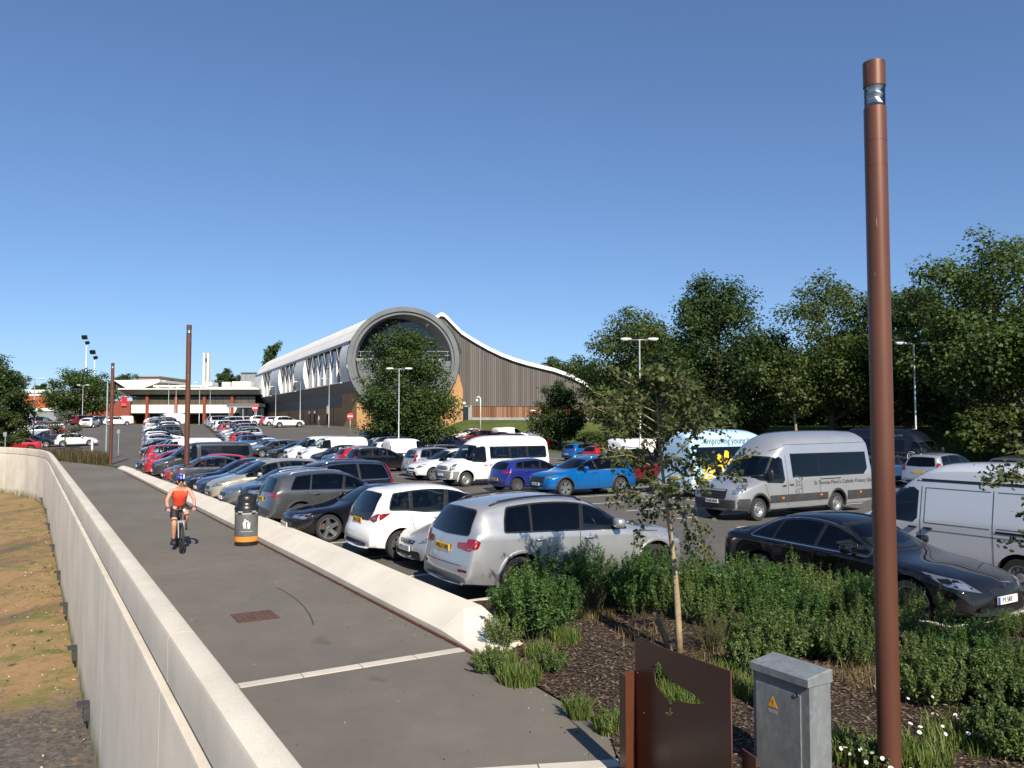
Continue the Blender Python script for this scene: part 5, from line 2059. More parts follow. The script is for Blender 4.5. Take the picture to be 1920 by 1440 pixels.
SPECS['small_hatch'] = spec(L=4.05, W=1.72, H=1.455, r=.315, wb=2.57, fo=.82, sill=.22, wheel='multi',
    top=[(0, .46), (.03, .62), (.14, .76), (.55, .90), (1.0, 1.0), (1.75, 1.36), (2.15, 1.45), (2.6, 1.455), (3.2, 1.40), (3.62, 1.30), (3.84, 1.02), (3.9, .86), (3.97, .7), (4.03, .58), (4.05, .42)],
    belt=[(0, .72), (1.0, .93), (2.4, .98), (4.0, 1.06)], roofw=.69, ws=(1.05, 1.82), wsw=(.79, .62), cpil=(3.5, 3.3), pillars=[(2.2, 2.1, .035), (3.1, 2.98, .016)],
    rw=((.58, 1.0), (.5, 1.28)), head=[(-.26, .64), (.2, .70), (.34, .87), (-.14, .78)], tail=[(-.22, .84), (.14, .82), (.26, .92), (.05, .97), (-.2, .95)], tail_in=[[(-.1, .86), (.08, .86), (.08, .885), (-.1, .885)]],
    rear=[('lower_valance', [(-.6, .30), (.6, .30), (.64, .46), (-.64, .46)], M_PLASTIC, .005)],
    front=[('grille', [(-.4, .56), (.4, .56), (.44, .66), (-.44, .66)], M_TRIM, .006), ('bumper_intake', [(-.55, .28), (.55, .28), (.5, .44), (-.5, .44)], M_PLASTIC, .006)],
    seams=[[(1.2, .95), (1.18, .6), (1.3, .30)], [(2.2, .98), (2.24, .30)]], handles=[(2.02, .87), (2.9, .9)], mirror=(1.5, 1.05), plate_f=.48, plate_r=.56)

SPECS['mpv'] = spec(L=4.62, W=1.86, H=1.64, r=.335, wb=2.78, fo=.9, sill=.25, wheel='five', dlo_chrome=True,
    top=[(0, .48), (.03, .66), (.14, .80), (.6, .95), (1.05, 1.06), (1.95, 1.50), (2.4, 1.60), (3.0, 1.64), (3.7, 1.60), (4.2, 1.51), (4.42, 1.12), (4.48, .98), (4.54, .78), (4.60, .64), (4.62, .45)],
    belt=[(0, .76), (1.0, .98), (2.5, 1.03), (4.6, 1.09)], roofw=.70, ws=(1.08, 2.0), wsw=(.80, .63), cpil=(4.1, 3.9), pillars=[(1.62, 1.5, .02), (2.55, 2.45, .035), (3.5, 3.4, .025)],
    rw=((.68, 1.06), (.56, 1.46)), head=[(-.26, .66), (.2, .72), (.42, .92), (-.1, .82)], head_in=[[(-.12, .69), (.06, .72), (.1, .8), (-.08, .77)]],
    tail=[(-.1, .86), (.14, .86), (.2, 1.2), (.06, 1.24), (-.04, 1.0)],
    rear=[('lower_valance', [(-.6, .32), (.6, .32), (.62, .42), (-.62, .42)], M_PLASTIC, .005)],
    front=[('grille', [(-.36, .58), (.36, .58), (.42, .68), (-.42, .68)], M_TRIM, .006), ('bumper_intake', [(-.6, .30), (.6, .30), (.46, .50), (-.46, .50)], M_TRIM, .006)],
    seams=[[(1.4, 1.0), (1.38, .7), (1.52, .33)], [(2.56, 1.04), (2.58, .33)], [(3.55, 1.06), (3.5, .9), (3.25, .55)]], handles=[(2.38, .94), (3.35, .96)], mirror=(1.7, 1.10), plate_f=.46, plate_r=.80)

SPECS['boxy_suv'] = spec(L=4.95, W=1.93, H=1.77, r=.37, wb=2.98, fo=.87, sill=.28, wheel='five', tw=.25, dlo_chrome=True,
    top=[(0, .52), (.02, .76), (.08, .95), (.4, 1.06), (1.35, 1.14), (2.05, 1.58), (2.5, 1.71), (3.3, 1.765), (4.2, 1.73), (4.66, 1.65), (4.74, 1.55), (4.84, 1.2), (4.87, 1.05), (4.90, .8), (4.94, .6), (4.95, .46)],
    belt=[(0, .8), (1.3, 1.07), (3.0, 1.11), (4.9, 1.14)], roofw=.74, ws=(1.42, 2.12), wsw=(.81, .66), cpil=(4.62, 4.45), pillars=[(2.6, 2.45, .035), (3.6, 3.55, .035)], priv_from=1,
    rw=((.70, 1.12), (.62, 1.58)), head=[(-.3, .80), (.2, .82), (.26, .95), (-.28, .93)], head_in=[[(-.15, .84), (.05, .84), (.05, .91), (-.15, .91)]],
    tail=[(-.02, .86), (.14, .86), (.18, 1.1), (.10, 1.25), (.10, 1.60), (.0, 1.62), (.02, 1.2)],
    front=[('grille', [(-.44, .66), (.44, .66), (.46, .90), (-.46, .90)], M_TRIM, .006), ('bumper_intake', [(-.7, .34), (.7, .34), (.6, .50), (-.6, .50)], M_PLASTIC, .006)],
    seams=[[(1.45, 1.08), (1.42, .7), (1.56, .36)], [(2.62, 1.1), (2.64, .36)], [(3.66, 1.12), (3.6, .9), (3.4, .6)]], handles=[(2.42, 1.0), (3.42, 1.0)], mirror=(1.88, 1.2), plate_f=.52, plate_r=.9, rails=(2.4, 4.5, M_CHROME))

SPECS['saloon'] = spec(L=4.80, W=1.84, H=1.46, r=.335, wb=2.82, fo=.95, sill=.21, wheel='multi', dlo_chrome=True,
    top=[(0, .42), (.03, .58), (.16, .71), (.7, .86), (1.35, .96), (2.2, 1.36), (2.6, 1.445), (3.0, 1.455), (3.5, 1.38), (4.1, 1.12), (4.3, 1.05), (4.62, 1.03), (4.72, .92), (4.77, .66), (4.80, .42)],
    belt=[(0, .68), (1.3, .90), (2.8, .94), (4.7, .99)], roofw=.67, ws=(1.42, 2.25), wsw=(.79, .61), cpil=(3.98, 3.66), pillars=[(2.6, 2.5, .03), (3.5, 3.36, .018)],
    rw=((.62, 1.04), (.52, 1.34)), head=[(-.28, .58), (.22, .66), (.46, .82), (-.02, .74)], head_in=[[(-.12, .62), (.06, .65), (.1, .72), (-.06, .7)]],
    tail=[(-.24, .80), (.14, .82), (.24, .90), (-.2, .93)], tail_in=[[(-.14, .83), (.06, .84), (.06, .86), (-.14, .855)]],
    rear=[('lower_valance', [(-.6, .28), (.6, .28), (.62, .36), (-.62, .36)], M_PLASTIC, .005)],
    front=[('grille', [(-.3, .54), (.3, .54), (.36, .62), (-.36, .62)], M_TRIM, .006), ('bumper_intake', [(-.62, .26), (.62, .26), (.55, .42), (-.55, .42)], M_TRIM, .006)],
    seams=[[(1.5, .92), (1.48, .6), (1.62, .28)], [(2.62, .94), (2.66, .28)], [(3.62, .97), (3.55, .75), (3.3, .48)], [(.35, .80), (.9, .9), (1.45, .945)]], handles=[(2.44, .83), (3.4, .86)], mirror=(1.9, 1.02), plate_f=.46, plate_r=.7)

SPECS['estate'] = spec(L=4.72, W=1.83, H=1.49, r=.33, wb=2.72, fo=.92, sill=.21, wheel='multi',
    top=[(0, .42), (.03, .58), (.15, .72), (.65, .87), (1.25, .97), (2.08, 1.37), (2.5, 1.46), (3.0, 1.485), (3.8, 1.46), (4.3, 1.38), (4.50, 1.05), (4.56, .9), (4.62, .74), (4.70, .6), (4.72, .42)],
    belt=[(0, .68), (1.2, .91), (2.8, .95), (4.7, 1.0)], roofw=.69, ws=(1.3, 2.12), wsw=(.79, .62), cpil=(4.3, 4.08), pillars=[(2.45, 2.35, .035), (3.4, 3.32, .035)],
    rw=((.62, .98), (.54, 1.36)), head=[(-.28, .60), (.2, .66), (.38, .82), (-.1, .73)], tail=[(-.06, .78), (.14, .78), (.2, 1.0), (-.02, 1.02)],
    front=[('grille', [(-.4, .5), (.4, .5), (.44, .62), (-.44, .62)], M_TRIM, .006), ('bumper_intake', [(-.6, .26), (.6, .26), (.5, .4), (-.5, .4)], M_PLASTIC, .006)],
    seams=[[(1.4, .93), (1.5, .28)], [(2.46, .95), (2.5, .28)], [(3.46, .98), (3.15, .5)]], handles=[(2.28, .84), (3.22, .88)], mirror=(1.78, 1.02), plate_f=.46, plate_r=.72, rails=(2.4, 4.2, M_ALLOY))

SPECS['mid_van'] = spec(L=5.1, W=1.98, H=1.97, r=.335, wb=3.0, fo=.98, sill=.25, wheel='steel', bulge=.0, waist=1.0,
    top=[(0, .50), (.02, .72), (.08, .92), (.4, 1.06), (.85, 1.20), (1.65, 1.80), (2.0, 1.92), (2.6, 1.965), (4.2, 1.965), (4.85, 1.93), (5.0, 1.80), (5.05, 1.2), (5.07, .8), (5.1, .62), (5.1001, .4)],
    belt=[(0, .85), (.9, 1.12), (5.1, 1.20)], roofw=.84, edge=.10, tail_w=.95, tail_r=.25, bowr=.04, ws=(.95, 1.72), wsw=(.82, .70),
    panes=[[(1.0, 1.22), (1.18, 1.15), (2.05, 1.13), (2.12, 1.2), (2.12, 1.70), (2.02, 1.76), (1.72, 1.74)]],
    head=[(-.22, .76), (.12, .80), (.28, 1.04), (-.06, .96)], tail=[(-.06, .86), (.06, .86), (.06, 1.36), (-.06, 1.36)],
    front=[('grille', [(-.5, .66), (.5, .66), (.55, .86), (-.55, .86)], M_TRIM, .006), ('bumper_intake', [(-.7, .34), (.7, .34), (.6, .56), (-.6, .56)], M_PLASTIC, .006)],
    bars=(.46, .46, .66, .86, 4, M_CHROME),
    seams=[[(1.12, 1.1), (1.2, .75), (1.35, .36)], [(2.2, 1.8), (2.2, .36)], [(3.55, 1.8), (3.55, .45)], [(2.26, 1.02), (5.0, 1.02)], [(2.26, 1.72), (4.95, 1.72)]],
    flank=[('door_rail', [(3.6, 1.0), (4.9, 1.0), (4.9, 1.03), (3.6, 1.03)], M_TRIM, .008)],
    handles=[(2.05, 1.02), (2.36, 1.02)], handle_slot='hand', mirror=(1.35, 1.34), mirror_size=(.12, .24, .28), mirror_slot='mir', plate_f=.50, plate_r=.7)

_s = dict(SPECS['mid_van'])
_s['panes'] = [_s['panes'][0], [(2.3, 1.16), (4.75, 1.2), (4.85, 1.3), (4.8, 1.76), (2.3, 1.78)]]
_s['flank'] = []
_s['priv_from'] = 1
_s['wheel'] = 'multi'
_s['seams'] = _s['seams'][:2] + [[(3.55, 1.1), (3.55, .45)]]
SPECS['window_van'] = _s

_s = dict(SPECS['mid_van'])
_s['top'] = [(0, .50), (.02, .72), (.08, .92), (.4, 1.06), (.85, 1.20), (1.6, 1.80), (1.9, 2.02), (2.3, 2.20), (2.8, 2.27), (4.2, 2.28), (4.85, 2.25), (5.0, 2.1), (5.05, 1.2), (5.07, .8), (5.1, .62), (5.1001, .4)]
_s['H'] = 2.28
_s['edge'] = .16
_s['flank'] = [('door_rail', [(3.6, 1.06), (4.95, 1.06), (4.95, 1.10), (3.6, 1.10)], M_TRIM, .008), ('roof_seam_band', [(1.72, 1.90), (5.0, 1.90), (5.0, 1.95), (1.85, 1.95)], M_TRIM, .006)]
_s['seams'] = _s['seams'][:3] + [[(2.28, 1.12), (3.5, 1.12)], [(2.28, 1.78), (3.5, 1.78)], [(2.28, 1.12), (2.28, 1.78)], [(3.62, 1.14), (4.9, 1.14)], [(3.62, 1.78), (4.9, 1.78)], [(2.3, .98), (5.0, .98)]]
SPECS['high_van'] = _s

SPECS['small_van'] = spec(L=4.38, W=1.81, H=1.80, r=.32, wb=2.73, fo=.88, sill=.24, wheel='steel', bulge=0, waist=1.0,
    top=[(0, .48), (.03, .66), (.12, .84), (.55, 1.0), (1.0, 1.12), (1.7, 1.62), (2.1, 1.76), (2.6, 1.80), (3.9, 1.79), (4.2, 1.76), (4.3, 1.62), (4.33, 1.1), (4.35, .8), (4.38, .6), (4.3801, .42)],
    belt=[(0, .8), (1.0, 1.05), (4.4, 1.14)], roofw=.83, edge=.09, tail_w=.95, tail_r=.25, bowr=.04, ws=(1.06, 1.78), wsw=(.81, .68),
    panes=[[(1.1, 1.12), (1.3, 1.08), (2.1, 1.07), (2.15, 1.14), (2.15, 1.54), (2.05, 1.60), (1.75, 1.58)]],
    head=[(-.24, .70), (.15, .76), (.32, .98), (-.06, .88)], tail=[(-.06, .8), (.06, .8), (.06, 1.25), (-.06, 1.25)],
    front=[('grille', [(-.4, .56), (.4, .56), (.44, .68), (-.44, .68)], M_TRIM, .006), ('bumper_intake', [(-.6, .30), (.6, .30), (.5, .5), (-.5, .5)], M_PLASTIC, .006)],
    flank=[('rubbing_strip', [(2.3, .62), (4.1, .62), (4.1, .70), (2.3, .70)], M_PLASTIC, .01), ('rubbing_strip', [(1.3, .62), (2.15, .62), (2.15, .70), (1.3, .70)], M_PLASTIC, .01)],
    seams=[[(1.25, 1.0), (1.4, .34)], [(2.22, 1.65), (2.22, .34)], [(3.1, 1.6), (3.1, .4)]], handles=[(2.05, .98)], handle_slot='hand', mirror=(1.5, 1.2), mirror_size=(.12, .2, .22), mirror_slot='mir', plate_f=.5, plate_r=.66)

SPECS['old_minibus'] = spec(L=5.68, W=1.97, H=2.40, r=.345, wb=3.75, fo=.88, sill=.30, wheel='steel', win=.02, bulge=0, waist=1.0, archup=.03, gap=.075,
    top=[(0, .52), (.02, .78), (.06, .98), (.35, 1.12), (.72, 1.25), (1.35, 1.88), (1.6, 2.10), (1.95, 2.28), (2.5, 2.37), (3.5, 2.395), (5.0, 2.37), (5.45, 2.33), (5.58, 2.2), (5.63, 1.3), (5.65, .9), (5.68, .7), (5.6801, .44)],
    belt=[(0, .9), (.8, 1.18), (5.7, 1.26)], roofw=.80, edge=.17, tail_w=.95, tail_r=.25, bowr=.03, nose_w=.80, ws=(.80, 1.42), wsw=(.84, .72),
    panes=[[(.86, 1.30), (1.2, 1.18), (1.88, 1.14), (1.95, 1.2), (1.95, 1.82), (1.88, 1.88), (1.42, 1.86)], [(2.2, 1.30), (3.28, 1.30), (3.28, 1.86), (2.2, 1.86)], [(3.36, 1.30), (4.28, 1.30), (4.28, 1.86), (3.36, 1.86)], [(4.36, 1.30), (5.36, 1.32), (5.42, 1.38), (5.42, 1.80), (5.36, 1.86), (4.36, 1.86)]],
    surrounds=[[(.86, 1.30), (1.2, 1.18), (1.88, 1.14), (1.95, 1.2), (1.95, 1.82), (1.88, 1.88), (1.42, 1.86)], [(2.2, 1.30), (5.36, 1.30), (5.42, 1.38), (5.42, 1.80), (5.36, 1.86), (2.2, 1.86)]],
    head=[(-.14, .76), (.12, .80), (.20, 1.10), (.02, 1.06), (-.10, .92)], tail=[(-.06, .86), (.06, .86), (.06, 1.36), (-.06, 1.36)],
    front=[('grille', [(-.55, .80), (.55, .80), (.58, .98), (-.58, .98)], M_GREYPL, .008), ('bumper', [(-.85, .36), (.85, .36), (.86, .74), (-.86, .74)], M_GREYPL, .012), ('bumper_intake', [(-.6, .40), (.6, .40), (.6, .50), (-.6, .50)], M_TRIM, .016)],
    bars=(.5, .5, .82, .97, 2, M_TRIM),
    flank=[('bumper_side', [(.12, .36), (.52, .36), (.50, .74), (.06, .74)], M_GREYPL, .010)],
    seams=[[(1.0, 1.2), (1.2, .9), (1.33, .38)], [(2.06, 1.9), (2.06, .38)], [(3.32, 1.28), (3.32, .4)]], handles=[(1.92, 1.0), (2.2, 1.0)], handle_slot='hand', mirror=(1.2, 1.42), mirror_size=(.12, .22, .30), mirror_slot='mir', plate_f=.56, plate_r=.8, lip=(.05, P_WHITE, 'paint'))

SPECS['tall_minibus'] = spec(L=6.70, W=2.06, H=2.76, r=.35, wb=3.75, fo=1.0, sill=.30, wheel='steel', win=.02, bulge=0, waist=1.0, archup=.03, gap=.08, step=.095,
    top=[(0, .55), (.02, .80), (.07, 1.0), (.4, 1.13), (.92, 1.27), (1.55, 1.90), (1.8, 2.14), (2.15, 2.45), (2.6, 2.64), (3.2, 2.72), (4.5, 2.755), (6.0, 2.74), (6.45, 2.70), (6.6, 2.55), (6.64, 1.4), (6.66, .9), (6.70, .7), (6.7001, .45)],
    belt=[(0, .9), (1.0, 1.20), (6.7, 1.30)], roofw=.82, edge=.30, tail_w=.95, tail_r=.3, bowr=.03, nose_w=.80, ws=(1.0, 1.62), wsw=(.83, .74),
    panes=[[(1.05, 1.30), (1.35, 1.18), (2.05, 1.14), (2.14, 1.22), (2.14, 1.86), (2.05, 1.93), (1.66, 1.90)], [(2.55, 1.30), (3.85, 1.30), (3.85, 2.02), (2.55, 2.02)], [(3.87, 1.30), (6.12, 1.30), (6.34, 1.48), (6.34, 2.02), (3.87, 2.02)]],
    surrounds=[[(1.05, 1.30), (1.35, 1.18), (2.05, 1.14), (2.14, 1.22), (2.14, 1.86), (2.05, 1.93), (1.66, 1.90)], [(2.55, 1.30), (6.12, 1.30), (6.34, 1.48), (6.34, 2.02), (2.55, 2.02)]], priv_from=1,
    head=[(-.16, .84), (.12, .86), (.34, 1.14), (.08, 1.10), (-.14, .96)], head_in=[[(-.05, .88), (.08, .9), (.1, 1.0), (-.04, .97)]], tail=[(-.06, .9), (.06, .9), (.06, 1.4), (-.06, 1.4)],
    front=[('grille', [(-.5, .68), (.5, .68), (.56, .98), (-.56, .98)], M_TRIM, .01), ('bumper', [(-.9, .36), (.9, .36), (.92, .66), (-.92, .66)], M_PLASTIC, .012), ('bumper_intake', [(-.5, .38), (.5, .38), (.5, .46), (-.5, .46)], M_TRIM, .018)],
    bars=(.5, .5, .70, .96, 3, M_PLASTIC),
    flank=[('bumper_side', [(.14, .36), (.60, .36), (.58, .70), (.08, .70)], M_PLASTIC, .010), ('side_cladding', [(1.46, .52), (4.24, .52), (4.24, .76), (1.46, .76)], M_PLASTIC, .012), ('side_cladding', [(5.26, .46), (6.64, .46), (6.64, .76), (5.26, .76)], M_PLASTIC, .012),
           ('marker_light', [(2.0, .64), (2.10, .64), (2.10, .69), (2.0, .69)], M_AMBER, .016), ('marker_light', [(3.85, .66), (3.95, .66), (3.95, .71), (3.85, .71)], M_AMBER, .016), ('marker_light', [(5.9, .66), (6.0, .66), (6.0, .71), (5.9, .71)], M_AMBER, .016),
           ('door_rail', [(3.9, 1.18), (4.9, 1.18), (4.9, 1.205), (3.9, 1.205)], M_TRIM, .010)],
    seams=[[(1.2, 1.2), (1.35, .9), (1.46, .50)], [(2.3, 2.0), (2.3, .40)], [(3.86, 1.28), (3.86, .45)], [(1.9, 2.12), (2.4, 2.32), (6.55, 2.36)]], handles=[(2.12, 1.04), (2.46, 1.06)], handle_slot='hand', mirror=(1.42, 1.40), mirror_size=(.14, .24, .36), mirror_slot='mir', plate_f=.60, plate_r=.8, lip=(.06, M_PLASTIC))


# every shape is built once here and copied where it is parked
MOD = {k: build_model(v) for k, v in SPECS.items()}
# ---------------------------------------------------------------- trees and plants
import numpy as np

def leaf_mat(name, dark, mid, light, trans=0.35, rough=0.55):
    t = NT(name)
    g = t.n('ShaderNodeNewGeometry')
    rnd = g.outputs['Random Per Island']
    n = t.noise(g.outputs['Position'], 0.45, 3)
    ad = t.n('ShaderNodeMath', operation='MULTIPLY_ADD')
    t.l(rnd, ad.inputs[0])
    ad.inputs[1].default_value = 0.65
    ml = t.n('ShaderNodeMath', operation='MULTIPLY')
    t.l(n.outputs[0], ml.inputs[0])
    ml.inputs[1].default_value = 0.4
    t.l(ml.outputs[0], ad.inputs[2])
    ob = t.n('ShaderNodeObjectInfo')
    a2 = t.n('ShaderNodeMath', operation='MULTIPLY_ADD')
    t.l(ob.outputs['Random'], a2.inputs[0])
    a2.inputs[1].default_value = 0.36
    t.l(ad.outputs[0], a2.inputs[2])
    a3 = t.n('ShaderNodeMath', operation='SUBTRACT')
    t.l(a2.outputs[0], a3.inputs[0])
    a3.inputs[1].default_value = 0.18
    col = t.ramp(a3.outputs[0], [(0.1, dark), (0.5, mid), (0.9, light)]).outputs[0]
    b = t.bsdf(col, rough, 0, 0.35)
    tr = t.n('ShaderNodeBsdfTranslucent')
    hs = t.n('ShaderNodeHueSaturation')
    hs.inputs['Saturation'].default_value = 1.15
    hs.inputs['Value'].default_value = 1.3
    t.l(col, hs.inputs['Color'])
    t.l(hs.outputs[0], tr.inputs['Color'])
    ms = t.n('ShaderNodeMixShader')
    ms.inputs[0].default_value = trans
    t.l(b.outputs[0], ms.inputs[1])
    t.l(tr.outputs[0], ms.inputs[2])
    t.l(ms.outputs[0], t.out.inputs['Surface'])
    return t.mat

L_DARK = leaf_mat('leaf_dark', (0.027, 0.052, 0.016), (0.05, 0.086, 0.023), (0.09, 0.135, 0.038), 0.4)
L_MID = leaf_mat('leaf_mid', (0.029, 0.055, 0.015), (0.055, 0.092, 0.024), (0.10, 0.145, 0.042), 0.4)
L_LIGHT = leaf_mat('leaf_light', (0.036, 0.062, 0.016), (0.07, 0.105, 0.026), (0.135, 0.17, 0.048), 0.4)
L_OLIVE = leaf_mat('leaf_olive', (0.034, 0.05, 0.014), (0.066, 0.09, 0.026), (0.135, 0.15, 0.05), 0.35)
L_DUSTY = leaf_mat('leaf_dusty', (0.06, 0.065, 0.04), (0.10, 0.105, 0.065), (0.16, 0.16, 0.11), 0.2)
L_SHRUB = leaf_mat('leaf_shrub', (0.03, 0.075, 0.018), (0.062, 0.135, 0.03), (0.12, 0.21, 0.055), 0.35)
L_SHRUB2 = leaf_mat('leaf_shrub_pale', (0.045, 0.08, 0.02), (0.095, 0.145, 0.038), (0.18, 0.235, 0.075), 0.35)
L_GRASS = leaf_mat('blade_green', (0.05, 0.085, 0.015), (0.10, 0.15, 0.03), (0.18, 0.22, 0.06), 0.35)
L_STRAW = leaf_mat('blade_straw', (0.13, 0.09, 0.035), (0.24, 0.17, 0.075), (0.38, 0.30, 0.15), 0.25)
L_HEATH = leaf_mat('blade_heath', (0.05, 0.042, 0.02), (0.085, 0.068, 0.032), (0.15, 0.11, 0.055), 0.25)
M_BARK = simple('bark', (0.075, 0.058, 0.042), 0.9, vary=0.35, vscale=6)
M_BARKP = simple('pale_bark', (0.30, 0.225, 0.13), 0.8, vary=0.3, vscale=14)
M_STAKE = simple('stake_wood', (0.20, 0.135, 0.075), 0.85, vary=0.35, vscale=12)

def leaves_mesh(name, P, N, size, mat, shape='quad', aspect=0.7, seed=0):
    """P centres (k,3), N normals (k,3), size (k,)"""
    rng = np.random.default_rng(seed)
    k = len(P)
    N = N / (np.linalg.norm(N, axis=1, keepdims=True) + 1e-9)
    R = rng.normal(size=(k, 3))
    A = np.cross(N, R)
    A /= (np.linalg.norm(A, axis=1, keepdims=True) + 1e-9)
    B = np.cross(N, A)
    s = size[:, None]
    if shape == 'quad':
        prof = [(-0.5, 0.0, 0), (0.0, 0.5 * aspect, 0.12), (0.5, 0.0, 0.0), (0.0, -0.5 * aspect, 0.12)]
    elif shape == 'lobed':
        prof = [(-0.5, 0.0, 0), (-0.28, 0.30, 0.05), (-0.12, 0.18, 0.04), (0.08, 0.42, 0.08), (0.16, 0.2, 0.03), (0.5, 0.0, -0.05), (0.16, -0.2, 0.03), (0.08, -0.42, 0.08), (-0.12, -0.18, 0.04), (-0.28, -0.30, 0.05)]
    else:
        prof = [(-0.5, 0.0, 0), (-0.1, 0.5 * aspect, 0.06), (0.5, 0.0, -0.08), (-0.1, -0.5 * aspect, 0.06)]
    m = len(prof)
    V = np.empty((k, m, 3))
    for j, (a, b, c) in enumerate(prof):
        V[:, j, :] = P + A * (a * s) + B * (b * s) + N * (c * s)
    me = bpy.data.meshes.new(name)
    me.vertices.add(k * m)
    me.vertices.foreach_set('co', V.reshape(-1))
    me.loops.add(k * m)
    me.loops.foreach_set('vertex_index', np.arange(k * m, dtype=np.int32))
    me.polygons.add(k)
    me.polygons.foreach_set('loop_start', np.arange(0, k * m, m, dtype=np.int32))
    me.polygons.foreach_set('loop_total', np.full(k, m, dtype=np.int32))
    me.materials.append(mat)
    me.update(calc_edges=True)
    return me

def tree_meshes(seed, H, W, crown_lo, leaves, leaf_size, mat, limbs=42, trunk_r=0.25, spike=0.0, gappy=0.0, lean=0.0, shape='quad', bark=None, narrow_top=0.6, clump=0.11):
    rng = np.random.default_rng(seed)
    wood = MB()
    th = H * 0.72
    tp = [Vector((lean * (t ** 1.5) + 0.05 * H * 0.1 * sin(t * 5 + seed), 0.02 * H * sin(t * 4 + seed * 2) * 0.5, th * t)) for t in span(0, 1, 8)]
    wood.tube(tp, [trunk_r * (1.25 - 1.05 * t) + 0.01 for t in span(0, 1, 8)], 9)
    cz = (crown_lo + H) / 2
    ch = (H - crown_lo) / 2
    ends = []
    for i in range(limbs):
        for _ in range(20):
            d = rng.normal(size=3)
            d /= np.linalg.norm(d)
            if d[2] > -0.75:
                break
        rad = rng.uniform(0.55, 1.0) ** 0.5
        lump = 0.80 + 0.34 * noise.noise(Vector((d[0] * 1.7 + seed, d[1] * 1.7, d[2] * 1.7)))
        wz_ = 1.0 - narrow_top * max(0, d[2]) ** 2 * 0.5
        WW = W * 1.16
        e = Vector((d[0] * WW / 2 * rad * lump * wz_, d[1] * WW / 2 * rad * lump * wz_, cz + d[2] * ch * rad * (lump if d[2] < 0.3 else 0.95 + 0.12 * rng.random())))
        if spike > 0 and d[2] > 0.55:
            e.z += spike * rng.random()
        e.x += lean * max(0, e.z / H) ** 1.5
        zt = max(0.12, min(0.97, (e.z - rng.uniform(0.12, 0.3) * H) / th))
        k = int(zt * 7)
        base = tp[k].lerp(tp[min(7, k + 1)], zt * 7 - k)
        mid = base.lerp(e, 0.5) + Vector((rng.normal() * 0.04 * W, rng.normal() * 0.04 * W, 0.05 * H * rng.random()))
        r0 = trunk_r * 0.32 * (1 - 0.6 * zt)
        wood.tube([base, mid, e], [r0, r0 * 0.55, 0.012], 5, caps=False)
        ends.append((base, mid, e))
    Ps, Ns = [], []
    per = max(4, leaves // (limbs * 4))
    for base, mid, e in ends:
        for q in range(4):
            t = (1.0, 0.86, 0.68, 0.5)[q]
            c = np.array(mid.lerp(e, (t - 0.5) * 2)) if t > 0.5 else np.array(mid)
            if gappy > 0 and rng.random() < gappy and q:
                continue
            cr = W * clump * rng.uniform(0.7, 1.25) * (0.75 if q == 0 else 1.0)
            kk = int(per * rng.uniform(0.7, 1.3))
            g = rng.normal(size=(kk, 3))
            g /= np.linalg.norm(g, axis=1, keepdims=True)
            rr = rng.random((kk, 1)) ** 0.45
            off = g * rr * cr * np.array([1.15, 1.15, 0.8])
            Ps.append(c[None, :] + off)
            nn = g * 0.7 + np.array([0, 0, 0.75]) + rng.normal(size=(kk, 3)) * 0.45
            Ns.append(nn)
    P = np.concatenate(Ps)
    N = np.concatenate(Ns)
    size = leaf_size * rng.uniform(0.65, 1.3, len(P))
    crown = leaves_mesh('crown', P, N, size, mat, shape, 0.75, seed)
    trunk = wood.mesh('trunk', [bark or M_BARK], True)
    return trunk, crown

def tree(name, loc, label, meshes=None, rz=0.0, scale=1.0, cat='tree', group=None, **kw):
    tm, cm = meshes or tree_meshes(**kw)
    root = empty(name, loc, rz)
    root.scale = (scale, scale, scale)
    tag(root, label, cat, group)
    obj('trunk', tm, root)
    obj('crown', cm, root)
    return root

def at(u, D, z=None):
    """site position of a bearing (u) at distance D"""
    x = (u - 960) * D / 1490.0
    return (x, D, gz2(x, D) if z is None else z)

tree('lime_tree', at(763, 79), 'round dark green tree standing in front of the tube-shaped building', seed=1, H=12.9, W=10.6, crown_lo=-1.2, leaves=42000, leaf_size=0.23, mat=L_DARK, limbs=120, trunk_r=0.22, narrow_top=0.5, clump=0.115)
tree('small_tree', at(1049, 84), 'small dark tree at the right foot of the timber hall', seed=2, H=7.2, W=6.2, crown_lo=-0.2, leaves=14000, leaf_size=0.22, mat=L_DARK, limbs=56, trunk_r=0.14, clump=0.12)
tree('poplar_tree', at(1188, 76), 'loose light green tree with spiky top right of the timber hall', seed=3, H=12.2, W=14.0, crown_lo=-0.5, leaves=30000, leaf_size=0.26, mat=L_LIGHT, limbs=84, trunk_r=0.25, spike=2.2, gappy=0.1, clump=0.10)
tree('plane_tree', at(1345, 66), 'tall dense dark tree with pointed crown behind the silver minibus', seed=4, H=14.8, W=12.2, crown_lo=-0.8, leaves=42000, leaf_size=0.25, mat=L_DARK, limbs=110, trunk_r=0.3, narrow_top=1.0, clump=0.115, spike=0.6)
tree('maple_tree', at(1560, 62, 2.0), 'airy light green tree just left of the tall brown lamp post', seed=5, H=11.8, W=13.0, crown_lo=0.2, leaves=30000, leaf_size=0.24, mat=L_LIGHT, limbs=84, trunk_r=0.22, spike=1.2, gappy=0.15, clump=0.10)
tree('sycamore_tree', at(1700, 60, 2.0), 'mid green tree directly behind the tall brown lamp post', seed=6, H=11.0, W=12.0, crown_lo=-0.2, leaves=28000, leaf_size=0.25, mat=L_MID, limbs=80, trunk_r=0.25, spike=0.8, clump=0.11)
tree('broad_tree', at(1868, 52, 1.6), 'tallest broad tree at the right edge with twisting limbs', seed=7, H=13.2, W=14.0, crown_lo=1.6, leaves=42000, leaf_size=0.25, mat=L_MID, limbs=110, trunk_r=0.42, spike=0.9, gappy=0.05, clump=0.105)
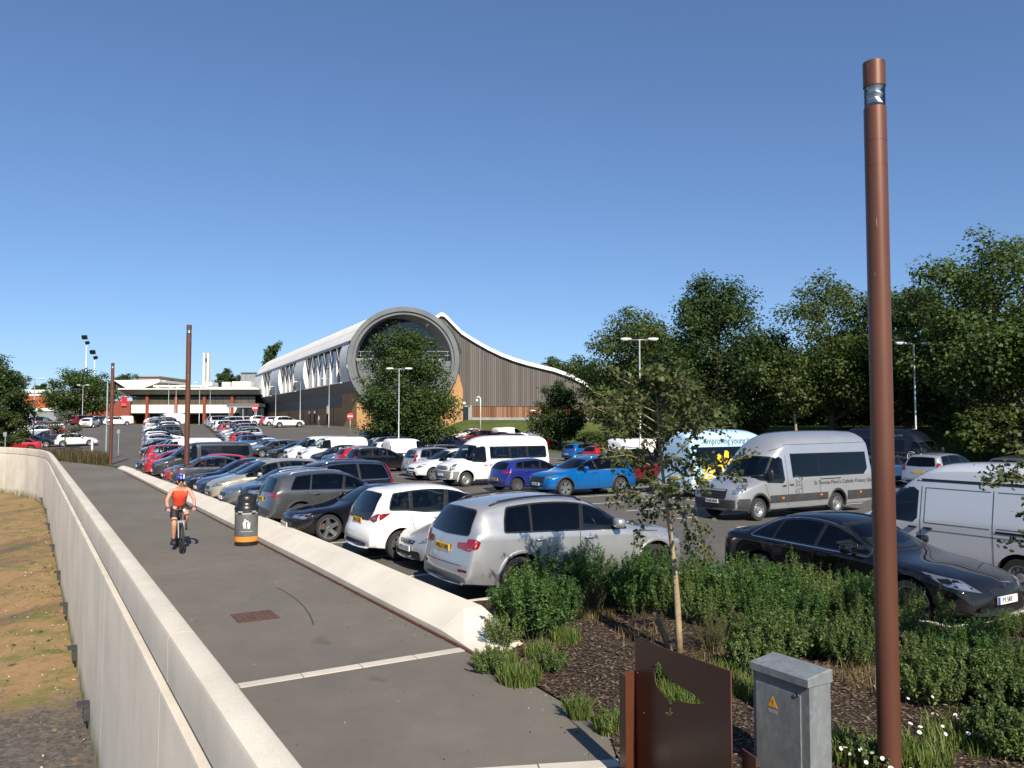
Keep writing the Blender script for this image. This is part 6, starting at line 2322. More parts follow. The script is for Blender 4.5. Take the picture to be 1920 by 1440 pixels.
BACK = dict(crown_lo=-2.0, leaves=17000, limbs=60, trunk_r=0.3, clump=0.13)
tree('backdrop_tree', at(1455, 82, 1.0), 'shaded tree filling the gap behind the dense dark tree', seed=8, H=9.8, W=12, leaf_size=0.36, mat=L_DARK, **BACK)
tree('backdrop_tree', at(1250, 86), 'broad dark tree in the dip left of the tallest dark crown', seed=9, H=10.5, W=13, leaf_size=0.38, mat=L_MID, **BACK)
tree('backdrop_tree', at(1140, 132), 'dark tree close right of the timber hall', seed=18, H=9.0, W=11, leaf_size=0.38, mat=L_MID, **BACK)
tree('backdrop_tree', at(1640, 76, 2.0), 'dark tree behind the airy tree and the black minibus', seed=10, H=9.0, W=13, leaf_size=0.36, mat=L_DARK, **BACK)
tree('backdrop_tree', at(1780, 70, 2.0), 'dark shaded tree behind the broad right-hand tree', seed=11, H=10.4, W=13, leaf_size=0.36, mat=L_DARK, **BACK)
tree('backdrop_tree', at(1540, 80, 2.0), 'dark tree behind the airy light green tree', seed=48, H=9.5, W=14, leaf_size=0.36, mat=L_MID, **BACK)
tree('backdrop_tree', at(1360, 90, 1.0), 'dark tree behind the tall pointed crown', seed=49, H=10, W=14, leaf_size=0.38, mat=L_DARK, **BACK)
tree('backdrop_tree', at(1940, 68, 2.0), 'dark shaded tree at the right edge of the wood', seed=19, H=11.0, W=13, leaf_size=0.36, mat=L_DARK, **BACK)
tree('far_tree', at(1040, 150), 'low distant tree line behind the roof end of the timber hall', seed=12, H=12.5, W=13, crown_lo=0.5, leaves=9000, leaf_size=0.5, mat=L_DARK, limbs=40, trunk_r=0.3)
tree('far_tree', at(1092, 140), 'distant dark tree right of the timber hall roof end', seed=13, H=12.0, W=14, crown_lo=0.5, leaves=9000, leaf_size=0.5, mat=L_MID, limbs=40, trunk_r=0.3)
# left side
tree('evergreen_tree', at(-12, 84), 'large dark tree cut by the left edge of the picture', seed=14, H=9.8, W=9.5, crown_lo=0.6, leaves=20000, leaf_size=0.27, mat=L_DARK, limbs=60, trunk_r=0.3, narrow_top=0.9)
tree('hawthorn_tree', at(-6, 72), 'lighter bush below the large dark tree at the left edge', seed=15, H=4.4, W=5.2, crown_lo=0.3, leaves=9000, leaf_size=0.2, mat=L_OLIVE, limbs=36, trunk_r=0.1)
tree('round_tree', at(152, 165), 'rounded green tree between the red shed and the brick wing', seed=16, H=12.0, W=15.5, crown_lo=1.0, leaves=14000, leaf_size=0.42, mat=L_MID, limbs=56, trunk_r=0.35)
tree('young_tree', at(124, 82), 'thin dusty young tree among the far left parked cars', seed=17, H=4.2, W=3.6, crown_lo=1.3, leaves=2600, leaf_size=0.16, mat=L_DUSTY, limbs=26, trunk_r=0.06)
for i, (u, D, H, W, lab) in enumerate(((515, 260, 27.5, 8.5, 'dark tree top peeping above the far end of the tube roof'), (424, 240, 16.8, 9.5, 'small bush-like tree crown above the low block roof'), (232, 300, 19, 14, 'tree crown behind the slanted roof hall at left'), (318, 280, 15.5, 12, 'tree crown between the slanted roof and the chimney'), (78, 290, 15.0, 7.0, 'pair of small tree tops above the red brick shed'))):
    tree('far_tree', at(u, D), lab, seed=20 + i, H=H, W=W, crown_lo=H * 0.45, leaves=4000, leaf_size=0.6, mat=L_DARK, limbs=26, trunk_r=0.3)
tree('young_tree', at(1492, 60, 1.9), 'small pale-trunked young tree in the shade behind the silver minibus', seed=31, H=4.6, W=3.2, crown_lo=1.6, leaves=2600, leaf_size=0.2, mat=L_OLIVE, limbs=24, trunk_r=0.09, bark=M_BARKP, lean=-0.3)
under = tree_meshes(seed=33, H=2.6, W=5.0, crown_lo=0.1, leaves=5000, leaf_size=0.22, mat=L_OLIVE, limbs=34, trunk_r=0.06)
under2 = tree_meshes(seed=34, H=2.2, W=4.4, crown_lo=0.1, leaves=5000, leaf_size=0.2, mat=L_LIGHT, limbs=34, trunk_r=0.06)
for i, (u, D, ms, lab) in enumerate(((1790, 56, under2, 'sunlit low bush above the nose of the black minibus'), (1850, 54, under, 'reddish-green bush under the broad right-hand tree'), (1600, 66, under, 'low bush at the foot of the airy tree'), (1725, 64, under2, 'low bush behind the roof of the black minibus'), (1400, 70, under, 'low scrub at the foot of the tall dense dark tree'), (1905, 49, under, 'dark bush hiding the trunk foot of the broad tree'), (1835, 50, under2, 'bush left of the broad tree trunk'), (1110, 72, under2, 'low scrub behind the blue cars left of the young tree'))):
    tree('undergrowth_bush', at(u, D), lab, meshes=ms, rz=i * 1.3, scale=1.35 if D < 52 else 1.0, cat='bush', group='bushes under the trees')

# ---------------------------------------------------------------- young staked tree in the bed, with lobed leaves
def sapling(name, loc, label, seed, H, W, lo, n_branch, leaves, lean, size=0.06, trunk_r=0.035, hang=True):
    rng = np.random.default_rng(seed)
    root = empty(name, loc)
    tag(root, label, 'tree')
    wood = MB()
    tp = [Vector((lean[0] * t + 0.03 * sin(t * 6), lean[1] * t, H * 0.93 * t)) for t in span(0, 1, 10)]
    wood.tube(tp, [trunk_r * (1.0 - 0.82 * t) for t in span(0, 1, 10)], 8)
    Ps, Ns = [], []
    for i in range(n_branch):
        t = lerp(lo / H, 0.97, (i + 0.5) / n_branch)
        k = min(8, int(t / 0.93 * 9)) if t < 0.93 else 8
        base = tp[k].lerp(tp[k + 1], min(1.0, t / 0.93 * 9 - k))
        a = i * 2.4 + rng.normal() * 0.3
        prof = sin(pi * min(1, max(0.08, (t * H - lo) / (H - lo) * 0.85 + 0.18)))
        l = W / 2 * prof * rng.uniform(0.75, 1.15)
        up = rng.uniform(0.05, 0.75) * l * (1.0 if t > 0.5 else 0.6)
        mid = base + Vector((cos(a) * l * 0.5, sin(a) * l * 0.5, up * 0.65))
        end = base + Vector((cos(a) * l, sin(a) * l, up))
        if hang and i < 4:
            end = base + Vector((cos(a) * l * 0.7, sin(a) * l * 0.7, -0.35 - 0.25 * rng.random()))
        wood.tube([base, mid, end], [0.010, 0.006, 0.003], 5, caps=False)
        for j in range(3):
            s_ = rng.uniform(0.3, 0.9)
            b2 = base.lerp(mid, s_ * 2) if s_ < 0.5 else mid.lerp(end, (s_ - 0.5) * 2)
            e2 = b2 + Vector((cos(a + rng.normal()) * l * 0.35, sin(a + rng.normal()) * l * 0.35, rng.normal() * 0.12))
            wood.tube([b2, e2], [0.005, 0.002], 4, caps=False)
            for q in range(int(leaves / n_branch / 6)):
                c = b2.lerp(e2, rng.uniform(0.2, 1.05))
                Ps.append(np.array(c) + rng.normal(size=3) * 0.045)
        for q in range(int(leaves / n_branch / 2)):
            s_ = rng.uniform(0.25, 1.05)
            c = base.lerp(mid, s_ * 2) if s_ < 0.5 else mid.lerp(end, (s_ - 0.5) * 2)
            Ps.append(np.array(c) + rng.normal(size=3) * 0.05)
    P = np.array(Ps)
    N = rng.normal(size=P.shape) * 0.8 + np.array([0, 0, 0.5])
    obj('trunk', wood.mesh('trunk', [M_BARKP], True), root)
    obj('crown', leaves_mesh('crown', P, N, size * rng.uniform(0.6, 1.25, len(P)), L_OLIVE, 'lobed', 1.0, seed), root)
    return root
sapling('staked_sapling', (2.13, 10.25, 0.08), 'slender young tree with pale trunk tied to a stake behind the brown sign', 41, 3.75, 2.1, 1.75, 40, 5200, (-0.25, 0.05), 0.07, 0.048)
sapling('edge_sapling', (6.42, 8.75, 0.08), 'young tree whose leafy branches reach in from the right edge', 42, 3.1, 2.2, 1.25, 30, 3600, (-0.05, 0.0), 0.072)
st = MB()
st.tube([(1.83, 10.32, 0.62), (2.05, 10.28, 0.05)], [0.038, 0.040], 10)
o = mk('tree_stake', st, M_STAKE, smooth=True, angle=40)
tag(o, 'short leaning round wooden stake beside the pale trunk', 'stake')
st = MB()
st.tube([(1.99, 10.27, 0.26), (2.11, 10.22, 0.27), (2.13, 10.30, 0.27), (1.98, 10.34, 0.26), (1.99, 10.27, 0.26)], 0.012, 6)
o = mk('tree_tie', st, M_TRIM)
tag(o, 'black rubber tie round trunk and stake', 'strap')

# ---------------------------------------------------------------- shrubs of the bed
def shrub_mesh(seed, R, H, stems, leaves, mat, lw=0.075, aspect=0.34):
    rng = np.random.default_rng(seed)
    wood = MB()
    Ps, Ns, Sz = [], [], []
    for i in range(stems):
        a = rng.uniform(0, 2 * pi)
        d = sqrt(rng.random()) * R * 0.8
        h = H * (1 - 0.45 * (d / R) ** 2) * rng.uniform(0.75, 1.12)
        b = Vector((cos(a) * d * 0.35, sin(a) * d * 0.35, 0))
        e = Vector((cos(a) * d * 1.1 + rng.normal() * 0.05, sin(a) * d * 1.1 + rng.normal() * 0.05, h))
        m = b.lerp(e, 0.5) + Vector((cos(a) * 0.06, sin(a) * 0.06, 0.04))
        wood.tube([b, m, e], [0.008, 0.006, 0.002], 4, caps=False)
        per = leaves // stems
        for q in range(per):
            s_ = rng.uniform(0.12, 1.0) ** 0.7
            c = b.lerp(m, s_ * 2) if s_ < 0.5 else m.lerp(e, (s_ - 0.5) * 2)
            g = rng.normal(size=3)
            g /= np.linalg.norm(g)
            rad = lw * (1.0 - 0.5 * s_) * rng.uniform(0.3, 1.4)
            Ps.append(np.array(c) + g * rad)
            Ns.append(g * 0.6 + np.array([0, 0, 0.6]) + rng.normal(size=3) * 0.4)
            Sz.append(lw * rng.uniform(0.55, 1.2) * (1.1 - 0.35 * s_))
    stem = wood.mesh('stems', [simple('green_stem', (0.06, 0.075, 0.025), 0.8)], True)
    fol = leaves_mesh('foliage', np.array(Ps), np.array(Ns), np.array(Sz), mat, 'leaf', aspect, seed)
    return stem, fol

SHR = [shrub_mesh(51, 0.62, 0.95, 46, 5200, L_SHRUB), shrub_mesh(52, 0.6, 0.85, 44, 5200, L_SHRUB, 0.07), shrub_mesh(53, 0.6, 0.8, 40, 4600, L_SHRUB2, 0.06, 0.4), shrub_mesh(54, 0.5, 0.5, 36, 3800, L_SHRUB2, 0.06, 0.45), shrub_mesh(55, 0.55, 0.75, 60, 3600, L_HEATH, 0.045, 0.2), shrub_mesh(56, 0.5, 1.25, 16, 1500, L_SHRUB2, 0.10, 0.22), shrub_mesh(57, 0.45, 1.1, 22, 1300, L_GRASS, 0.05, 0.5)]
def bed_at(u, v, z=0.06):
    D = (CAM_H - z) * 1490.0 / (v - 792)
    return ((u - 960) * D / 1490.0, D)
# (bearing, foot, variety, scale, label)
shrubs = [(1262, 1296, 3, 0.85, 'low green plant seen through the bird cut-out of the sign'),
          (1000, 1196, 0, 1.0, 'dense dark shrub at the end of the pale kerb, left of the mulch'),
          (1055, 1135, 1, 1.1, 'tall leafy shrub against the rear wheel of the silver off-roader'),
          (960, 1165, 1, 0.75, 'low shrub spilling over the chamfered kerb end'),
          (1190, 1152, 0, 0.95, 'rounded bright shrub behind the leaning stake'),
          (1145, 1135, 1, 0.72, 'small shrub under the middle of the silver off-roader'),
          (1100, 1150, 4, 0.72, 'dry brown tufty plant between two green shrubs'),
          (1290, 1128, 1, 1.1, 'tall shrub right of the pale sapling trunk'),
          (1345, 1150, 0, 1.1, 'large shrub right of the sapling, near the parking aisle'),
          (1405, 1120, 1, 1.1, 'shrub in front of the tail of the black saloon'),
          (1450, 1155, 0, 1.15, 'large shrub in front of the rear door of the black saloon'),
          (1510, 1150, 2, 1.1, 'pale flowering shrub in front of the black saloon front door'),
          (1565, 1175, 2, 1.05, 'pale green shrub left of the brown lamp post'),
          (1385, 1215, 2, 0.85, 'pale low shrub left of the grey cabinet, further back'),
          (1330, 1225, 4, 0.75, 'brown twiggy plant right of the tree stake'),
          (1470, 1225, 2, 0.95, 'pale shrub behind the grey cabinet'),
          (1545, 1235, 3, 1.1, 'low sprawling plant right behind the grey cabinet'),
          (1610, 1215, 2, 0.85, 'pale plant touching the left of the lamp post'),
          (1400, 1262, 3, 0.85, 'low plant between the brown sign and the grey cabinet'),
          (1715, 1215, 1, 0.72, 'shrub below the black saloon front wheel'),
          (1760, 1262, 0, 0.72, 'bright shrub right of the lamp post, below the black bonnet'),
          (1835, 1220, 1, 0.72, 'shrub below the number plate of the black saloon'),
          (1790, 1300, 3, 1.1, 'low leafy plant behind the white daisies'),
          (1900, 1195, 2, 0.72, 'pale plant at the right edge below the bumper'),
          (1735, 1325, 3, 0.85, 'low plant among the white daisies'),
          (1880, 1345, 3, 0.95, 'low weedy plant at the right edge'),
          (1905, 1425, 3, 0.85, 'weedy plant in the bottom right corner'),
          (1620, 1440, 3, 0.55, 'small weed at the foot of the grey cabinet'),
          (1080, 1322, 3, 0.42, 'small weed on the mulch near the path edge'),
          (1145, 1352, 3, 0.42, 'small weed on the path edge left of the brown sign'),
          (1320, 1175, 2, 1.0, 'pale leafy shrub right behind the sapling stake'),
          (1425, 1190, 0, 0.95, 'dark shrub in the middle of the large shrub mass'),
          (1490, 1195, 1, 1.0, 'green shrub behind the top of the grey cabinet'),
          (1590, 1150, 1, 1.0, 'green shrub below the black saloon door'),
          (1625, 1180, 0, 0.95, 'shrub immediately left of the lamp post'),
          (1250, 1155, 2, 0.85, 'pale shrub behind the sapling trunk'),
          (1095, 1105, 0, 0.9, 'shrub below the rear door of the silver off-roader'),
          (1225, 1110, 1, 0.9, 'shrub below the front wheel of the silver off-roader'),
          (1680, 1180, 2, 0.9, 'pale shrub just right of the lamp post'),
          (1800, 1235, 1, 0.8, 'green shrub in the middle of the right-hand mass'),
          (1860, 1265, 0, 0.8, 'dark shrub near the right edge'),
          (1715, 1262, 2, 0.8, 'pale shrub close right of the lamp post, nearer'),
          (1925, 1290, 2, 0.9, 'pale shrub cut by the right edge'),
          (1835, 1320, 3, 1.1, 'low spreading plant right of the daisies'),
          (1440, 1245, 3, 1.0, 'low plant above the cabinet roof'),
          (1590, 1250, 2, 0.8, 'pale shrub between cabinet and lamp post'),
          (945, 1205, 2, 0.62, 'pale low shrub over the kerb end'),
          (1045, 1185, 1, 0.8, 'shrub right of the dense dark shrub at the kerb end'),
          (1030, 1250, 3, 0.55, 'low weed at the left of the mulch'),
          (1850, 1400, 3, 0.8, 'weedy plant near the bottom right'),
          (1085, 1090, 5, 0.85, 'tall loose weed beside the silver off-roader door'),
          (1300, 1150, 5, 0.9, 'tall loose weed right of the sapling trunk'),
          (1375, 1135, 6, 0.95, 'tall seeding weed before the parking aisle'),
          (1480, 1140, 5, 0.95, 'tall loose weed before the black saloon rear door'),
          (1535, 1165, 6, 0.9, 'tall seeding weed before the black saloon front door'),
          (1600, 1190, 5, 0.8, 'tall loose weed left of the lamp post'),
          (1700, 1170, 6, 0.8, 'seeding weed below the black saloon front wheel'),
          (1755, 1190, 5, 0.62, 'loose weed below the black saloon headlight'),
          (1860, 1200, 6, 0.6, 'seeding weed below the white number plate'),
          (985, 1150, 5, 0.72, 'loose weed standing over the kerb end shrubs'),
          (1165, 1140, 6, 0.75, 'seeding weed under the off-roader front door'),
          (1430, 1215, 6, 0.7, 'seeding weed behind the cabinet, left'),
          (925, 1245, 3, 0.6, 'trailing weed at the foot of the kerb end')]
for i, (u, v, k, sc, lab) in enumerate(shrubs):
    x, y = bed_at(u, v)
    if u > 1270 and k not in (3,):
        sc *= 0.80 if u < 1660 else 0.72
    root = empty('shrub', (x, y, bed_z(x, y)), i * 1.7)
    root.scale = (sc, sc, sc * (0.92 + 0.16 * ((i * 37) % 10) / 10))
    tag(root, lab, 'shrub', 'shrubs of the planting bed')
    obj('stems', SHR[k][0], root)
    obj('foliage', SHR[k][1], root)

def blades(name, spots, mat, seed, hmin, hmax, w=0.006):
    """spots: (x, y, radius, count)"""
    rng = np.random.default_rng(seed)
    V, F = [], []
    for x, y, r, c in spots:
        for _ in range(c):
            a, d = rng.uniform(0, 2 * pi), r * sqrt(rng.random())
            px, py = x + cos(a) * d, y + sin(a) * d
            pz = zsurf(px, py)
            h = rng.uniform(hmin, hmax)
            b = rng.uniform(0, 2 * pi)
            bend = h * rng.uniform(0.1, 0.7)
            dx, dy = cos(b), sin(b)
            ww = w * rng.uniform(0.6, 1.4)
            o = len(V)
            V += [(px - dy * ww, py + dx * ww, pz), (px + dy * ww, py - dx * ww, pz),
                  (px + dx * bend * 0.35 + dy * ww * 0.7, py + dy * bend * 0.35 - dx * ww * 0.7, pz + h * 0.6), (px + dx * bend * 0.35 - dy * ww * 0.7, py + dy * bend * 0.35 + dx * ww * 0.7, pz + h * 0.6),
                  (px + dx * bend, py + dy * bend, pz + h * 0.95)]
            F += [(o, o + 1, o + 2, o + 3), (o + 3, o + 2, o + 4)]
    me = bpy.data.meshes.new(name)
    me.from_pydata(V, [], F)
    me.materials.append(mat)
    me.update()
    ob = obj(name, me)
    return ob
zsurf = bed_z
tufts = []
for u, v, r, c in ((1285, 1322, 0.28, 1100), (1250, 1305, 0.2, 500), (930, 1235, 0.28, 900), (975, 1262, 0.25, 900), (1010, 1225, 0.2, 500), (1085, 1325, 0.12, 250), (1140, 1350, 0.16, 350), (1060, 1205, 0.2, 500), (915, 1180, 0.25, 600),
                   (1720, 1290, 0.35, 700), (1800, 1390, 0.4, 700), (1880, 1300, 0.4, 700), (1700, 1425, 0.3, 500), (1600, 1425, 0.25, 600), (1560, 1400, 0.12, 200), (1400, 1300, 0.25, 450), (1350, 1270, 0.25, 400), (1900, 1250, 0.4, 700)):
    x, y = bed_at(u, v)
    tufts.append((x, y, r, c))
tag(blades('bed_grass', tufts, L_GRASS, 61, 0.06, 0.24), 'green grass tufts growing through the mulch and along the kerb', 'grass', kind='stuff')
straw = []
for u, v, r, c in ((1195, 1195, 0.35, 160), (1405, 1290, 0.35, 260), (1600, 1275, 0.4, 220), (1110, 1160, 0.35, 500), (1330, 1235, 0.3, 160), (1650, 1300, 0.4, 160), (1850, 1260, 0.3, 120)):
    x, y = bed_at(u, v)
    straw.append((x, y, r, c))
tag(blades('dry_grass', straw, L_STRAW, 62, 0.04, 0.22, 0.003), 'dry straw-coloured grass between the green shrubs', 'grass', kind='stuff')

# bark chips lying on the bed
rng = np.random.default_rng(71)
V, F = [], []
for _ in range(17000):
    s_, n_ = rng.uniform(2.5, 11.4), rng.uniform(0, 1) ** 1.5
    n_ = interp0(PATH_R, s_) + 0.02 + n_ * 7
    p = sn(s_, n_)
    z = bed_z(p.x, p.y) + 0.016 + rng.uniform(0, 0.014)
    l, w_ = rng.uniform(0.015, 0.055), rng.uniform(0.006, 0.018)
    a, tl = rng.uniform(0, 2 * pi), rng.normal() * 0.25
    ca, sa = cos(a), sin(a)
    o_ = len(V)
    for (dx, dy) in ((-l, -w_), (l, -w_ * 0.6), (l, w_), (-l, w_ * 0.8)):
        V.append((p.x + ca * dx / 2 - sa * dy, p.y + sa * dx / 2 + ca * dy, z + dx * tl * 0.5))
    F.append((o_, o_ + 1, o_ + 2, o_ + 3))
me = bpy.data.meshes.new('bark_chips')
me.from_pydata(V, [], F)
me.materials.append(leaf_mat('bark_chip', (0.018, 0.012, 0.009), (0.055, 0.037, 0.026), (0.19, 0.14, 0.10), 0.0, 0.9))
me.update()
tag(obj('bark_chips', me), 'loose dark brown bark chips covering the planting bed', 'mulch', kind='stuff')

# daisies
M_PETAL = simple('petal_white', (0.8, 0.8, 0.78), 0.6)
M_DISC = simple('daisy_yellow', (0.6, 0.35, 0.02), 0.7)
pm, dm = MB(), MB()
for i in range(11):
    a = 2 * pi * i / 11
    R_ = Matrix.Rotation(a, 3, 'Z')
    pm.add([R_ @ Vector(q) for q in ((0.006, -0.003, 0), (0.028, -0.006, 0.003), (0.034, 0, 0.0), (0.028, 0.006, 0.003), (0.006, 0.003, 0))], [(0, 1, 2, 3, 4)])
dm.lathe([(0.001, 0.008), (0.007, 0.006), (0.009, 0.0)], 8)
st_ = MB()
st_.tube([(0, 0, -0.22), (0.01, 0, -0.1), (0, 0, 0)], 0.002, 4)
pm_, dm_, sm_ = pm.mesh('petals', [M_PETAL]), dm.mesh('disc', [M_DISC]), st_.mesh('stem', [simple('green_stem', (0.06, 0.075, 0.025), 0.8)])
rng = np.random.default_rng(73)
for (u, v) in ((1735, 1297), (1757, 1311), (1734, 1327), (1743, 1329), (1776, 1330), (1780, 1336), (1693, 1345), (1711, 1351), (1752, 1350), (1709, 1361), (1747, 1364), (1757, 1364), (1799, 1363), (1572, 1388), (1564, 1390), (1600, 1392), (1622, 1397), (1560, 1378), (1640, 1408), (1655, 1425), (1625, 1432), (1692, 1428), (1697, 1434), (1610, 1415), (1580, 1400), (1690, 1300), (1660, 1405)):
    x, y = bed_at(u, v, 0.30)
    r_ = empty('daisy', (x, y, 0.30), rng.uniform(0, 6))
    r_.rotation_euler = (rng.normal() * 0.35 + 0.5, rng.normal() * 0.3, rng.uniform(-0.6, 0.6))
    sc_ = rng.uniform(0.4, 0.75)
    r_.scale = (sc_, sc_, sc_)
    tag(r_, 'white daisy flower in the bed around the lamp post and cabinet', 'flower', 'daisies in the planting bed')
    obj('petals', pm_, r_)
    obj('disc', dm_, r_)
    obj('stem', sm_, r_)

# tall brown-green meadow strip where the path bends, at the far end
zsurf = gz2
ms = []
rng = np.random.default_rng(75)
for i in range(260):
    s_ = rng.uniform(64, 92)
    lo_ = interp0(PATH_R, s_) + 0.3
    hi_ = park_lo(s_) - 0.1
    if hi_ - lo_ < 0.3:
        continue
    p = sn(s_, rng.uniform(lo_, hi_))
    ms.append((p.x, p.y, 0.45, 34))
tag(blades('meadow_strip', ms, L_HEATH, 76, 0.5, 1.05, 0.014), 'tall brownish meadow grass where the path bends at far left', 'grass', kind='stuff')
ms2 = [(x, y, 0.4, 16) for x, y, r, c in ms]
tag(blades('meadow_base', ms2, L_MID, 77, 0.25, 0.6, 0.016), 'green growth along the foot of the far meadow strip', 'grass', kind='stuff')

# ---------------------------------------------------------------- lamp posts, signs, cabinet, bin
def post_mat():
    t = NT('post_brown')
    p = t.obj_co()
    n = t.noise(p, 300, 2)
    big = t.noise(t.map(p, (2, 2, 0.4)), 1.5, 5)
    col = t.ramp(big.outputs[0], [(0.3, (0.105, 0.040, 0.024)), (0.7, (0.150, 0.060, 0.036))]).outputs[0]
    # chips and droppings as pale flecks running down
    ch = t.noise(t.map(p, (26, 26, 2.2)), 1.0, 5, 0.7)
    ch2 = t.noise(t.map(p, (3, 3, 0.5), (4, 2, 0)), 1.0, 2)
    sep = t.n('ShaderNodeSeparateXYZ')
    t.l(p, sep.inputs[0])
    mr = t.n('ShaderNodeMapRange')
    mr.inputs[1].default_value = 1.0
    mr.inputs[2].default_value = 6.5
    mr.inputs[3].default_value = 0.0
    mr.inputs[4].default_value = 0.075
    t.l(sep.outputs[2], mr.inputs[0])
    su = t.n('ShaderNodeMath', operation='ADD')
    t.l(ch.outputs[0], su.inputs[0])
    t.l(mr.outputs[0], su.inputs[1])
    f = t.ramp(su.outputs[0], [(0.715, (0, 0, 0)), (0.735, (1, 1, 1))]).outputs[0]
    col = t.mix(f, col, (0.55, 0.50, 0.46))
    t.bsdf(col, 0.42, 0.25, 0.5, normal=t.bump(n.outputs[0], 0.15, 0.002))
    return t.mat
M_POST = post_mat()
M_BROWN = simple('sign_brown', (0.105, 0.034, 0.019), 0.30, 0.1, vary=0.1, vscale=3)
M_LUM = glass_mat('luminaire_glass', (0.9, 0.92, 0.93))

def promenade_post(loc, H, r, label):
    root = empty('lamp_column', loc)
    tag(root, label, 'lamp post', 'brown lamp columns along the promenade')
    m = MB()
    m.lathe([(r, 0), (r, H - 0.92), (r * 0.985, H - 0.92), (r * 0.985, H - 0.915), (r, H - 0.915), (r, H - 0.70), (r * 0.985, H - 0.70), (r * 0.985, H - 0.695), (r, H - 0.695), (r, H - 0.40), (r * 0.72, H - 0.395)], 32)
    mk('column', m, M_POST, root, smooth=True, angle=40)
    m = MB()
    m.lathe([(r * 0.93, H - 0.40), (r * 0.93, H - 0.2)], 28)
    h = mk('glass_cylinder', m, M_LUM, root, smooth=True)
    m = MB()
    m.lathe([(r * 0.3, H - 0.395), (r * 0.8, H - 0.37), (r * 0.42, H - 0.31), (r * 0.75, H - 0.285), (r * 0.42, H - 0.25), (r * 0.86, H - 0.205)], 24)
    mk('reflector', m, simple('prism_white', (0.85, 0.87, 0.88), 0.2, 0.0), h, smooth=True, angle=50)
    m = MB()
    m.lathe([(r * 0.9, H - 0.215), (r * 1.0, H - 0.215), (r * 1.0, H), (r * 0.9, H + 0.004), (0.002, H + 0.012)], 32)
    mk('cap', m, M_POST, root, smooth=True, angle=40)
    return root
promenade_post((3.125, 6.72, -0.05), 6.20, 0.091, 'tall brown tubular lamp column in the right foreground bed')
promenade_post((-15.1, 37.0, 0.0), 7.6, 0.115, 'brown lamp column right behind the cyclist at the kerb')
promenade_post((-28.9, 57.4, 0.0), 7.35, 0.115, 'brown lamp column at the far bend of the path')

def carpark_lamp(loc, H, label, heads=2, rz=0.0, band=False, name='car_park_lamp', arm=0.55):
    root = empty(name, loc, rz)
    tag(root, label, 'lamp post', 'galvanised lamp posts of the car park')
    m = MB()
    m.lathe([(0.085, 0), (0.085, 1.6), (0.06, 1.65), (0.05, H)], 12, cap0=True, cap1=True)
    mk('pole', m, M_GALV, root, smooth=True, angle=40)
    m = MB()
    if heads == 2:
        m.tube([(-arm, 0, H), (arm, 0, H)], 0.03, 8)
    else:
        m.tube([(0, 0, H), (-arm, 0, H + 0.08)], 0.03, 8)
    mk('bracket', m, M_GALV, root, smooth=True)
    for sx in ((-1, 1) if heads == 2 else (-1,)):
        b = blob((sx * (arm + 0.28), 0, H + 0.05), (0.68, 0.30, 0.15), 3.2, 14, 8)
        l = obj('lamp_head', b.mesh('lamp_head', [M_WPAINT], True), root)
        b = blob((sx * (arm + 0.33), 0, H - 0.02), (0.42, 0.22, 0.08), 3.0, 12, 6)
        obj('lens', b.mesh('lens', [simple('lamp_lens', (0.55, 0.57, 0.58), 0.15)], True), l)
    if band:
        m = MB()
        m.lathe([(0.089, 0.05), (0.089, 1.25)], 12)
        mk('warning_band', m, simple('band_orange', (0.55, 0.24, 0.03), 0.6), root, smooth=True)
    return root
carpark_lamp(at(748, 70), 7.75, 'twin-head lamp post with orange band in front of the round tree', band=True)
carpark_lamp(at(1200, 48.5, 0), 8.1, 'twin-head lamp post rising behind the staked young tree')
carpark_lamp(at(1716, 51, 0.3), 7.8, 'twin-head lamp post in front of the black minibus')
carpark_lamp(at(1018, 122), 7.6, 'small twin-head lamp post in front of the timber hall')
carpark_lamp(at(25, 88), 6.8, 'twin-head lamp post against the dark tree at far left')
carpark_lamp(at(64, 92), 7.4, 'lamp post beside the round ten sign at far left')
for i, (u, D) in enumerate(((517, 150), (563, 132), (617, 118))):
    carpark_lamp(at(u, D), 7.2, ('single-arm lamp post furthest along the brick base wall', 'middle single-arm lamp post before the brick base wall', 'nearest single-arm lamp post before the brick base wall')[i], 1, 0.0, name='wall_lamp')
for i, (u, D, H) in enumerate(((316, 138, 7.6), (374, 150, 8.0), (394, 160, 7.4), (155, 150, 7.5), (330, 160, 7.5), (1012, 96, 3.5))):
    carpark_lamp(at(u, D), H, ('slim lamp post left of the second brick pier of the low block', 'lamp post close right of the brown column, before the low block', 'lamp post before the third brick pier of the low block', 'lamp post below the floodlight masts at left', 'lamp post before the low block, between first two piers', 'short lamp post hidden behind the small dark tree')[i], 1 if i != 3 else 2, 0.0, name='far_lamp')

# plain grey post where the path bends
m = MB()
m.tube([(0, 0, 0), (0, 0, 6.4)], [0.07, 0.055], 10)
o = mk('grey_post', m, M_GALV, smooth=True, angle=40, loc=at(201, 64, 0))
tag(o, 'plain grey metal pole beside the far brown column', 'pole')
# tall floodlight masts
for i, (u, vt) in enumerate(((159.5, 636), (175.5, 664))):
    D = 235
    k = D / 1490
    zt = 3.05 + (792 - vt) * k
    x, y, z = at(u, D)
    root = empty('floodlight_mast', (x, y, z))
    tag(root, ('taller slim white floodlight mast with dark lamps at left', 'shorter slim white floodlight mast with dark lamps at left')[i], 'mast')
    m = MB()
    m.tube([(0, 0, 0), (0, 0, zt - z)], [0.22, 0.10], 8)
    mk('mast', m, M_WPAINT, root, smooth=True)
    for dx, dz, s in ((-0.5, 0.6, 1.4), (0.4, -1.0, 1.0)):
        m = MB()
        m.box((dx, -0.3, zt - z + dz), (s, 0.7, s * 0.8), rot=Matrix.Rotation(0.5, 3, 'X'))
        mk('floodlight', m, M_TRIM, root)
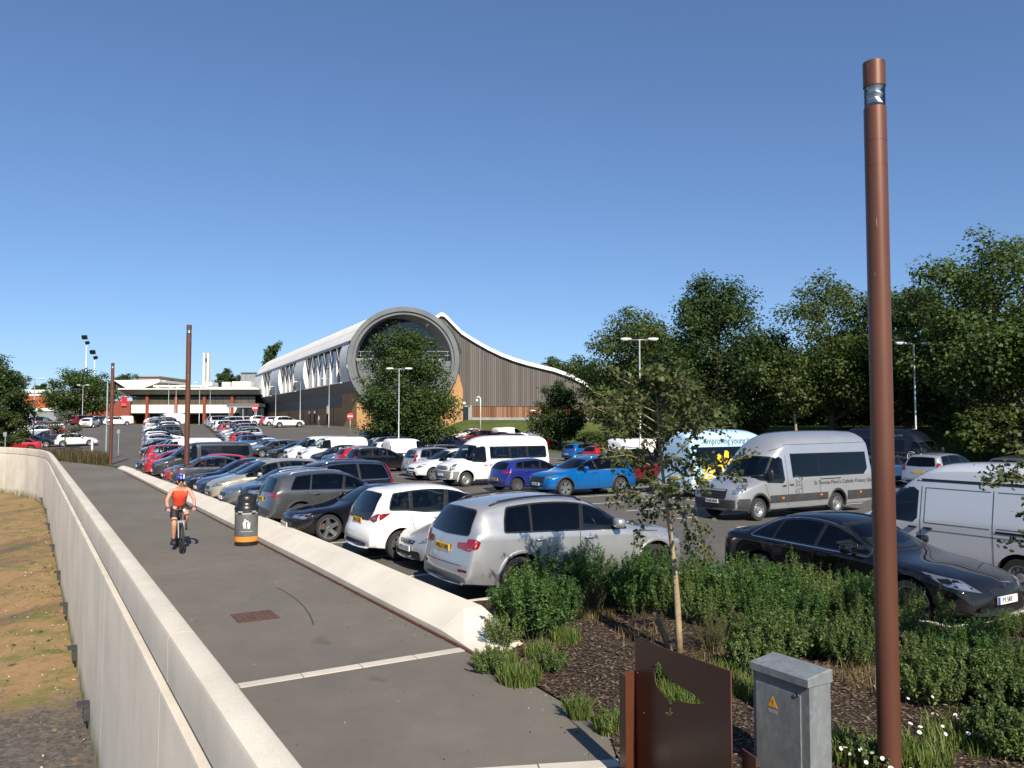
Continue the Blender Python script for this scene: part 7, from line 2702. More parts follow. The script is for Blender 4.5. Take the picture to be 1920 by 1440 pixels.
# CCTV swan-neck pole
x, y, z = at(901, 92)
root = empty('camera_pole', (x, y, z))
tag(root, 'white swan-neck camera pole in front of the timber hall', 'pole')
m = MB()
m.tube([(0, 0, 0), (0, 0, 1.2)], 0.11, 10)
m.tube([(0, 0, 1.2), (0, 0, 5.0), (-0.05, 0, 5.25), (-0.22, 0, 5.38), (-0.38, 0, 5.3), (-0.42, 0, 5.1)], 0.06, 8)
mk('pole', m, M_WPAINT, root, smooth=True)
m = MB()
m.lathe([(0.02, 0.12), (0.13, 0.1), (0.15, -0.05), (0.1, -0.18), (0.01, -0.2)], 12, 0, (-0.42, 0, 4.95))
mk('dome_camera', m, M_WPAINT, root, smooth=True)

# round signs
M_SIGNW = simple('sign_white', (0.78, 0.77, 0.75), 0.5)
M_SIGNRD = simple('no_entry_red', (0.55, 0.05, 0.06), 0.5)
def round_sign(loc, H, kind, label, r=0.32, rz=0.0):
    root = empty('road_sign', loc, rz)
    tag(root, label, 'sign', 'road signs of the car park')
    m = MB()
    m.tube([(0, 0, 0), (0, 0, H + (0.1 if kind != 'tri' else 0.2))], 0.035, 8)
    mk('pole', m, M_GALV, root, smooth=True)
    if kind == 'tri':
        m = MB()
        m.prism([(-0.36, -0.2), (0.36, -0.2), (0, 0.42)], 0.0, 0.02, 0, Matrix.Translation((0, -0.06, H)) @ Matrix.Rotation(radians(90), 4, 'X'))
        pl = mk('plate', m, M_SIGNRD, root)
        m = MB()
        m.prism([(-0.22, -0.12), (0.22, -0.12), (0, 0.26)], 0.0, 0.006, 0, Matrix.Translation((0, -0.081, H)) @ Matrix.Rotation(radians(90), 4, 'X'))
        mk('plate_centre', m, M_SIGNW, pl)
        return root
    m = MB()
    m.lathe([(0.001, 0.0), (r, 0.0), (r, 0.02), (0.001, 0.02)], 24, 0, (0, -0.07, H), 'Y')
    pl = mk('plate', m, M_SIGNRD, root)
    if kind == 'bar':
        m = MB()
        m.box((0, -0.078, H), (r * 1.5, 0.008, r * 0.32))
        mk('bar', m, M_SIGNW, pl)
    else:
        m = MB()
        m.lathe([(r * 0.74, 0), (0.001, 0)], 24, 0, (0, -0.076, H), 'Y')
        mk('plate_centre', m, M_SIGNW, pl)
        me = text_mesh('numeral', '10', r * 1.0, M_INK, 0.002)
        t_ = obj('numeral', me, pl)
        t_.rotation_euler = (radians(90), 0, 0)
        t_.location = (0, -0.081, H)
    return root
round_sign(at(478.5, 105), 3.4, 'bar', 'red no-entry sign on a thin pole beside the white cars', 0.42)
round_sign(at(657, 98), 2.75, 'bar', 'red no-entry sign above the white vans near the brick corner', 0.40)
round_sign(at(64.5, 90.5), 2.5, 'ten', 'round speed limit sign reading ten at far left', 0.40)
round_sign(at(274.5, 96), 2.3, 'tri', 'small red triangular warning sign among the far rows of cars', 0.3)
m = MB()
m.box((0, 0, 0.85), (0.14, 0.10, 1.7))
o = mk('marker_post', m, M_WPAINT, loc=at(175, 70, 0))
tag(o, 'short white marker post in the far meadow strip', 'post')
for i, (u, D, h) in enumerate(((224, 74, 2.4), (12, 70, 2.2), (310, 104, 2.6))):
    m = MB()
    m.tube([(0, 0, 0), (0, 0, h)], 0.035, 8)
    m.box((0, -0.05, h - 0.2), (0.28, 0.03, 0.36))
    o = mk('notice_post', m, M_GALV, loc=at(u, D))
    tag(o, ('thin grey notice post beside the far end of the first car row', 'thin grey notice post at the left edge above the wall', 'thin grey notice post among the far car rows')[i], 'sign')

# ---------------------------------------------------------------- electrical cabinet
def cabinet():
    h, w, d = 0.98, 0.57, 0.26
    root = empty('electrical_cabinet', (2.21, 6.66, 0.04), HEAD_N + radians(0))
    tag(root, 'grey galvanised electrical cabinet with warning triangle beside the lamp column', 'cabinet')
    m = MB()
    m.box((d / 2, 0, h / 2 - 0.03), (d, w, h - 0.04))
    mk('case', m, M_CAB, root)
    m = MB()
    m.ring([[(-0.03, -w / 2 - 0.012, h - 0.07), (-0.03, w / 2 + 0.012, h - 0.07), (d + 0.015, w / 2 + 0.012, h - 0.07), (d + 0.015, -w / 2 - 0.012, h - 0.07)],
            [(-0.03, -w / 2 - 0.012, h - 0.01), (-0.03, w / 2 + 0.012, h - 0.01), (d + 0.015, w / 2 + 0.012, h + 0.025), (d + 0.015, -w / 2 - 0.012, h + 0.025)],
            [(-0.01, -w / 2, h), (-0.01, w / 2, h), (d, w / 2, h + 0.032), (d, -w / 2, h + 0.032)]], 0)
    recalc(mk('lid', m, M_CAB, root))
    m = MB()
    m.box((-0.006, 0.02, h / 2 - 0.06), (0.014, w - 0.12, h - 0.2))
    dr = mk('door', m, M_CAB, root)
    for zz in (0.12, 0.84):
        m = MB()
        m.lathe([(0.001, 0.012), (0.016, 0.010), (0.018, 0.0)], 12, 0, (0, 0, 0), 'Z')
        o = mk('lock', m, M_CHROME, dr)
        o.rotation_euler = (0, radians(-90), 0)
        o.location = (-0.013, -w / 2 + 0.11, zz - 0.02)
    m = MB()
    M4 = Matrix.Translation((-0.0135, 0.07, h * 0.70)) @ Matrix(((0, 0, -1, 0), (-1, 0, 0, 0), (0, 1, 0, 0), (0, 0, 0, 1)))
    m.prism([(-0.05, -0.035), (0.05, -0.035), (0, 0.055)], 0.0, 0.002, 0, M4)
    tr = mk('warning_triangle', m, simple('warning_yellow', (0.65, 0.33, 0.02), 0.5), dr)
    m = MB()
    m.prism([(-0.012, -0.02), (0.006, 0.0), (-0.004, 0.003), (0.008, 0.03), (-0.008, 0.006), (0.002, 0.0)], 0.002, 0.003, 0, M4)
    m.prism([(-0.045, -0.085), (0.045, -0.085), (0.045, -0.055), (-0.045, -0.055)], 0.0, 0.0015, 1, M4)
    mk('warning_print', m, [M_INK, simple('label_grey', (0.3, 0.3, 0.29), 0.6)], dr)
    m = MB()
    m.box((d / 2, 0, 0.0), (d + 0.12, w + 0.14, 0.06))
    mk('concrete_foot', m, M_STRIP, root)
M_CAB = None
def cab_mat():
    t = NT('zinc_sheet')
    p = t.obj_co()
    v = t.n('ShaderNodeTexVoronoi')
    v.inputs['Scale'].default_value = 28
    t.l(t.map(p, (1, 1, 0.6)), v.inputs['Vector'])
    sep = t.n('ShaderNodeSeparateColor')
    t.l(v.outputs['Color'], sep.inputs[0])
    n = t.noise(t.map(p, (5, 5, 0.8)), 1.4, 5)
    a = t.ramp(sep.outputs[0], [(0, (0.215, 0.235, 0.245)), (1, (0.275, 0.295, 0.305))]).outputs[0]
    s_ = t.ramp(n.outputs[0], [(0.3, (0.82, 0.82, 0.82)), (0.7, (1.15, 1.15, 1.15))]).outputs[0]
    t.bsdf(t.mix(0.8, a, s_, 'MULTIPLY'), 0.45, 0.35, 0.5)
    return t.mat
M_CAB = cab_mat()
cabinet()

# ---------------------------------------------------------------- brown steel marker with a bird cut-out
def bird_sign():
    far, near = Vector((1.06, 6.93, 0)), Vector((1.505, 5.55, 0))
    d = (far - near).normalized()
    root = empty('bird_sign', near, atan2(d.y, d.x))
    tag(root, 'brown steel panel sign with a standing bird cut out of it', 'sign')
    Lp = (far - near).length
    # outline in (along, up) seen from the path side: along runs from near (right) to far (left)
    H = 1.344
    # bird outline in metres along the panel and up from the ground
    hole = [(1.155, 1.036), (1.108, 1.071), (1.053, 1.108), (1.008, 1.121), (0.982, 1.103), (0.974, 1.063), (0.93, 1.042), (0.853, 1.041), (0.803, 1.035), (0.721, 1.028), (0.632, 1.027), (0.547, 1.03), (0.478, 1.029), (0.418, 1.025), (0.346, 1.014), (0.405, 0.987), (0.472, 0.965), (0.548, 0.943), (0.627, 0.925), (0.707, 0.907), (0.773, 0.881), (0.815, 0.864), (0.832, 0.833), (0.824, 0.799), (0.799, 0.787), (0.876, 0.736), (0.945, 0.737), (0.884, 0.775), (0.866, 0.814), (0.865, 0.851), (0.899, 0.865), (0.969, 0.867), (1.03, 0.882), (1.075, 0.906), (1.101, 0.94), (1.109, 0.985), (1.118, 1.025), (1.164, 1.025)]
    outer = [(0, 0.0), (Lp, 0.0), (Lp, 1.20), (0, H)]
    cu = bpy.data.curves.new('panel', 'CURVE')
    cu.dimensions = '2D'
    cu.fill_mode = 'BOTH'
    cu.extrude = 0.005
    for pts in (outer, hole):
        sp = cu.splines.new('POLY')
        sp.points.add(len(pts) - 1)
        for q, (a, b) in zip(sp.points, pts):
            q.co = (a, b, 0, 1)
        sp.use_cyclic_u = True
    t = bpy.data.objects.new('tmp', cu)
    COL.objects.link(t)
    me = bpy.data.meshes.new_from_object(t.evaluated_get(bpy.context.evaluated_depsgraph_get()))
    bpy.data.objects.remove(t)
    me.materials.clear()
    me.materials.append(M_BROWN)
    o = obj('panel', me, root)
    o.rotation_euler = (radians(90), 0, 0)
    # folded flank plates either side, lower than the panel
    for nm, a0, a1, hh, side in (('end_plate', Lp - 0.01, Lp + 0.02, 0.92, 1),):
        m = MB()
        m.box(((a0 + a1) / 2, 0.065, hh / 2), (0.012, 0.15, hh))
        mk(nm, m, M_BROWN, root)
        if a0 > 0.2:
            m2 = MB()
            m2.box((a1 - 0.06, 0.138, hh / 2), (0.12, 0.010, hh))
            mk(nm, m2, M_BROWN, root)
    m = MB()
    m.box((-0.10, -0.07, 0.41), (0.16, 0.012, 0.82))
    mk('end_plate', m, M_BROWN, root)
    for a, b in ((Lp - 0.05, 0.92), (Lp - 0.16, 0.62)):
        m = MB()
        m.lathe([(0.001, 0.006), (0.008, 0.004), (0.009, 0)], 10, 0, (0, 0, 0))
        q = mk('rivet', m, M_CHROME, root)
        q.location = (a, 0.006, b)
        q.rotation_euler = (radians(-90), 0, 0)
bird_sign()

# ---------------------------------------------------------------- litter bin
def litter_bin():
    M_BIN = simple('bin_grey', (0.105, 0.11, 0.112), 0.5, vary=0.12, vscale=5)
    M_BLK = simple('bin_black', (0.014, 0.014, 0.016), 0.35)
    M_ORG = simple('bin_orange', (0.70, 0.23, 0.03), 0.5)
    root = empty('litter_bin', (-6.62, 19.95, 0.01), radians(-70))
    tag(root, 'round grey litter bin with black domed lid and orange band', 'bin')
    r = 0.285
    m = MB(); m.lathe([(r * 0.95, 0.0), (r * 0.98, 0.10), (r * 0.98, 0.12)], 32, cap0=True); mk('base', m, M_BLK, root, smooth=True, angle=40)
    m = MB(); m.lathe([(r * 0.985, 0.10), (r, 0.105), (r, 0.22), (r * 0.985, 0.225)], 32); mk('orange_band', m, M_ORG, root, smooth=True, angle=40)
    m = MB(); m.lathe([(r * 0.97, 0.22), (r * 0.985, 0.86), (r * 0.97, 0.88)], 32); bd = mk('body', m, M_BIN, root, smooth=True, angle=40)
    m = MB(); m.lathe([(r * 0.97, 0.87), (r * 1.02, 0.875), (r * 1.02, 0.93), (r * 0.86, 1.0), (r * 0.80, 1.02), (r * 0.78, 1.16), (r * 0.70, 1.22), (r * 0.45, 1.265), (0.002, 1.28)], 32); ld = mk('lid', m, M_BLK, root, smooth=True, angle=50)
    m = MB()
    for i in range(9):
        a = lerp(-0.8, 0.8, i / 8)
        m.add([(r * 0.815 * cos(a), r * 0.815 * sin(a), 1.05), (r * 0.80 * cos(a), r * 0.80 * sin(a), 1.14)], [])
    fs = [(2 * i, 2 * i + 2, 2 * i + 3, 2 * i + 1) for i in range(8)]
    m.f = fs; m.m = [0] * 8
    recalc(mk('opening', m, M_VOID, ld))
    # reflective checked band
    chk = [simple('check_grey', (0.33, 0.34, 0.30), 0.4), M_BLK]
    m = MB()
    n = 30
    for row in range(2):
        for i in range(n):
            a0, a1 = 2 * pi * i / n, 2 * pi * (i + 1) / n
            z0, z1 = 0.775 + 0.04 * row, 0.815 + 0.04 * row
            sh = 0.05 * row
            rr = r * 0.993
            m.add([(rr * cos(a0 + sh), rr * sin(a0 + sh), z0), (rr * cos(a1 + sh), rr * sin(a1 + sh), z0), (rr * cos(a1 + sh), rr * sin(a1 + sh), z1), (rr * cos(a0 + sh), rr * sin(a0 + sh), z1)], [(0, 1, 2, 3)], 1 if (i // 2 + row) % 2 else 0)
    recalc(mk('checked_band', m, chk, bd))
    # tidy-man symbol and lettering, wrapped on the drum
    def wrap(y, z, out=0.003):
        rr = r * 0.985 + out
        a = y / rr
        return (rr * cos(a), rr * sin(a), z)
    shapes = [[(0.02, 0.64), (0.035, 0.625), (0.055, 0.63), (0.06, 0.65), (0.045, 0.665), (0.028, 0.66)],
              [(-0.055, 0.605), (0.01, 0.632), (0.06, 0.618), (0.088, 0.585), (0.095, 0.52), (0.08, 0.515), (0.07, 0.44), (0.078, 0.43), (0.052, 0.43), (0.05, 0.50), (0.042, 0.50), (0.03, 0.435), (0.008, 0.425), (0.012, 0.445), (0.025, 0.53), (0.025, 0.595), (0.005, 0.605), (-0.045, 0.585)],
              [(-0.085, 0.55), (-0.012, 0.55), (-0.022, 0.425), (-0.075, 0.425)], [(-0.09, 0.575), (-0.008, 0.575), (-0.008, 0.56), (-0.09, 0.56)]]
    M_LBL = simple('label_white', (0.72, 0.72, 0.70), 0.5)
    m = MB()
    for s_ in shapes:
        dd = [Vector(p) for p in dens(s_, 0.03)]
        res = delaunay_2d_cdt(dd, [(i, (i + 1) % len(dd)) for i in range(len(dd))], [], 1, 1e-5)
        m.add([wrap(-v[0], v[1]) for v in res[0]], [tuple(f) for f in res[2]])
    recalc(mk('tidy_symbol', m, M_LBL, bd))
    me = text_mesh('lettering', 'www.portsmouth.gov.uk', 0.034, M_LBL)
    for v in me.vertices:
        v.co = Vector(wrap(v.co.x, 0.36 + v.co.y))
    obj('lettering', me, bd)
litter_bin()

# ---------------------------------------------------------------- people
def skin_obj(name, verts, edges, radii, mat, parent, root_i=0, sub=2):
    me = bpy.data.meshes.new(name)
    me.from_pydata(verts, edges, [])
    o = bpy.data.objects.new(name, me)
    COL.objects.link(o)
    md = o.modifiers.new('skin', 'SKIN')
    md.use_smooth_shade = True
    for v, r in zip(me.skin_vertices[0].data, radii):
        v.radius = r if isinstance(r, tuple) else (r, r)
    me.skin_vertices[0].data[root_i].use_root = True
    sb = o.modifiers.new('sub', 'SUBSURF')
    sb.levels = sub
    sb.render_levels = sub
    out = bpy.data.meshes.new_from_object(o.evaluated_get(bpy.context.evaluated_depsgraph_get()))
    bpy.data.objects.remove(o)
    out.materials.clear()
    out.materials.append(mat)
    out.polygons.foreach_set('use_smooth', [True] * len(out.polygons))
    out.name = name
    return obj(name, out, parent)

M_SKIN = simple('skin', (0.50, 0.245, 0.165), 0.55, vary=0.1, vscale=8)
M_VEST = simple('orange_vest', (0.85, 0.085, 0.035), 0.75, vary=0.08, vscale=12)
M_SHORT = simple('black_shorts', (0.012, 0.012, 0.014), 0.7)
M_HELM = simple('helmet_blue', (0.03, 0.05, 0.30), 0.3)
M_HELMW = simple('helmet_white', (0.7, 0.7, 0.7), 0.35)
M_SHOE = simple('shoe_dark', (0.03, 0.026, 0.022), 0.7)

class Fig:
    def __init__(self):
        self.v, self.e, self.r = [], [], []
    def p(self, co, r, link=None):
        self.v.append(tuple(co))
        self.r.append(r)
        i = len(self.v) - 1
        if link is not None:
            self.e.append((link, i))
        return i
    def chain(self, start, pts):
        for co, r in pts:
            start = self.p(co, r, start)
        return start

def hand(F, wrist, d, side, curl=0.6, grip=None):
    """palm and five curled fingers growing from a wrist vertex; d = forearm direction, side = across the palm"""
    w = Vector(F.v[wrist])
    d = Vector(d).normalized()
    side = Vector(side).normalized()
    nrm = d.cross(side).normalized()
    if nrm.z > 0:
        nrm = -nrm
    palm = F.p(w + d * 0.045, (0.036, 0.022), wrist)
    kn = F.p(w + d * 0.085, (0.038, 0.018), palm)
    for i, (off, l) in enumerate(((-0.028, 0.072), (-0.009, 0.082), (0.010, 0.076), (0.028, 0.060))):
        b = w + d * 0.095 + side * off
        q = F.p(b, 0.0095, kn)
        q = F.p(b + d * l * 0.40 + nrm * l * 0.25 * curl, 0.009, q)
        q = F.p(b + d * l * 0.45 + nrm * l * 0.72 * curl, 0.0085, q)
        F.p(b + d * l * 0.15 + nrm * l * 0.95 * curl, 0.0075, q)
    t = F.p(w + d * 0.045 - side * 0.040 + nrm * 0.006, 0.011, palm)
    t = F.p(w + d * 0.075 - side * 0.052 + nrm * 0.03, 0.010, t)
    F.p(w + d * 0.085 - side * 0.035 + nrm * 0.055, 0.009, t)

def head_parts(root, c, yaw_pitch=(0, 0), hair=None):
    """eyes, nose, mouth, ears around head centre c, facing +x"""
    c = Vector(c)
    b = blob((c.x + 0.098, c.y, c.z - 0.012), (0.04, 0.032, 0.05), 2.2, 8, 6)
    obj('nose', b.mesh('nose', [M_SKIN], True), root)
    for sy in (-1, 1):
        b = blob((c.x + 0.0, c.y + sy * 0.078, c.z - 0.01), (0.045, 0.02, 0.06), 2.2, 8, 6)
        obj('ear', b.mesh('ear', [M_SKIN], True), root)
        b = blob((c.x + 0.084, c.y + sy * 0.032, c.z + 0.012), (0.016, 0.024, 0.012), 2.0, 8, 5)
        obj('eye', b.mesh('eye', [M_INK], True), root)
    b = blob((c.x + 0.085, c.y, c.z - 0.062), (0.02, 0.05, 0.012), 2.0, 8, 5)
    obj('mouth', b.mesh('mouth', [simple('lips', (0.33, 0.11, 0.09), 0.5)], True), root)

def cyclist():
    loc = (-7.95, 19.15, 0.012)
    rz = radians(-63)
    # ---- bicycle
    bk = empty('bicycle', loc, rz)
    tag(bk, 'black mountain bike ridden towards the camera on the path', 'bicycle')
    def wheel(x, steer=0.0):
        e = MB()
        e.lathe([(0.300, -0.020), (0.325, -0.026), (0.345, -0.014), (0.350, 0.0), (0.345, 0.014), (0.325, 0.026), (0.300, 0.020), (0.300, -0.020)], 40, axis='Y')
        w = mk('wheel', e, M_RUBBER, bk, smooth=True, angle=60)
        w.location = (x, 0, 0.35)
        w.rotation_euler = (0, 0, steer)
        e = MB()
        e.lathe([(0.300, -0.012), (0.285, -0.010), (0.285, 0.010), (0.300, 0.012)], 36, axis='Y')
        e.lathe([(0.028, -0.035), (0.028, 0.035)], 12, axis='Y', cap0=True, cap1=True)
        for i in range(20):
            a = 2 * pi * i / 20
            s = 0.02 if i % 2 else -0.02
            e.tube([(0.025 * sin(a), s, 0.025 * cos(a)), (0.288 * sin(a + 0.12), 0, 0.288 * cos(a + 0.12))], 0.0016, 3, caps=False)
        r_ = mk('rim', e, simple('black_rim', (0.03, 0.03, 0.032), 0.4, 0.5), w)
        return w
    wheel(0.55, 0.06)
    wheel(-0.53)
    M_FR = simple('frame_black', (0.014, 0.014, 0.016), 0.3)
    m = MB()
    bb, st, hd0, hd1, ra = (-0.10, 0, 0.31), (-0.25, 0, 0.80), (0.36, 0, 0.66), (0.33, 0, 0.82), (-0.53, 0, 0.35)
    m.tube([bb, st], 0.017, 8)
    m.tube([bb, hd0], 0.022, 8)
    m.tube([(-0.235, 0, 0.74), hd1], 0.019, 8)
    m.tube([hd0, hd1], 0.022, 8)
    for sy in (-1, 1):
        m.tube([(bb[0], sy * 0.03, bb[2]), (ra[0], sy * 0.065, ra[2])], 0.011, 6)
        m.tube([(-0.235, sy * 0.02, 0.74), (ra[0], sy * 0.065, ra[2])], 0.010, 6)
    mk('frame', m, M_FR, bk, smooth=True)
    m = MB()
    for sy in (-1, 1):
        m.tube([(0.37, sy * 0.06, 0.70), (0.55, sy * 0.062, 0.35)], [0.020, 0.014], 8)
    m.box((0.365, 0, 0.71), (0.06, 0.16, 0.05))
    mk('fork', m, simple('fork_silver', (0.5, 0.5, 0.5), 0.35, 0.6), bk, smooth=True, angle=40)
    m = MB()
    m.tube([(0.33, 0, 0.80), (0.31, 0, 0.93), (0.38, 0, 0.98)], 0.016, 8)
    m.tube([(0.33, -0.34, 1.0), (0.37, -0.14, 1.0), (0.385, 0, 0.985), (0.37, 0.14, 1.0), (0.33, 0.34, 1.0)], 0.014, 8)
    hb = mk('handlebar', m, M_FR, bk, smooth=True)
    for sy in (-1, 1):
        m = MB()
        m.tube([(0.335, sy * 0.34, 1.0), (0.352, sy * 0.23, 1.0)], 0.018, 8)
        mk('grip', m, M_RUBBER, hb, smooth=True)
    m = MB()
    m.lathe([(0.001, 0.03), (0.025, 0.03), (0.028, -0.03), (0.001, -0.03)], 12, 0, (0.42, 0.06, 0.98), 'X')
    mk('front_light', m, M_WPAINT, hb, smooth=True, angle=40)
    b = blob((-0.30, 0, 0.93), (0.27, 0.14, 0.06), 2.6, 12, 6)
    obj('saddle', b.mesh('saddle', [M_SHORT], True), bk)
    m = MB(); m.tube([st, (-0.285, 0, 0.91)], 0.013, 8); mk('seat_post', m, M_FR, bk)
    m = MB()
    m.lathe([(0.09, -0.055), (0.085, -0.052), (0.02, -0.052)], 20, 0, bb, 'Y')
    m.tube([(-0.10, -0.07, 0.31), (-0.10, -0.075, 0.14)], 0.010, 6)
    m.tube([(-0.10, 0.07, 0.31), (-0.10, 0.075, 0.48)], 0.010, 6)
    m.box((-0.10, -0.125, 0.14), (0.09, 0.09, 0.02))
    m.box((-0.10, 0.125, 0.48), (0.09, 0.09, 0.02))
    mk('crankset', m, M_FR, bk)
    # ---- rider
    pr = empty('person', loc, rz)
    tag(pr, 'cyclist in orange vest, black shorts and blue and white helmet riding on the path', 'person')
    F = Fig()
    pelvis = F.p((-0.27, 0, 1.0), (0.10, 0.085))
    belly = F.p((-0.19, 0, 1.14), (0.10, 0.085), pelvis)
    chest = F.p((-0.07, 0, 1.30), (0.11, 0.09), belly)
    upper = F.p((0.0, 0, 1.42), (0.085, 0.07), chest)
    neck = F.p((0.05, 0, 1.50), 0.056, upper)
    h0 = F.p((0.075, 0, 1.565), (0.062, 0.066), neck)
    h1 = F.p((0.085, 0, 1.625), (0.076, 0.092), h0)
    h2 = F.p((0.075, 0, 1.70), (0.074, 0.088), h1)
    for sy in (-1, 1):
        sh = F.p((0.01, sy * 0.185, 1.425), 0.062, upper)
        el = F.p((0.12, sy * 0.30, 1.20), 0.043, F.p((0.06, sy * 0.245, 1.31), 0.050, sh))
        fa = F.p((0.22, sy * 0.30, 1.11), 0.040, el)
        wr = F.p((0.295, sy * 0.288, 1.045), 0.028, fa)
        dirv = Vector((0.25, -sy * 0.02, -0.12))
        hand(F, wr, dirv, (0, sy, 0), 0.9)
    # right leg nearly straight, left leg bent
    k = F.chain(pelvis, [((-0.24, -0.10, 0.97), 0.105), ((-0.13, -0.115, 0.80), 0.085), ((-0.02, -0.12, 0.61), 0.060), ((-0.06, -0.12, 0.46), 0.057), ((-0.12, -0.12, 0.22), 0.036), ((-0.13, -0.12, 0.17), 0.036)])
    F.chain(k, [((-0.06, -0.12, 0.155), 0.034), ((0.03, -0.12, 0.15), 0.028)])
    k = F.chain(pelvis, [((-0.23, 0.10, 0.99), 0.105), ((-0.05, 0.125, 0.94), 0.085), ((0.14, 0.135, 0.87), 0.060), ((0.10, 0.13, 0.75), 0.057), ((-0.05, 0.125, 0.57), 0.036), ((-0.08, 0.125, 0.52), 0.036)])
    F.chain(k, [((-0.01, 0.125, 0.505), 0.034), ((0.07, 0.125, 0.50), 0.028)])
    skin_obj('body', F.v, F.e, F.r, M_SKIN, pr)
    head_parts(pr, (0.085, 0, 1.63))
    V = Fig()
    a = V.p((-0.25, 0, 1.0), (0.165, 0.14))
    a = V.p((-0.19, 0, 1.14), (0.17, 0.145), a)
    a = V.p((-0.07, 0, 1.30), (0.185, 0.15), a)
    a = V.p((-0.005, 0, 1.405), (0.15, 0.115), a)
    V.p((0.025, 0, 1.455), (0.105, 0.085), a)
    b_ = a
    for sy in (-1, 1):
        V.p((0.012, sy * 0.13, 1.455), 0.062, b_)
    skin_obj('vest', V.v, V.e, V.r, M_VEST, pr)
    S_ = Fig()
    a = S_.p((-0.275, 0, 1.02), (0.142, 0.115))
    b_ = S_.p((-0.265, 0, 0.97), (0.135, 0.11), a)
    S_.chain(b_, [((-0.24, -0.10, 0.96), 0.122), ((-0.14, -0.115, 0.81), 0.105), ((-0.08, -0.118, 0.71), 0.098)])
    S_.chain(b_, [((-0.22, 0.10, 0.985), 0.122), ((-0.06, 0.125, 0.945), 0.105), ((0.03, 0.13, 0.915), 0.098)])
    skin_obj('shorts', S_.v, S_.e, S_.r, M_SHORT, pr)
    for (x, y, z, ank) in ((-0.03, -0.12, 0.165, (-0.125, -0.12, 0.20)), (0.02, 0.125, 0.515, (-0.07, 0.125, 0.545))):
        b = blob((x - 0.01, y, z), (0.29, 0.105, 0.10), 2.8, 14, 8)
        sh = obj('shoe', b.mesh('shoe', [M_SHOE], True), pr)
        m = MB(); m.tube([ank, (ank[0] + 0.012, ank[1], ank[2] + 0.09)], [0.047, 0.045], 10)
        mk('sock', m, M_SHORT, sh, smooth=True)
    b = blob((0.075, 0, 1.715), (0.27, 0.205, 0.17), 2.4, 18, 10)
    b.v = [(x, y, max(z, 1.675) if x > -0.02 else max(z, 1.655)) for x, y, z in b.v]
    he = obj('helmet', b.mesh('helmet', [M_HELM], True), pr)
    for y in (-0.062, 0.0, 0.062):
        m = MB()
        m.tube([(0.205, y * 0.9, 1.70), (0.16, y, 1.765), (0.08, y * 1.05, 1.80 - abs(y) * 0.2), (-0.01, y, 1.775), (-0.05, y * 0.9, 1.72)], 0.017, 8)
        mk('helmet_stripe', m, M_HELMW if y >= 0 else M_HELM, he, smooth=True)
    b = blob((0.165, 0, 1.642), (0.05, 0.155, 0.045), 3.0, 14, 8)
    obj('sunglasses', b.mesh('sunglasses', [M_PRIV], True), pr)
    for sy in (-1, 1):
        b = blob((0.325, sy * 0.287, 1.03), (0.10, 0.10, 0.07), 2.6, 12, 8)
        obj('glove', b.mesh('glove', [simple('glove', (0.03, 0.05, 0.2), 0.7)], True), pr)
cyclist()

def pedestrian(loc, rz, top, trousers, label, stride=0.18):
    pr = empty('person', loc, rz)
    tag(pr, label, 'person')
    F = Fig()
    pel = F.p((0, 0, 0.95), (0.14, 0.10))
    ch = F.chain(pel, [((0.0, 0, 1.12), (0.14, 0.10)), ((0.0, 0, 1.33), (0.16, 0.11)), ((0, 0, 1.43), (0.10, 0.075))])
    nk = F.chain(ch, [((0.01, 0, 1.50), 0.052), ((0.02, 0, 1.57), (0.065, 0.07)), ((0.02, 0, 1.64), (0.075, 0.09)), ((0.01, 0, 1.70), (0.072, 0.085))])
    for sy in (-1, 1):
        w = F.chain(ch, [((0, sy * 0.185, 1.40), 0.06), ((-0.02 * sy, sy * 0.23, 1.13), 0.042), ((0.06 * sy + 0.04, sy * 0.235, 0.92), 0.028)])
        hand(F, w, (0.2 * sy * 0.1 + 0.05, 0, -0.3), (1, 0, 0), 0.4)
        f = F.chain(pel, [((0, sy * 0.09, 0.90), 0.10), ((sy * stride * 0.5 + 0.03, sy * 0.10, 0.50), 0.062), ((sy * stride - 0.03, sy * 0.10, 0.09), 0.038)])
        F.chain(f, [((sy * stride + 0.05, sy * 0.10, 0.05), 0.034), ((sy * stride + 0.14, sy * 0.10, 0.035), 0.028)])
    skin_obj('body', F.v, F.e, F.r, M_SKIN, pr, 0, 1)
    head_parts(pr, (0.02, 0, 1.63))
    b = blob((-0.005, 0, 1.70), (0.20, 0.17, 0.15), 2.3, 12, 8)
    obj('hair', b.mesh('hair', [simple('hair_dark', (0.03, 0.022, 0.016), 0.7)], True), pr)
    S_ = Fig()
    c = S_.chain(S_.p((0, 0, 0.93), (0.16, 0.12)), [((0, 0, 1.12), (0.155, 0.118)), ((0, 0, 1.33), (0.175, 0.125)), ((0, 0, 1.42), (0.12, 0.09))])
    for sy in (-1, 1):
        S_.chain(c, [((0, sy * 0.185, 1.40), 0.075), ((-0.01 * sy, sy * 0.215, 1.22), 0.062)])
    skin_obj('shirt', S_.v, S_.e, S_.r, top, pr, 0, 1)
    T_ = Fig()
    c = T_.p((0, 0, 0.96), (0.15, 0.115))
    for sy in (-1, 1):
        T_.chain(c, [((0, sy * 0.09, 0.88), 0.115), ((sy * stride * 0.5 + 0.03, sy * 0.10, 0.50), 0.08), ((sy * stride - 0.03, sy * 0.10, 0.12), 0.06)])
    skin_obj('trousers', T_.v, T_.e, T_.r, trousers, pr, 0, 1)
pedestrian(at(598, 121), radians(200), simple('blue_tee', (0.18, 0.50, 0.68), 0.8), simple('grey_trousers', (0.08, 0.08, 0.085), 0.8), 'person in a light blue shirt walking by the brick base wall')
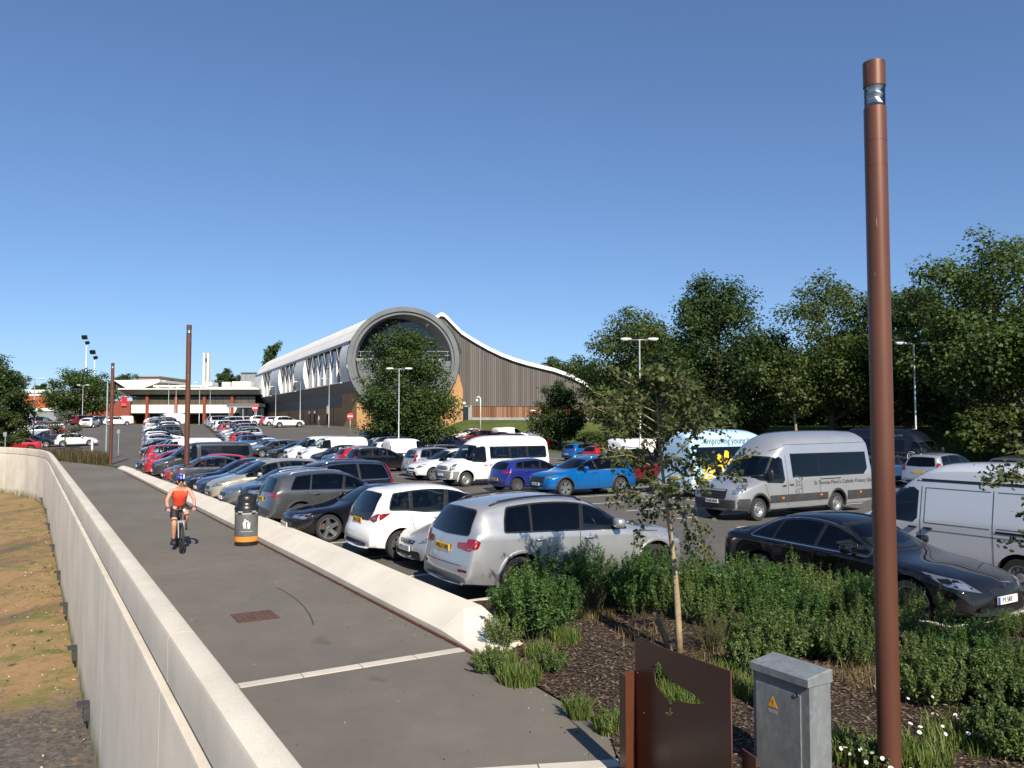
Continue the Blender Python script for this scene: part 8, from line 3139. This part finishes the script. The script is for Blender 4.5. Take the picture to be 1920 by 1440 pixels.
pedestrian(at(306, 142), radians(-80), simple('olive_top', (0.09, 0.07, 0.05), 0.8), simple('brown_trousers', (0.05, 0.04, 0.03), 0.8), 'person in dark clothes standing among the far rows of cars')
pedestrian(at(391, 168), radians(20), simple('pale_top', (0.45, 0.45, 0.44), 0.8), simple('black_trousers', (0.015, 0.015, 0.017), 0.8), 'person in a pale top walking before the low block')

# ---------------------------------------------------------------- the parked vehicles
def model(k):
    return MOD[k]
KIND = {'large_suv': ('off_roader', 'off-roader', 'car'), 'small_mpv': ('people_carrier', 'people carrier', 'car'), 'coupe': ('coupe_car', 'coupe', 'car'), 'mid_suv': ('crossover_car', 'crossover', 'car'), 'hatch': ('hatchback_car', 'hatchback', 'car'), 'small_hatch': ('small_hatchback', 'small hatchback', 'car'), 'mpv': ('people_carrier', 'people carrier', 'car'), 'boxy_suv': ('off_roader', 'off-roader', 'car'), 'saloon': ('saloon_car', 'saloon', 'car'), 'estate': ('estate_car', 'estate', 'car'), 'mid_van': ('panel_van', 'panel van', 'van'), 'window_van': ('window_van', 'window van', 'van'), 'high_van': ('high_roof_van', 'high-roof van', 'van'), 'small_van': ('small_van', 'small van', 'van'), 'old_minibus': ('minibus', 'minibus', 'minibus'), 'tall_minibus': ('minibus', 'tall minibus', 'minibus')}
COLN = {'silver': P_SILVER, 'grey': P_GREY, 'dark grey': P_DKGREY, 'black': P_BLACK, 'navy': P_NAVY, 'white': P_WHITE, 'red': P_RED, 'dark red': P_DKRED, 'bright blue': P_BLUE, 'violet-blue': P_KBLUE, 'blue': P_MBLUE, 'champagne': P_BEIGE, 'pewter': P_PEWTER, 'charcoal': P_CHARVAN, 'copper': P_ORANGE}
USED = {}

def park(k, col, x, y, head, label, group, detail=1, extra=None, skip=()):
    M = model(k)
    S = M.S
    mats = {'paint': COLN[col], 'mir': M_TRIM, 'hand': M_TRIM}
    if k in ('old_minibus',):
        mats['mir'] = M_TRIM
    if extra:
        mats.update(extra)
    # rest on the slope
    hx, hy = cos(head), sin(head)
    xf, xr = S['L'] / 2 - S['fo'], S['L'] / 2 - S['fo'] - S['wb']
    zf, zr = gz2(x + hx * xf, y + hy * xf), gz2(x + hx * xr, y + hy * xr)
    pitch = atan2(zf - zr, S['wb'])
    z = zr - xr * (zf - zr) / S['wb']
    root = place(M, KIND[k][0], (x, y, z + 0.013), head, mats, label, KIND[k][2], group, detail, skip=skip)
    root.rotation_euler = (0, -pitch, head)
    return root, M

def row_car(k, col, s, n_near, nose_out, label, group, detail=1, extra=None, dn=0.0, yaw=0.0, skip=()):
    """nose_out: nose points away from the promenade"""
    L = SPECS[k]['L']
    p = sn(s, n_near + L / 2)
    head = (HEAD_N if nose_out else HEAD_N + pi) + yaw
    return park(k, col, p.x, p.y, head, label, group, detail, extra, skip)

GA = 'cars in the kerbside row'
X5, MX5 = row_car('large_suv', 'silver', 12.45, 6.15, True, 'big silver off-roader parked nearest, rear to the pale kerb', GA, 2, yaw=radians(-1.5))
plate_text(X5, MX5, 'rear', 'WK15 XMJ')
vw, MV = row_car('saloon', 'silver', 15.35, 6.75, False, 'silver saloon nose peeking out between the white people carrier and big off-roader', GA, 2, {'plate_front': M_PLW})
plate_text(vw, MV, 'front', 'EY52 UCX')
mer, MM = row_car('small_mpv', 'white', 17.2, 6.3, True, 'white people carrier with its rear to the kerb', GA, 2)
plate_text(mer, MM, 'rear', 'YK61 ZGE')
au, MA = row_car('coupe', 'black', 20.75, 5.75, False, 'low black coupe with silver spoked wheels and red brake caliper', GA, 2)
plate_text(au, MA, 'front', 'RE17 OVX')
c = MB()
c.box((4.72 / 2 - 0.88 + 0.16, 1.86 / 2 - 0.14, 0.40), (0.10, 0.05, 0.17))
mk('brake_caliper', c, M_CALIPER, au)
gl, MG = row_car('mid_suv', 'grey', 23.55, 5.75, True, 'metallic grey crossover with wide red tail lights behind the litter bin', GA, 2)
plate_text(gl, MG, 'rear', 'HF67 LKD')
row_car('boxy_suv', 'black', 26.1, 5.85, False, 'black square-backed off-roader with tall red rear lights', GA, 2)
row_car('hatch', 'pewter', 28.75, 5.75, False, 'pewter hatchback nose to the kerb, right of the champagne car', GA, 2)
row_car('mpv', 'champagne', 31.4, 5.75, False, 'champagne people carrier behind the cyclist and brown column', GA, 2)
row_car('estate', 'navy', 33.9, 5.8, False, 'navy estate with silver roof rails beyond the champagne car', GA, 1)
row_car('saloon', 'black', 36.5, 5.8, False, 'black saloon mostly hidden behind the navy estate', GA, 1)
row_car('saloon', 'grey', 39.6, 5.7, True, 'grey saloon, tail to the kerb, behind the brown column', GA, 1)
row_car('hatch', 'red', 42.3, 5.7, False, 'red hatchback nose beside the grey saloon tail', GA, 1)
row_car('window_van', 'charcoal', 46.2, 5.7, False, 'charcoal window van nose to the kerb', GA, 1)
row_car('saloon', 'red', 49.2, 5.6, True, 'red saloon tail beside the charcoal window van', GA, 1)
row_car('hatch', 'navy', 52.2, 5.6, False, 'navy hatchback with bright headlight near the far column', GA, 1)
row_car('mpv', 'red', 55.2, 6.2, True, 'red people carrier between navy hatchback and white van', GA, 1)
row_car('mid_van', 'white', 58.6, 6.6, False, 'white panel van at the far end of the kerbside row', GA, 1)

GB = 'vehicles in the middle row'
mb_, MMB = row_car('tall_minibus', 'silver', 18.1, 18.35, False, 'tall silver school minibus with dark side windows and grey bumper', GB, 2)
plate_text(mb_, MMB, 'front', 'YO68 NKM')
def flank_text(root, M, body, d, z, size, mat, side=1, shear=0.0):
    me = text_mesh('side_lettering', body, size, mat, 0.001, 'LEFT', shear)
    L = M.S['L']
    for v in me.vertices:
        # the left flank reads from nose to tail
        x = (L / 2 - d - v.co.x) if side > 0 else (-L / 2 + d + v.co.x)
        zz = z + v.co.y
        h = M.bvh.ray_cast(Vector((x, 3 * side, zz)), Vector((0, -side, 0)))
        yy = h[0].y if h[0] is not None else side * M.S['W'] / 2
        v.co = Vector((x, yy + side * 0.012, zz))
    return obj('side_lettering', me, root)
M_LET = simple('lettering_grey', (0.10, 0.11, 0.13), 0.5)
M_LETW = simple('lettering_white', (0.55, 0.56, 0.58), 0.5)
flank_text(mb_, MMB, "St Thomas More's Catholic Primary School", 3.55, 1.07, 0.185, M_LET)
# crest on the minibus door: an emblem of small strokes
def crest(root, M, d, z):
    L = M.S['L']
    m = MB()
    strokes = [[(0.02, .30), (.1, .36), (.2, .33), (.24, .24), (.18, .17), (.08, .18), (.04, .25)], [(.18, .33), (.30, .30), (.34, .22), (.26, .20)], [(.30, .30), (.37, .28), (.36, .2)], [(.06, .16), (.10, .02), (.04, -.1), (.1, -.22)], [(.2, .17), (.22, .04), (.16, -.06), (.2, -.22)], [(.3, .18), (.32, .04), (.36, -.1), (.34, -.22)], [(.0, .02), (.12, .06), (.26, .04), (.38, .06)], [(.1, -.08), (.22, -.04), (.34, -.06)]]
    for s in strokes:
        pts = []
        for a, b in s:
            x, zz = L / 2 - d - a, z + b
            h = M.bvh.ray_cast(Vector((x, 3, zz)), Vector((0, -1, 0)))
            pts.append((x, (h[0].y if h[0] is not None else M.S['W'] / 2) + 0.006, zz))
        m.tube(pts, 0.011, 4)
    mk('school_crest', m, M_LET, root)
crest(mb_, MMB, 2.62, 0.98)

wr, MW = row_car('tall_minibus', 'white', 24.4, 22.6, True, 'white and pale blue charity minibus with yellow flower artwork behind the young tree', GB, 1, {'paint': P_SKY, 'fl_side_cladding': P_WHITE})
# yellow flower artwork on the flank facing the aisle
def flower(root, M, d, z, r, mat, side):
    L = M.S['L']
    for q in range(6):
        a = q * pi / 3 + 0.3
        poly = [(cos(a + t) * rr * r, sin(a + t) * rr * r) for t, rr in ((0, 0.12), (0.38, 0.62), (0.2, 0.95), (0.0, 1.0), (-0.2, 0.95), (-0.38, 0.62))]
        x0 = (-L / 2 + d)
        res = patch(M.bvh, [(x0 + px, z + pz) for px, pz in poly], F_SIDE_L if side > 0 else F_SIDE_R, 0.014, 0.12)
        me = bpy.data.meshes.new('flower_petal')
        me.from_pydata(res[0], [], res[1])
        me.materials.append(mat)
        me.update()
        obj('flower_petal', me, root)
M_YEL = simple('art_yellow', (0.85, 0.50, 0.02), 0.4)
flower(wr, MW, 1.9, 1.30, 0.60, M_YEL, -1)
flower(wr, MW, 0.9, 0.95, 0.40, M_YEL, -1)
flower(wr, MW, 2.9, 0.95, 0.42, M_YEL, -1)
flank_text(wr, MW, 'Improving young lives', 0.9, 2.26, 0.34, M_LET, -1)
tu, MT = row_car('mid_suv', 'bright blue', 27.5, 17.9, False, 'bright blue crossover with gold wheels beside the young tree', GB, 2, {'rim': None})
plate_text(tu, MT, 'front', 'HY16 PXR')
ki, MK = row_car('small_hatch', 'violet-blue', 30.2, 17.5, True, 'violet-blue small hatchback between the white minibus and bright blue crossover', GB, 2)
plate_text(ki, MK, 'rear', 'HK12 OXE')
row_car('old_minibus', 'white', 34.3, 16.9, False, 'white minibus with grey bumper and dark side windows', GB, 2)
row_car('mpv', 'white', 38.5, 17.2, False, 'white people carrier left of the white minibus', GB, 2)
row_car('mpv', 'silver', 41.4, 18.2, True, 'silver people carrier behind the white people carrier, rear in shade', GB, 1)
row_car('estate', 'black', 46.6, 16.6, True, 'black estate beside the red hatchback in the middle row', GB, 1)
row_car('hatch', 'red', 49.8, 17.0, True, 'red hatchback between the black estate and the blue hatchback', GB, 1)
row_car('hatch', 'blue', 52.4, 17.0, False, 'blue hatchback between red hatchback and black small hatchback', GB, 1)
row_car('small_hatch', 'black', 54.9, 17.0, False, 'black small hatchback in front of the white panel vans', GB, 1)
row_car('mid_van', 'white', 58.0, 17.0, False, 'white panel van with black grille in the middle row', GB, 1)
row_car('mid_van', 'white', 61.0, 16.8, False, 'white panel van at the left end of the middle row', GB, 1)
row_car('hatch', 'black', 64.4, 16.4, False, 'black hatchback left of the white panel vans', GB, 1)

GC = 'cars in the row behind the middle row'
row_car('hatch', 'dark red', 31.2, 24.0, False, 'dark red hatchback roof behind the bright blue crossover', GC, 1)
row_car('mid_suv', 'white', 35.6, 26.6, False, 'white crossover behind the leaves of the staked tree', GC, 1)
row_car('mid_suv', 'black', 41.5, 22.9, True, 'black crossover with a black roof box, behind the white people carrier', GC, 1)
row_car('hatch', 'white', 44.2, 22.9, True, 'white hatchback left of the black car with roof box', GC, 1)
row_car('estate', 'dark grey', 46.8, 22.9, False, 'dark grey estate behind the black estate', GC, 1)
row_car('estate', 'black', 49.5, 23.0, True, 'black estate under the round tree', GC, 1)
row_car('small_van', 'white', 57.5, 23.6, True, 'small white van facing right behind the panel vans', GC, 1)
row_car('hatch', 'white', 63.0, 24.5, True, 'white hatchback behind the small white van', GC, 1)
row_car('boxy_suv', 'black', 66.0, 24.5, False, 'black off-roader left of the small white van', GC, 1)
row_car('mid_suv', 'silver', 69.0, 26.5, True, 'silver crossover below the no-entry sign near the brick corner', GC, 1)
row_car('hatch', 'dark grey', 72.5, 28.5, True, 'dark grey hatchback below the brick corner', GC, 1)
# roof box on the black crossover
p = sn(41.5, 22.9 + 2.45)
rb = empty('roof_box', (p.x, p.y, 1.66), HEAD_N)
tag(rb, 'black streamlined roof box on a crossover in the row behind', 'roof box')
b = blob((0, 0, 0.22), (2.1, 0.85, 0.36), 3.4, 18, 10)
b.v = [(x, y * (1 - 0.10 * max(0, x)), z) for x, y, z in b.v]
obj('shell', b.mesh('shell', [P_BLACK], True), rb)
m = MB()
for xx in (-0.45, 0.45):
    m.box((xx, 0, 0.03), (0.06, 1.15, 0.04))
mk('roof_bar', m, M_ALLOY, rb)

# black saloon and silver van parked the other way, at the right
GR = 'vehicles parked beside the planting bed'
p = sn(8.68, 12.28)
lag, ML = park('saloon', 'black', p.x, p.y, HEAD_K + pi, 'black saloon with chrome window line behind the foreground shrubs', GR, 2)
plate_text(lag, ML, 'front', 'P3 SRF', True)
b = MB()
b.prism([(0, 0.05), (0.03, 0), (0, -0.05), (-0.03, 0)], 0, 0.012, 0, Matrix.Translation((4.8 / 2 - 0.02, 0, 0.66)) @ Matrix(((0, 0, 1, 0), (1, 0, 0, 0), (0, 1, 0, 0), (0, 0, 0, 1))))
mk('bonnet_badge', b, M_CHROME, lag)
p = sn(8.75, 15.75)
park('high_van', 'silver', p.x, p.y, HEAD_K, 'silver high-roof van with black roof seam at the right edge', GR, 2, {'paint': paint('pale_silver', (0.60, 0.62, 0.65), 0.25, 0.35)})

# right-hand rows
GD = 'cars in the right-hand rows'
row_car('hatch', 'blue', 24.2, 34.5, True, 'blue hatchback seen over the silver high-roof van', GD, 1)
row_car('mpv', 'silver', 21.2, 34.3, True, 'silver people carrier seen over the silver high-roof van', GD, 1)
row_car('mpv', 'grey', 17.6, 34.3, True, 'grey people carrier behind leaves at the right edge', GD, 1)
p = sn(29.0, 45.3)
bk_, MBK = park('tall_minibus', 'black', p.x, p.y, HEAD_K + pi, 'black school minibus parked in the shade of the right-hand trees', GD, 2, {'paint': paint('ink', (0.006, 0.008, 0.016), 0.1, 0.3)})
flank_text(bk_, MBK, 'Corpus Primary School', 2.7, 0.98, 0.30, M_LETW, -1)
flank_text(bk_, MBK, 'www.corpusprimary.co.uk', 2.3, 2.28, 0.16, M_LETW, -1)
m = MB()
pts = []
for i in range(25):
    a = 2 * pi * i / 24
    pts.append((6.7 / 2 - 2.05 + 0.26 * cos(a), -1.05, 1.02 + 0.3 * sin(a)))
m.tube(pts, 0.02, 5)
m.tube([(6.7 / 2 - 2.05 + 0.15 * cos(2 * pi * i / 16), -1.05, 1.02 + 0.19 * sin(2 * pi * i / 16)) for i in range(17)], 0.014, 5)
mk('round_crest', m, M_LETW, bk_)
row_car('estate', 'black', 33.5, 38.6, True, 'black estate seen past the silver minibus roof at left', GD, 1)
row_car('mid_van', 'white', 42.2, 33.6, True, 'white panel van behind the crown of the staked tree', GD, 1)
row_car('hatch', 'red', 45.5, 33.8, True, 'red hatchback behind the crown of the staked tree', GD, 1)
row_car('hatch', 'white', 38.5, 34.0, False, 'white hatchback behind the right part of the young tree', GD, 1)
row_car('small_hatch', 'bright blue', 51.0, 36.0, True, 'blue small hatchback at the foot of the small dark tree', GD, 1)

# row below the grass bank of the timber hall
GE = 'cars below the grass bank'
for i, (k, col, u, D, out, lab) in enumerate((('mid_suv', 'dark red', 893, 90, False, 'dark red crossover left of the camera pole below the grass bank'), ('saloon', 'white', 880, 95, False, 'white saloon roof behind the dark red crossover'), ('hatch', 'copper', 925, 90, False, 'copper hatchback right of the camera pole'), ('small_van', 'white', 958, 93, True, 'white small van below the timber hall plinth'), ('boxy_suv', 'black', 975, 82, True, 'black off-roader behind the white minibus roof'), ('hatch', 'red', 1010, 84, True, 'red hatchback behind the end of the white minibus roof'), ('saloon', 'silver', 1000, 95, False, 'silver saloon below the timber hall, near the small tree'), ('estate', 'navy', 845, 84, True, 'navy estate under the right side of the round tree'), ('hatch', 'blue', 800, 84, True, 'blue hatchback in the shade of the round tree'), ('mid_suv', 'navy', 717, 92, True, 'navy crossover left of the round tree trunk'))):
    x, y, z = at(u, D)
    park(k, col, x, y, HEAD_N if out else HEAD_N + pi, lab, GE, 0)

# by the brick base wall
GW = 'cars beside the long building'
for i, (k, col, u, D, out, lab) in enumerate((('mid_suv', 'white', 541, 118, True, 'white crossover in full side view before the brick base wall'), ('hatch', 'white', 520, 124, True, 'white hatchback just left of the full-side white crossover'), ('hatch', 'red', 512, 128, True, 'red hatchback tail left of the white crossover'), ('mid_suv', 'white', 492, 136, True, 'white crossover beside the no-entry sign'), ('hatch', 'dark red', 474, 141, True, 'dark red hatchback behind the no-entry sign'), ('mpv', 'white', 468, 149, True, 'white people carrier furthest left before the entrance'))):
    x, y, z = at(u, D)
    park(k, col, x, y, HEAD_N - radians(8), lab, GW, 0)

# far rows continuing the kerbside row and the middle row
random.seed(21)
pool = ['hatch', 'saloon', 'estate', 'mid_suv', 'mpv', 'small_hatch', 'small_mpv', 'boxy_suv']
cols = ['white', 'silver', 'grey', 'black', 'navy', 'red', 'white', 'dark grey', 'silver', 'blue', 'black', 'pewter']
def far_row(tag_, s0, n0, s1, n1, count, spec_list, place_words, group, skip_at=()):
    names = []
    cars = []
    for i in range(count):
        if spec_list and i < len(spec_list):
            k, col = spec_list[i]
        else:
            k, col = random.choice(pool), random.choice(cols)
        cars.append((k, col))
    for i, (k, col) in enumerate(cars):
        if i in skip_at:
            continue
        t = i / max(1, count - 1)
        s, n = lerp(s0, s1, t), lerp(n0, n1, t)
        nm = '%s %s' % (col, KIND[k][1])
        pre = '%s %s' % (cars[i - 1][1], KIND[cars[i - 1][0]][1]) if i else None
        ordw = ['first', 'second', 'third', 'fourth', 'fifth', 'sixth', 'seventh', 'eighth', 'ninth', 'tenth', 'eleventh', 'twelfth', 'thirteenth', 'fourteenth', 'fifteenth', 'sixteenth', 'seventeenth', 'eighteenth', 'nineteenth', 'twentieth'][i]
        lab = '%s, %s from the near end of %s' % (nm, ordw, place_words)
        row_car(k, col, s, n, random.random() < 0.5, lab, group, 0, yaw=random.uniform(-0.03, 0.03))
far_row('l1', 74, 8.2, 128, 14.5, 19, [('small_hatch', 'black'), ('hatch', 'white'), ('saloon', 'black'), ('estate', 'silver'), ('hatch', 'navy'), ('mpv', 'silver'), ('saloon', 'black'), ('hatch', 'white')], 'the far left column', 'cars in the far left column')
far_row('l2', 71, 16.5, 128, 23.0, 19, [('estate', 'dark grey'), ('hatch', 'silver'), ('saloon', 'navy'), ('saloon', 'white'), ('mpv', 'blue'), ('hatch', 'blue'), ('small_mpv', 'red'), ('saloon', 'white'), ('mpv', 'silver'), ('mpv', 'silver')], 'the far right column', 'cars in the far right column')
far_row('l3', 140, 17, 152, 18, 5, [('mid_van', 'white')], 'the furthest short row', 'cars in the furthest rows')

# low brick bay wall by the dark grey estate
x, y, z = at(440, 84)
m = MB()
m.box((0, 0, 0.45), (3.2, 0.3, 0.9))
o = mk('bay_wall', m, M_BUFF, loc=(x + 1.5, y - 4.2, gz2(x, y - 4.2)), rz=HEAD_N)
tag(o, 'low sandy brick wall at the corner of the far right column', 'wall')

# far left lot
GL = 'cars in the far left lot'
for k, col, u, D, out, yaw, lab in (('hatch', 'white', 145, 88, True, 0, 'white hatchback seen over the far meadow strip'), ('hatch', 'black', 62, 86, True, 0, 'black hatchback above the bend of the wall'), ('saloon', 'red', 30, 79, False, 0, 'red saloon roof just above the wall at left'), ('saloon', 'navy', 88, 92, False, 0, 'navy saloon right behind the speed limit pole'), ('estate', 'silver', 60, 99, False, 0, 'silver estate left of the thin young tree'), ('mid_suv', 'white', 40, 104, True, 0, 'white crossover beneath the large dark tree'), ('hatch', 'red', 100, 101, True, 0, 'red hatchback tail behind the thin young tree'), ('hatch', 'silver', 92, 108, False, 0, 'silver hatchback in front of the grey boundary wall'), ('boxy_suv', 'dark grey', 84, 114, True, 0, 'dark grey off-roader below the grey boundary wall'), ('hatch', 'navy', 12, 92, False, 0, 'navy hatchback at the left edge under the tree'),
                             ('hatch', 'white', 170, 118, True, 1.2, 'white hatchback seen from behind on the far lane'), ('mid_suv', 'dark red', 158, 130, True, 0.6, 'dark red crossover left of the white hatchback on the lane'), ('hatch', 'silver', 145, 134, False, 0, 'silver hatchback left of the dark red crossover'), ('mpv', 'black', 172, 136, True, 0.6, 'black people carrier in front of the poster wall'), ('saloon', 'silver', 186, 133, True, 0, 'silver saloon below the poster wall'), ('estate', 'navy', 198, 130, True, 0, 'navy estate left of the far brown column'), ('hatch', 'white', 221, 128, True, 0, 'white hatchback right of the far brown column'), ('small_van', 'white', 228, 158, False, 0, 'white small van in front of the brick wing')):
    x, y, z = at(u, D)
    park(k, col, x, y, (HEAD_N if out else HEAD_N + pi) + yaw, lab, GL, 0)
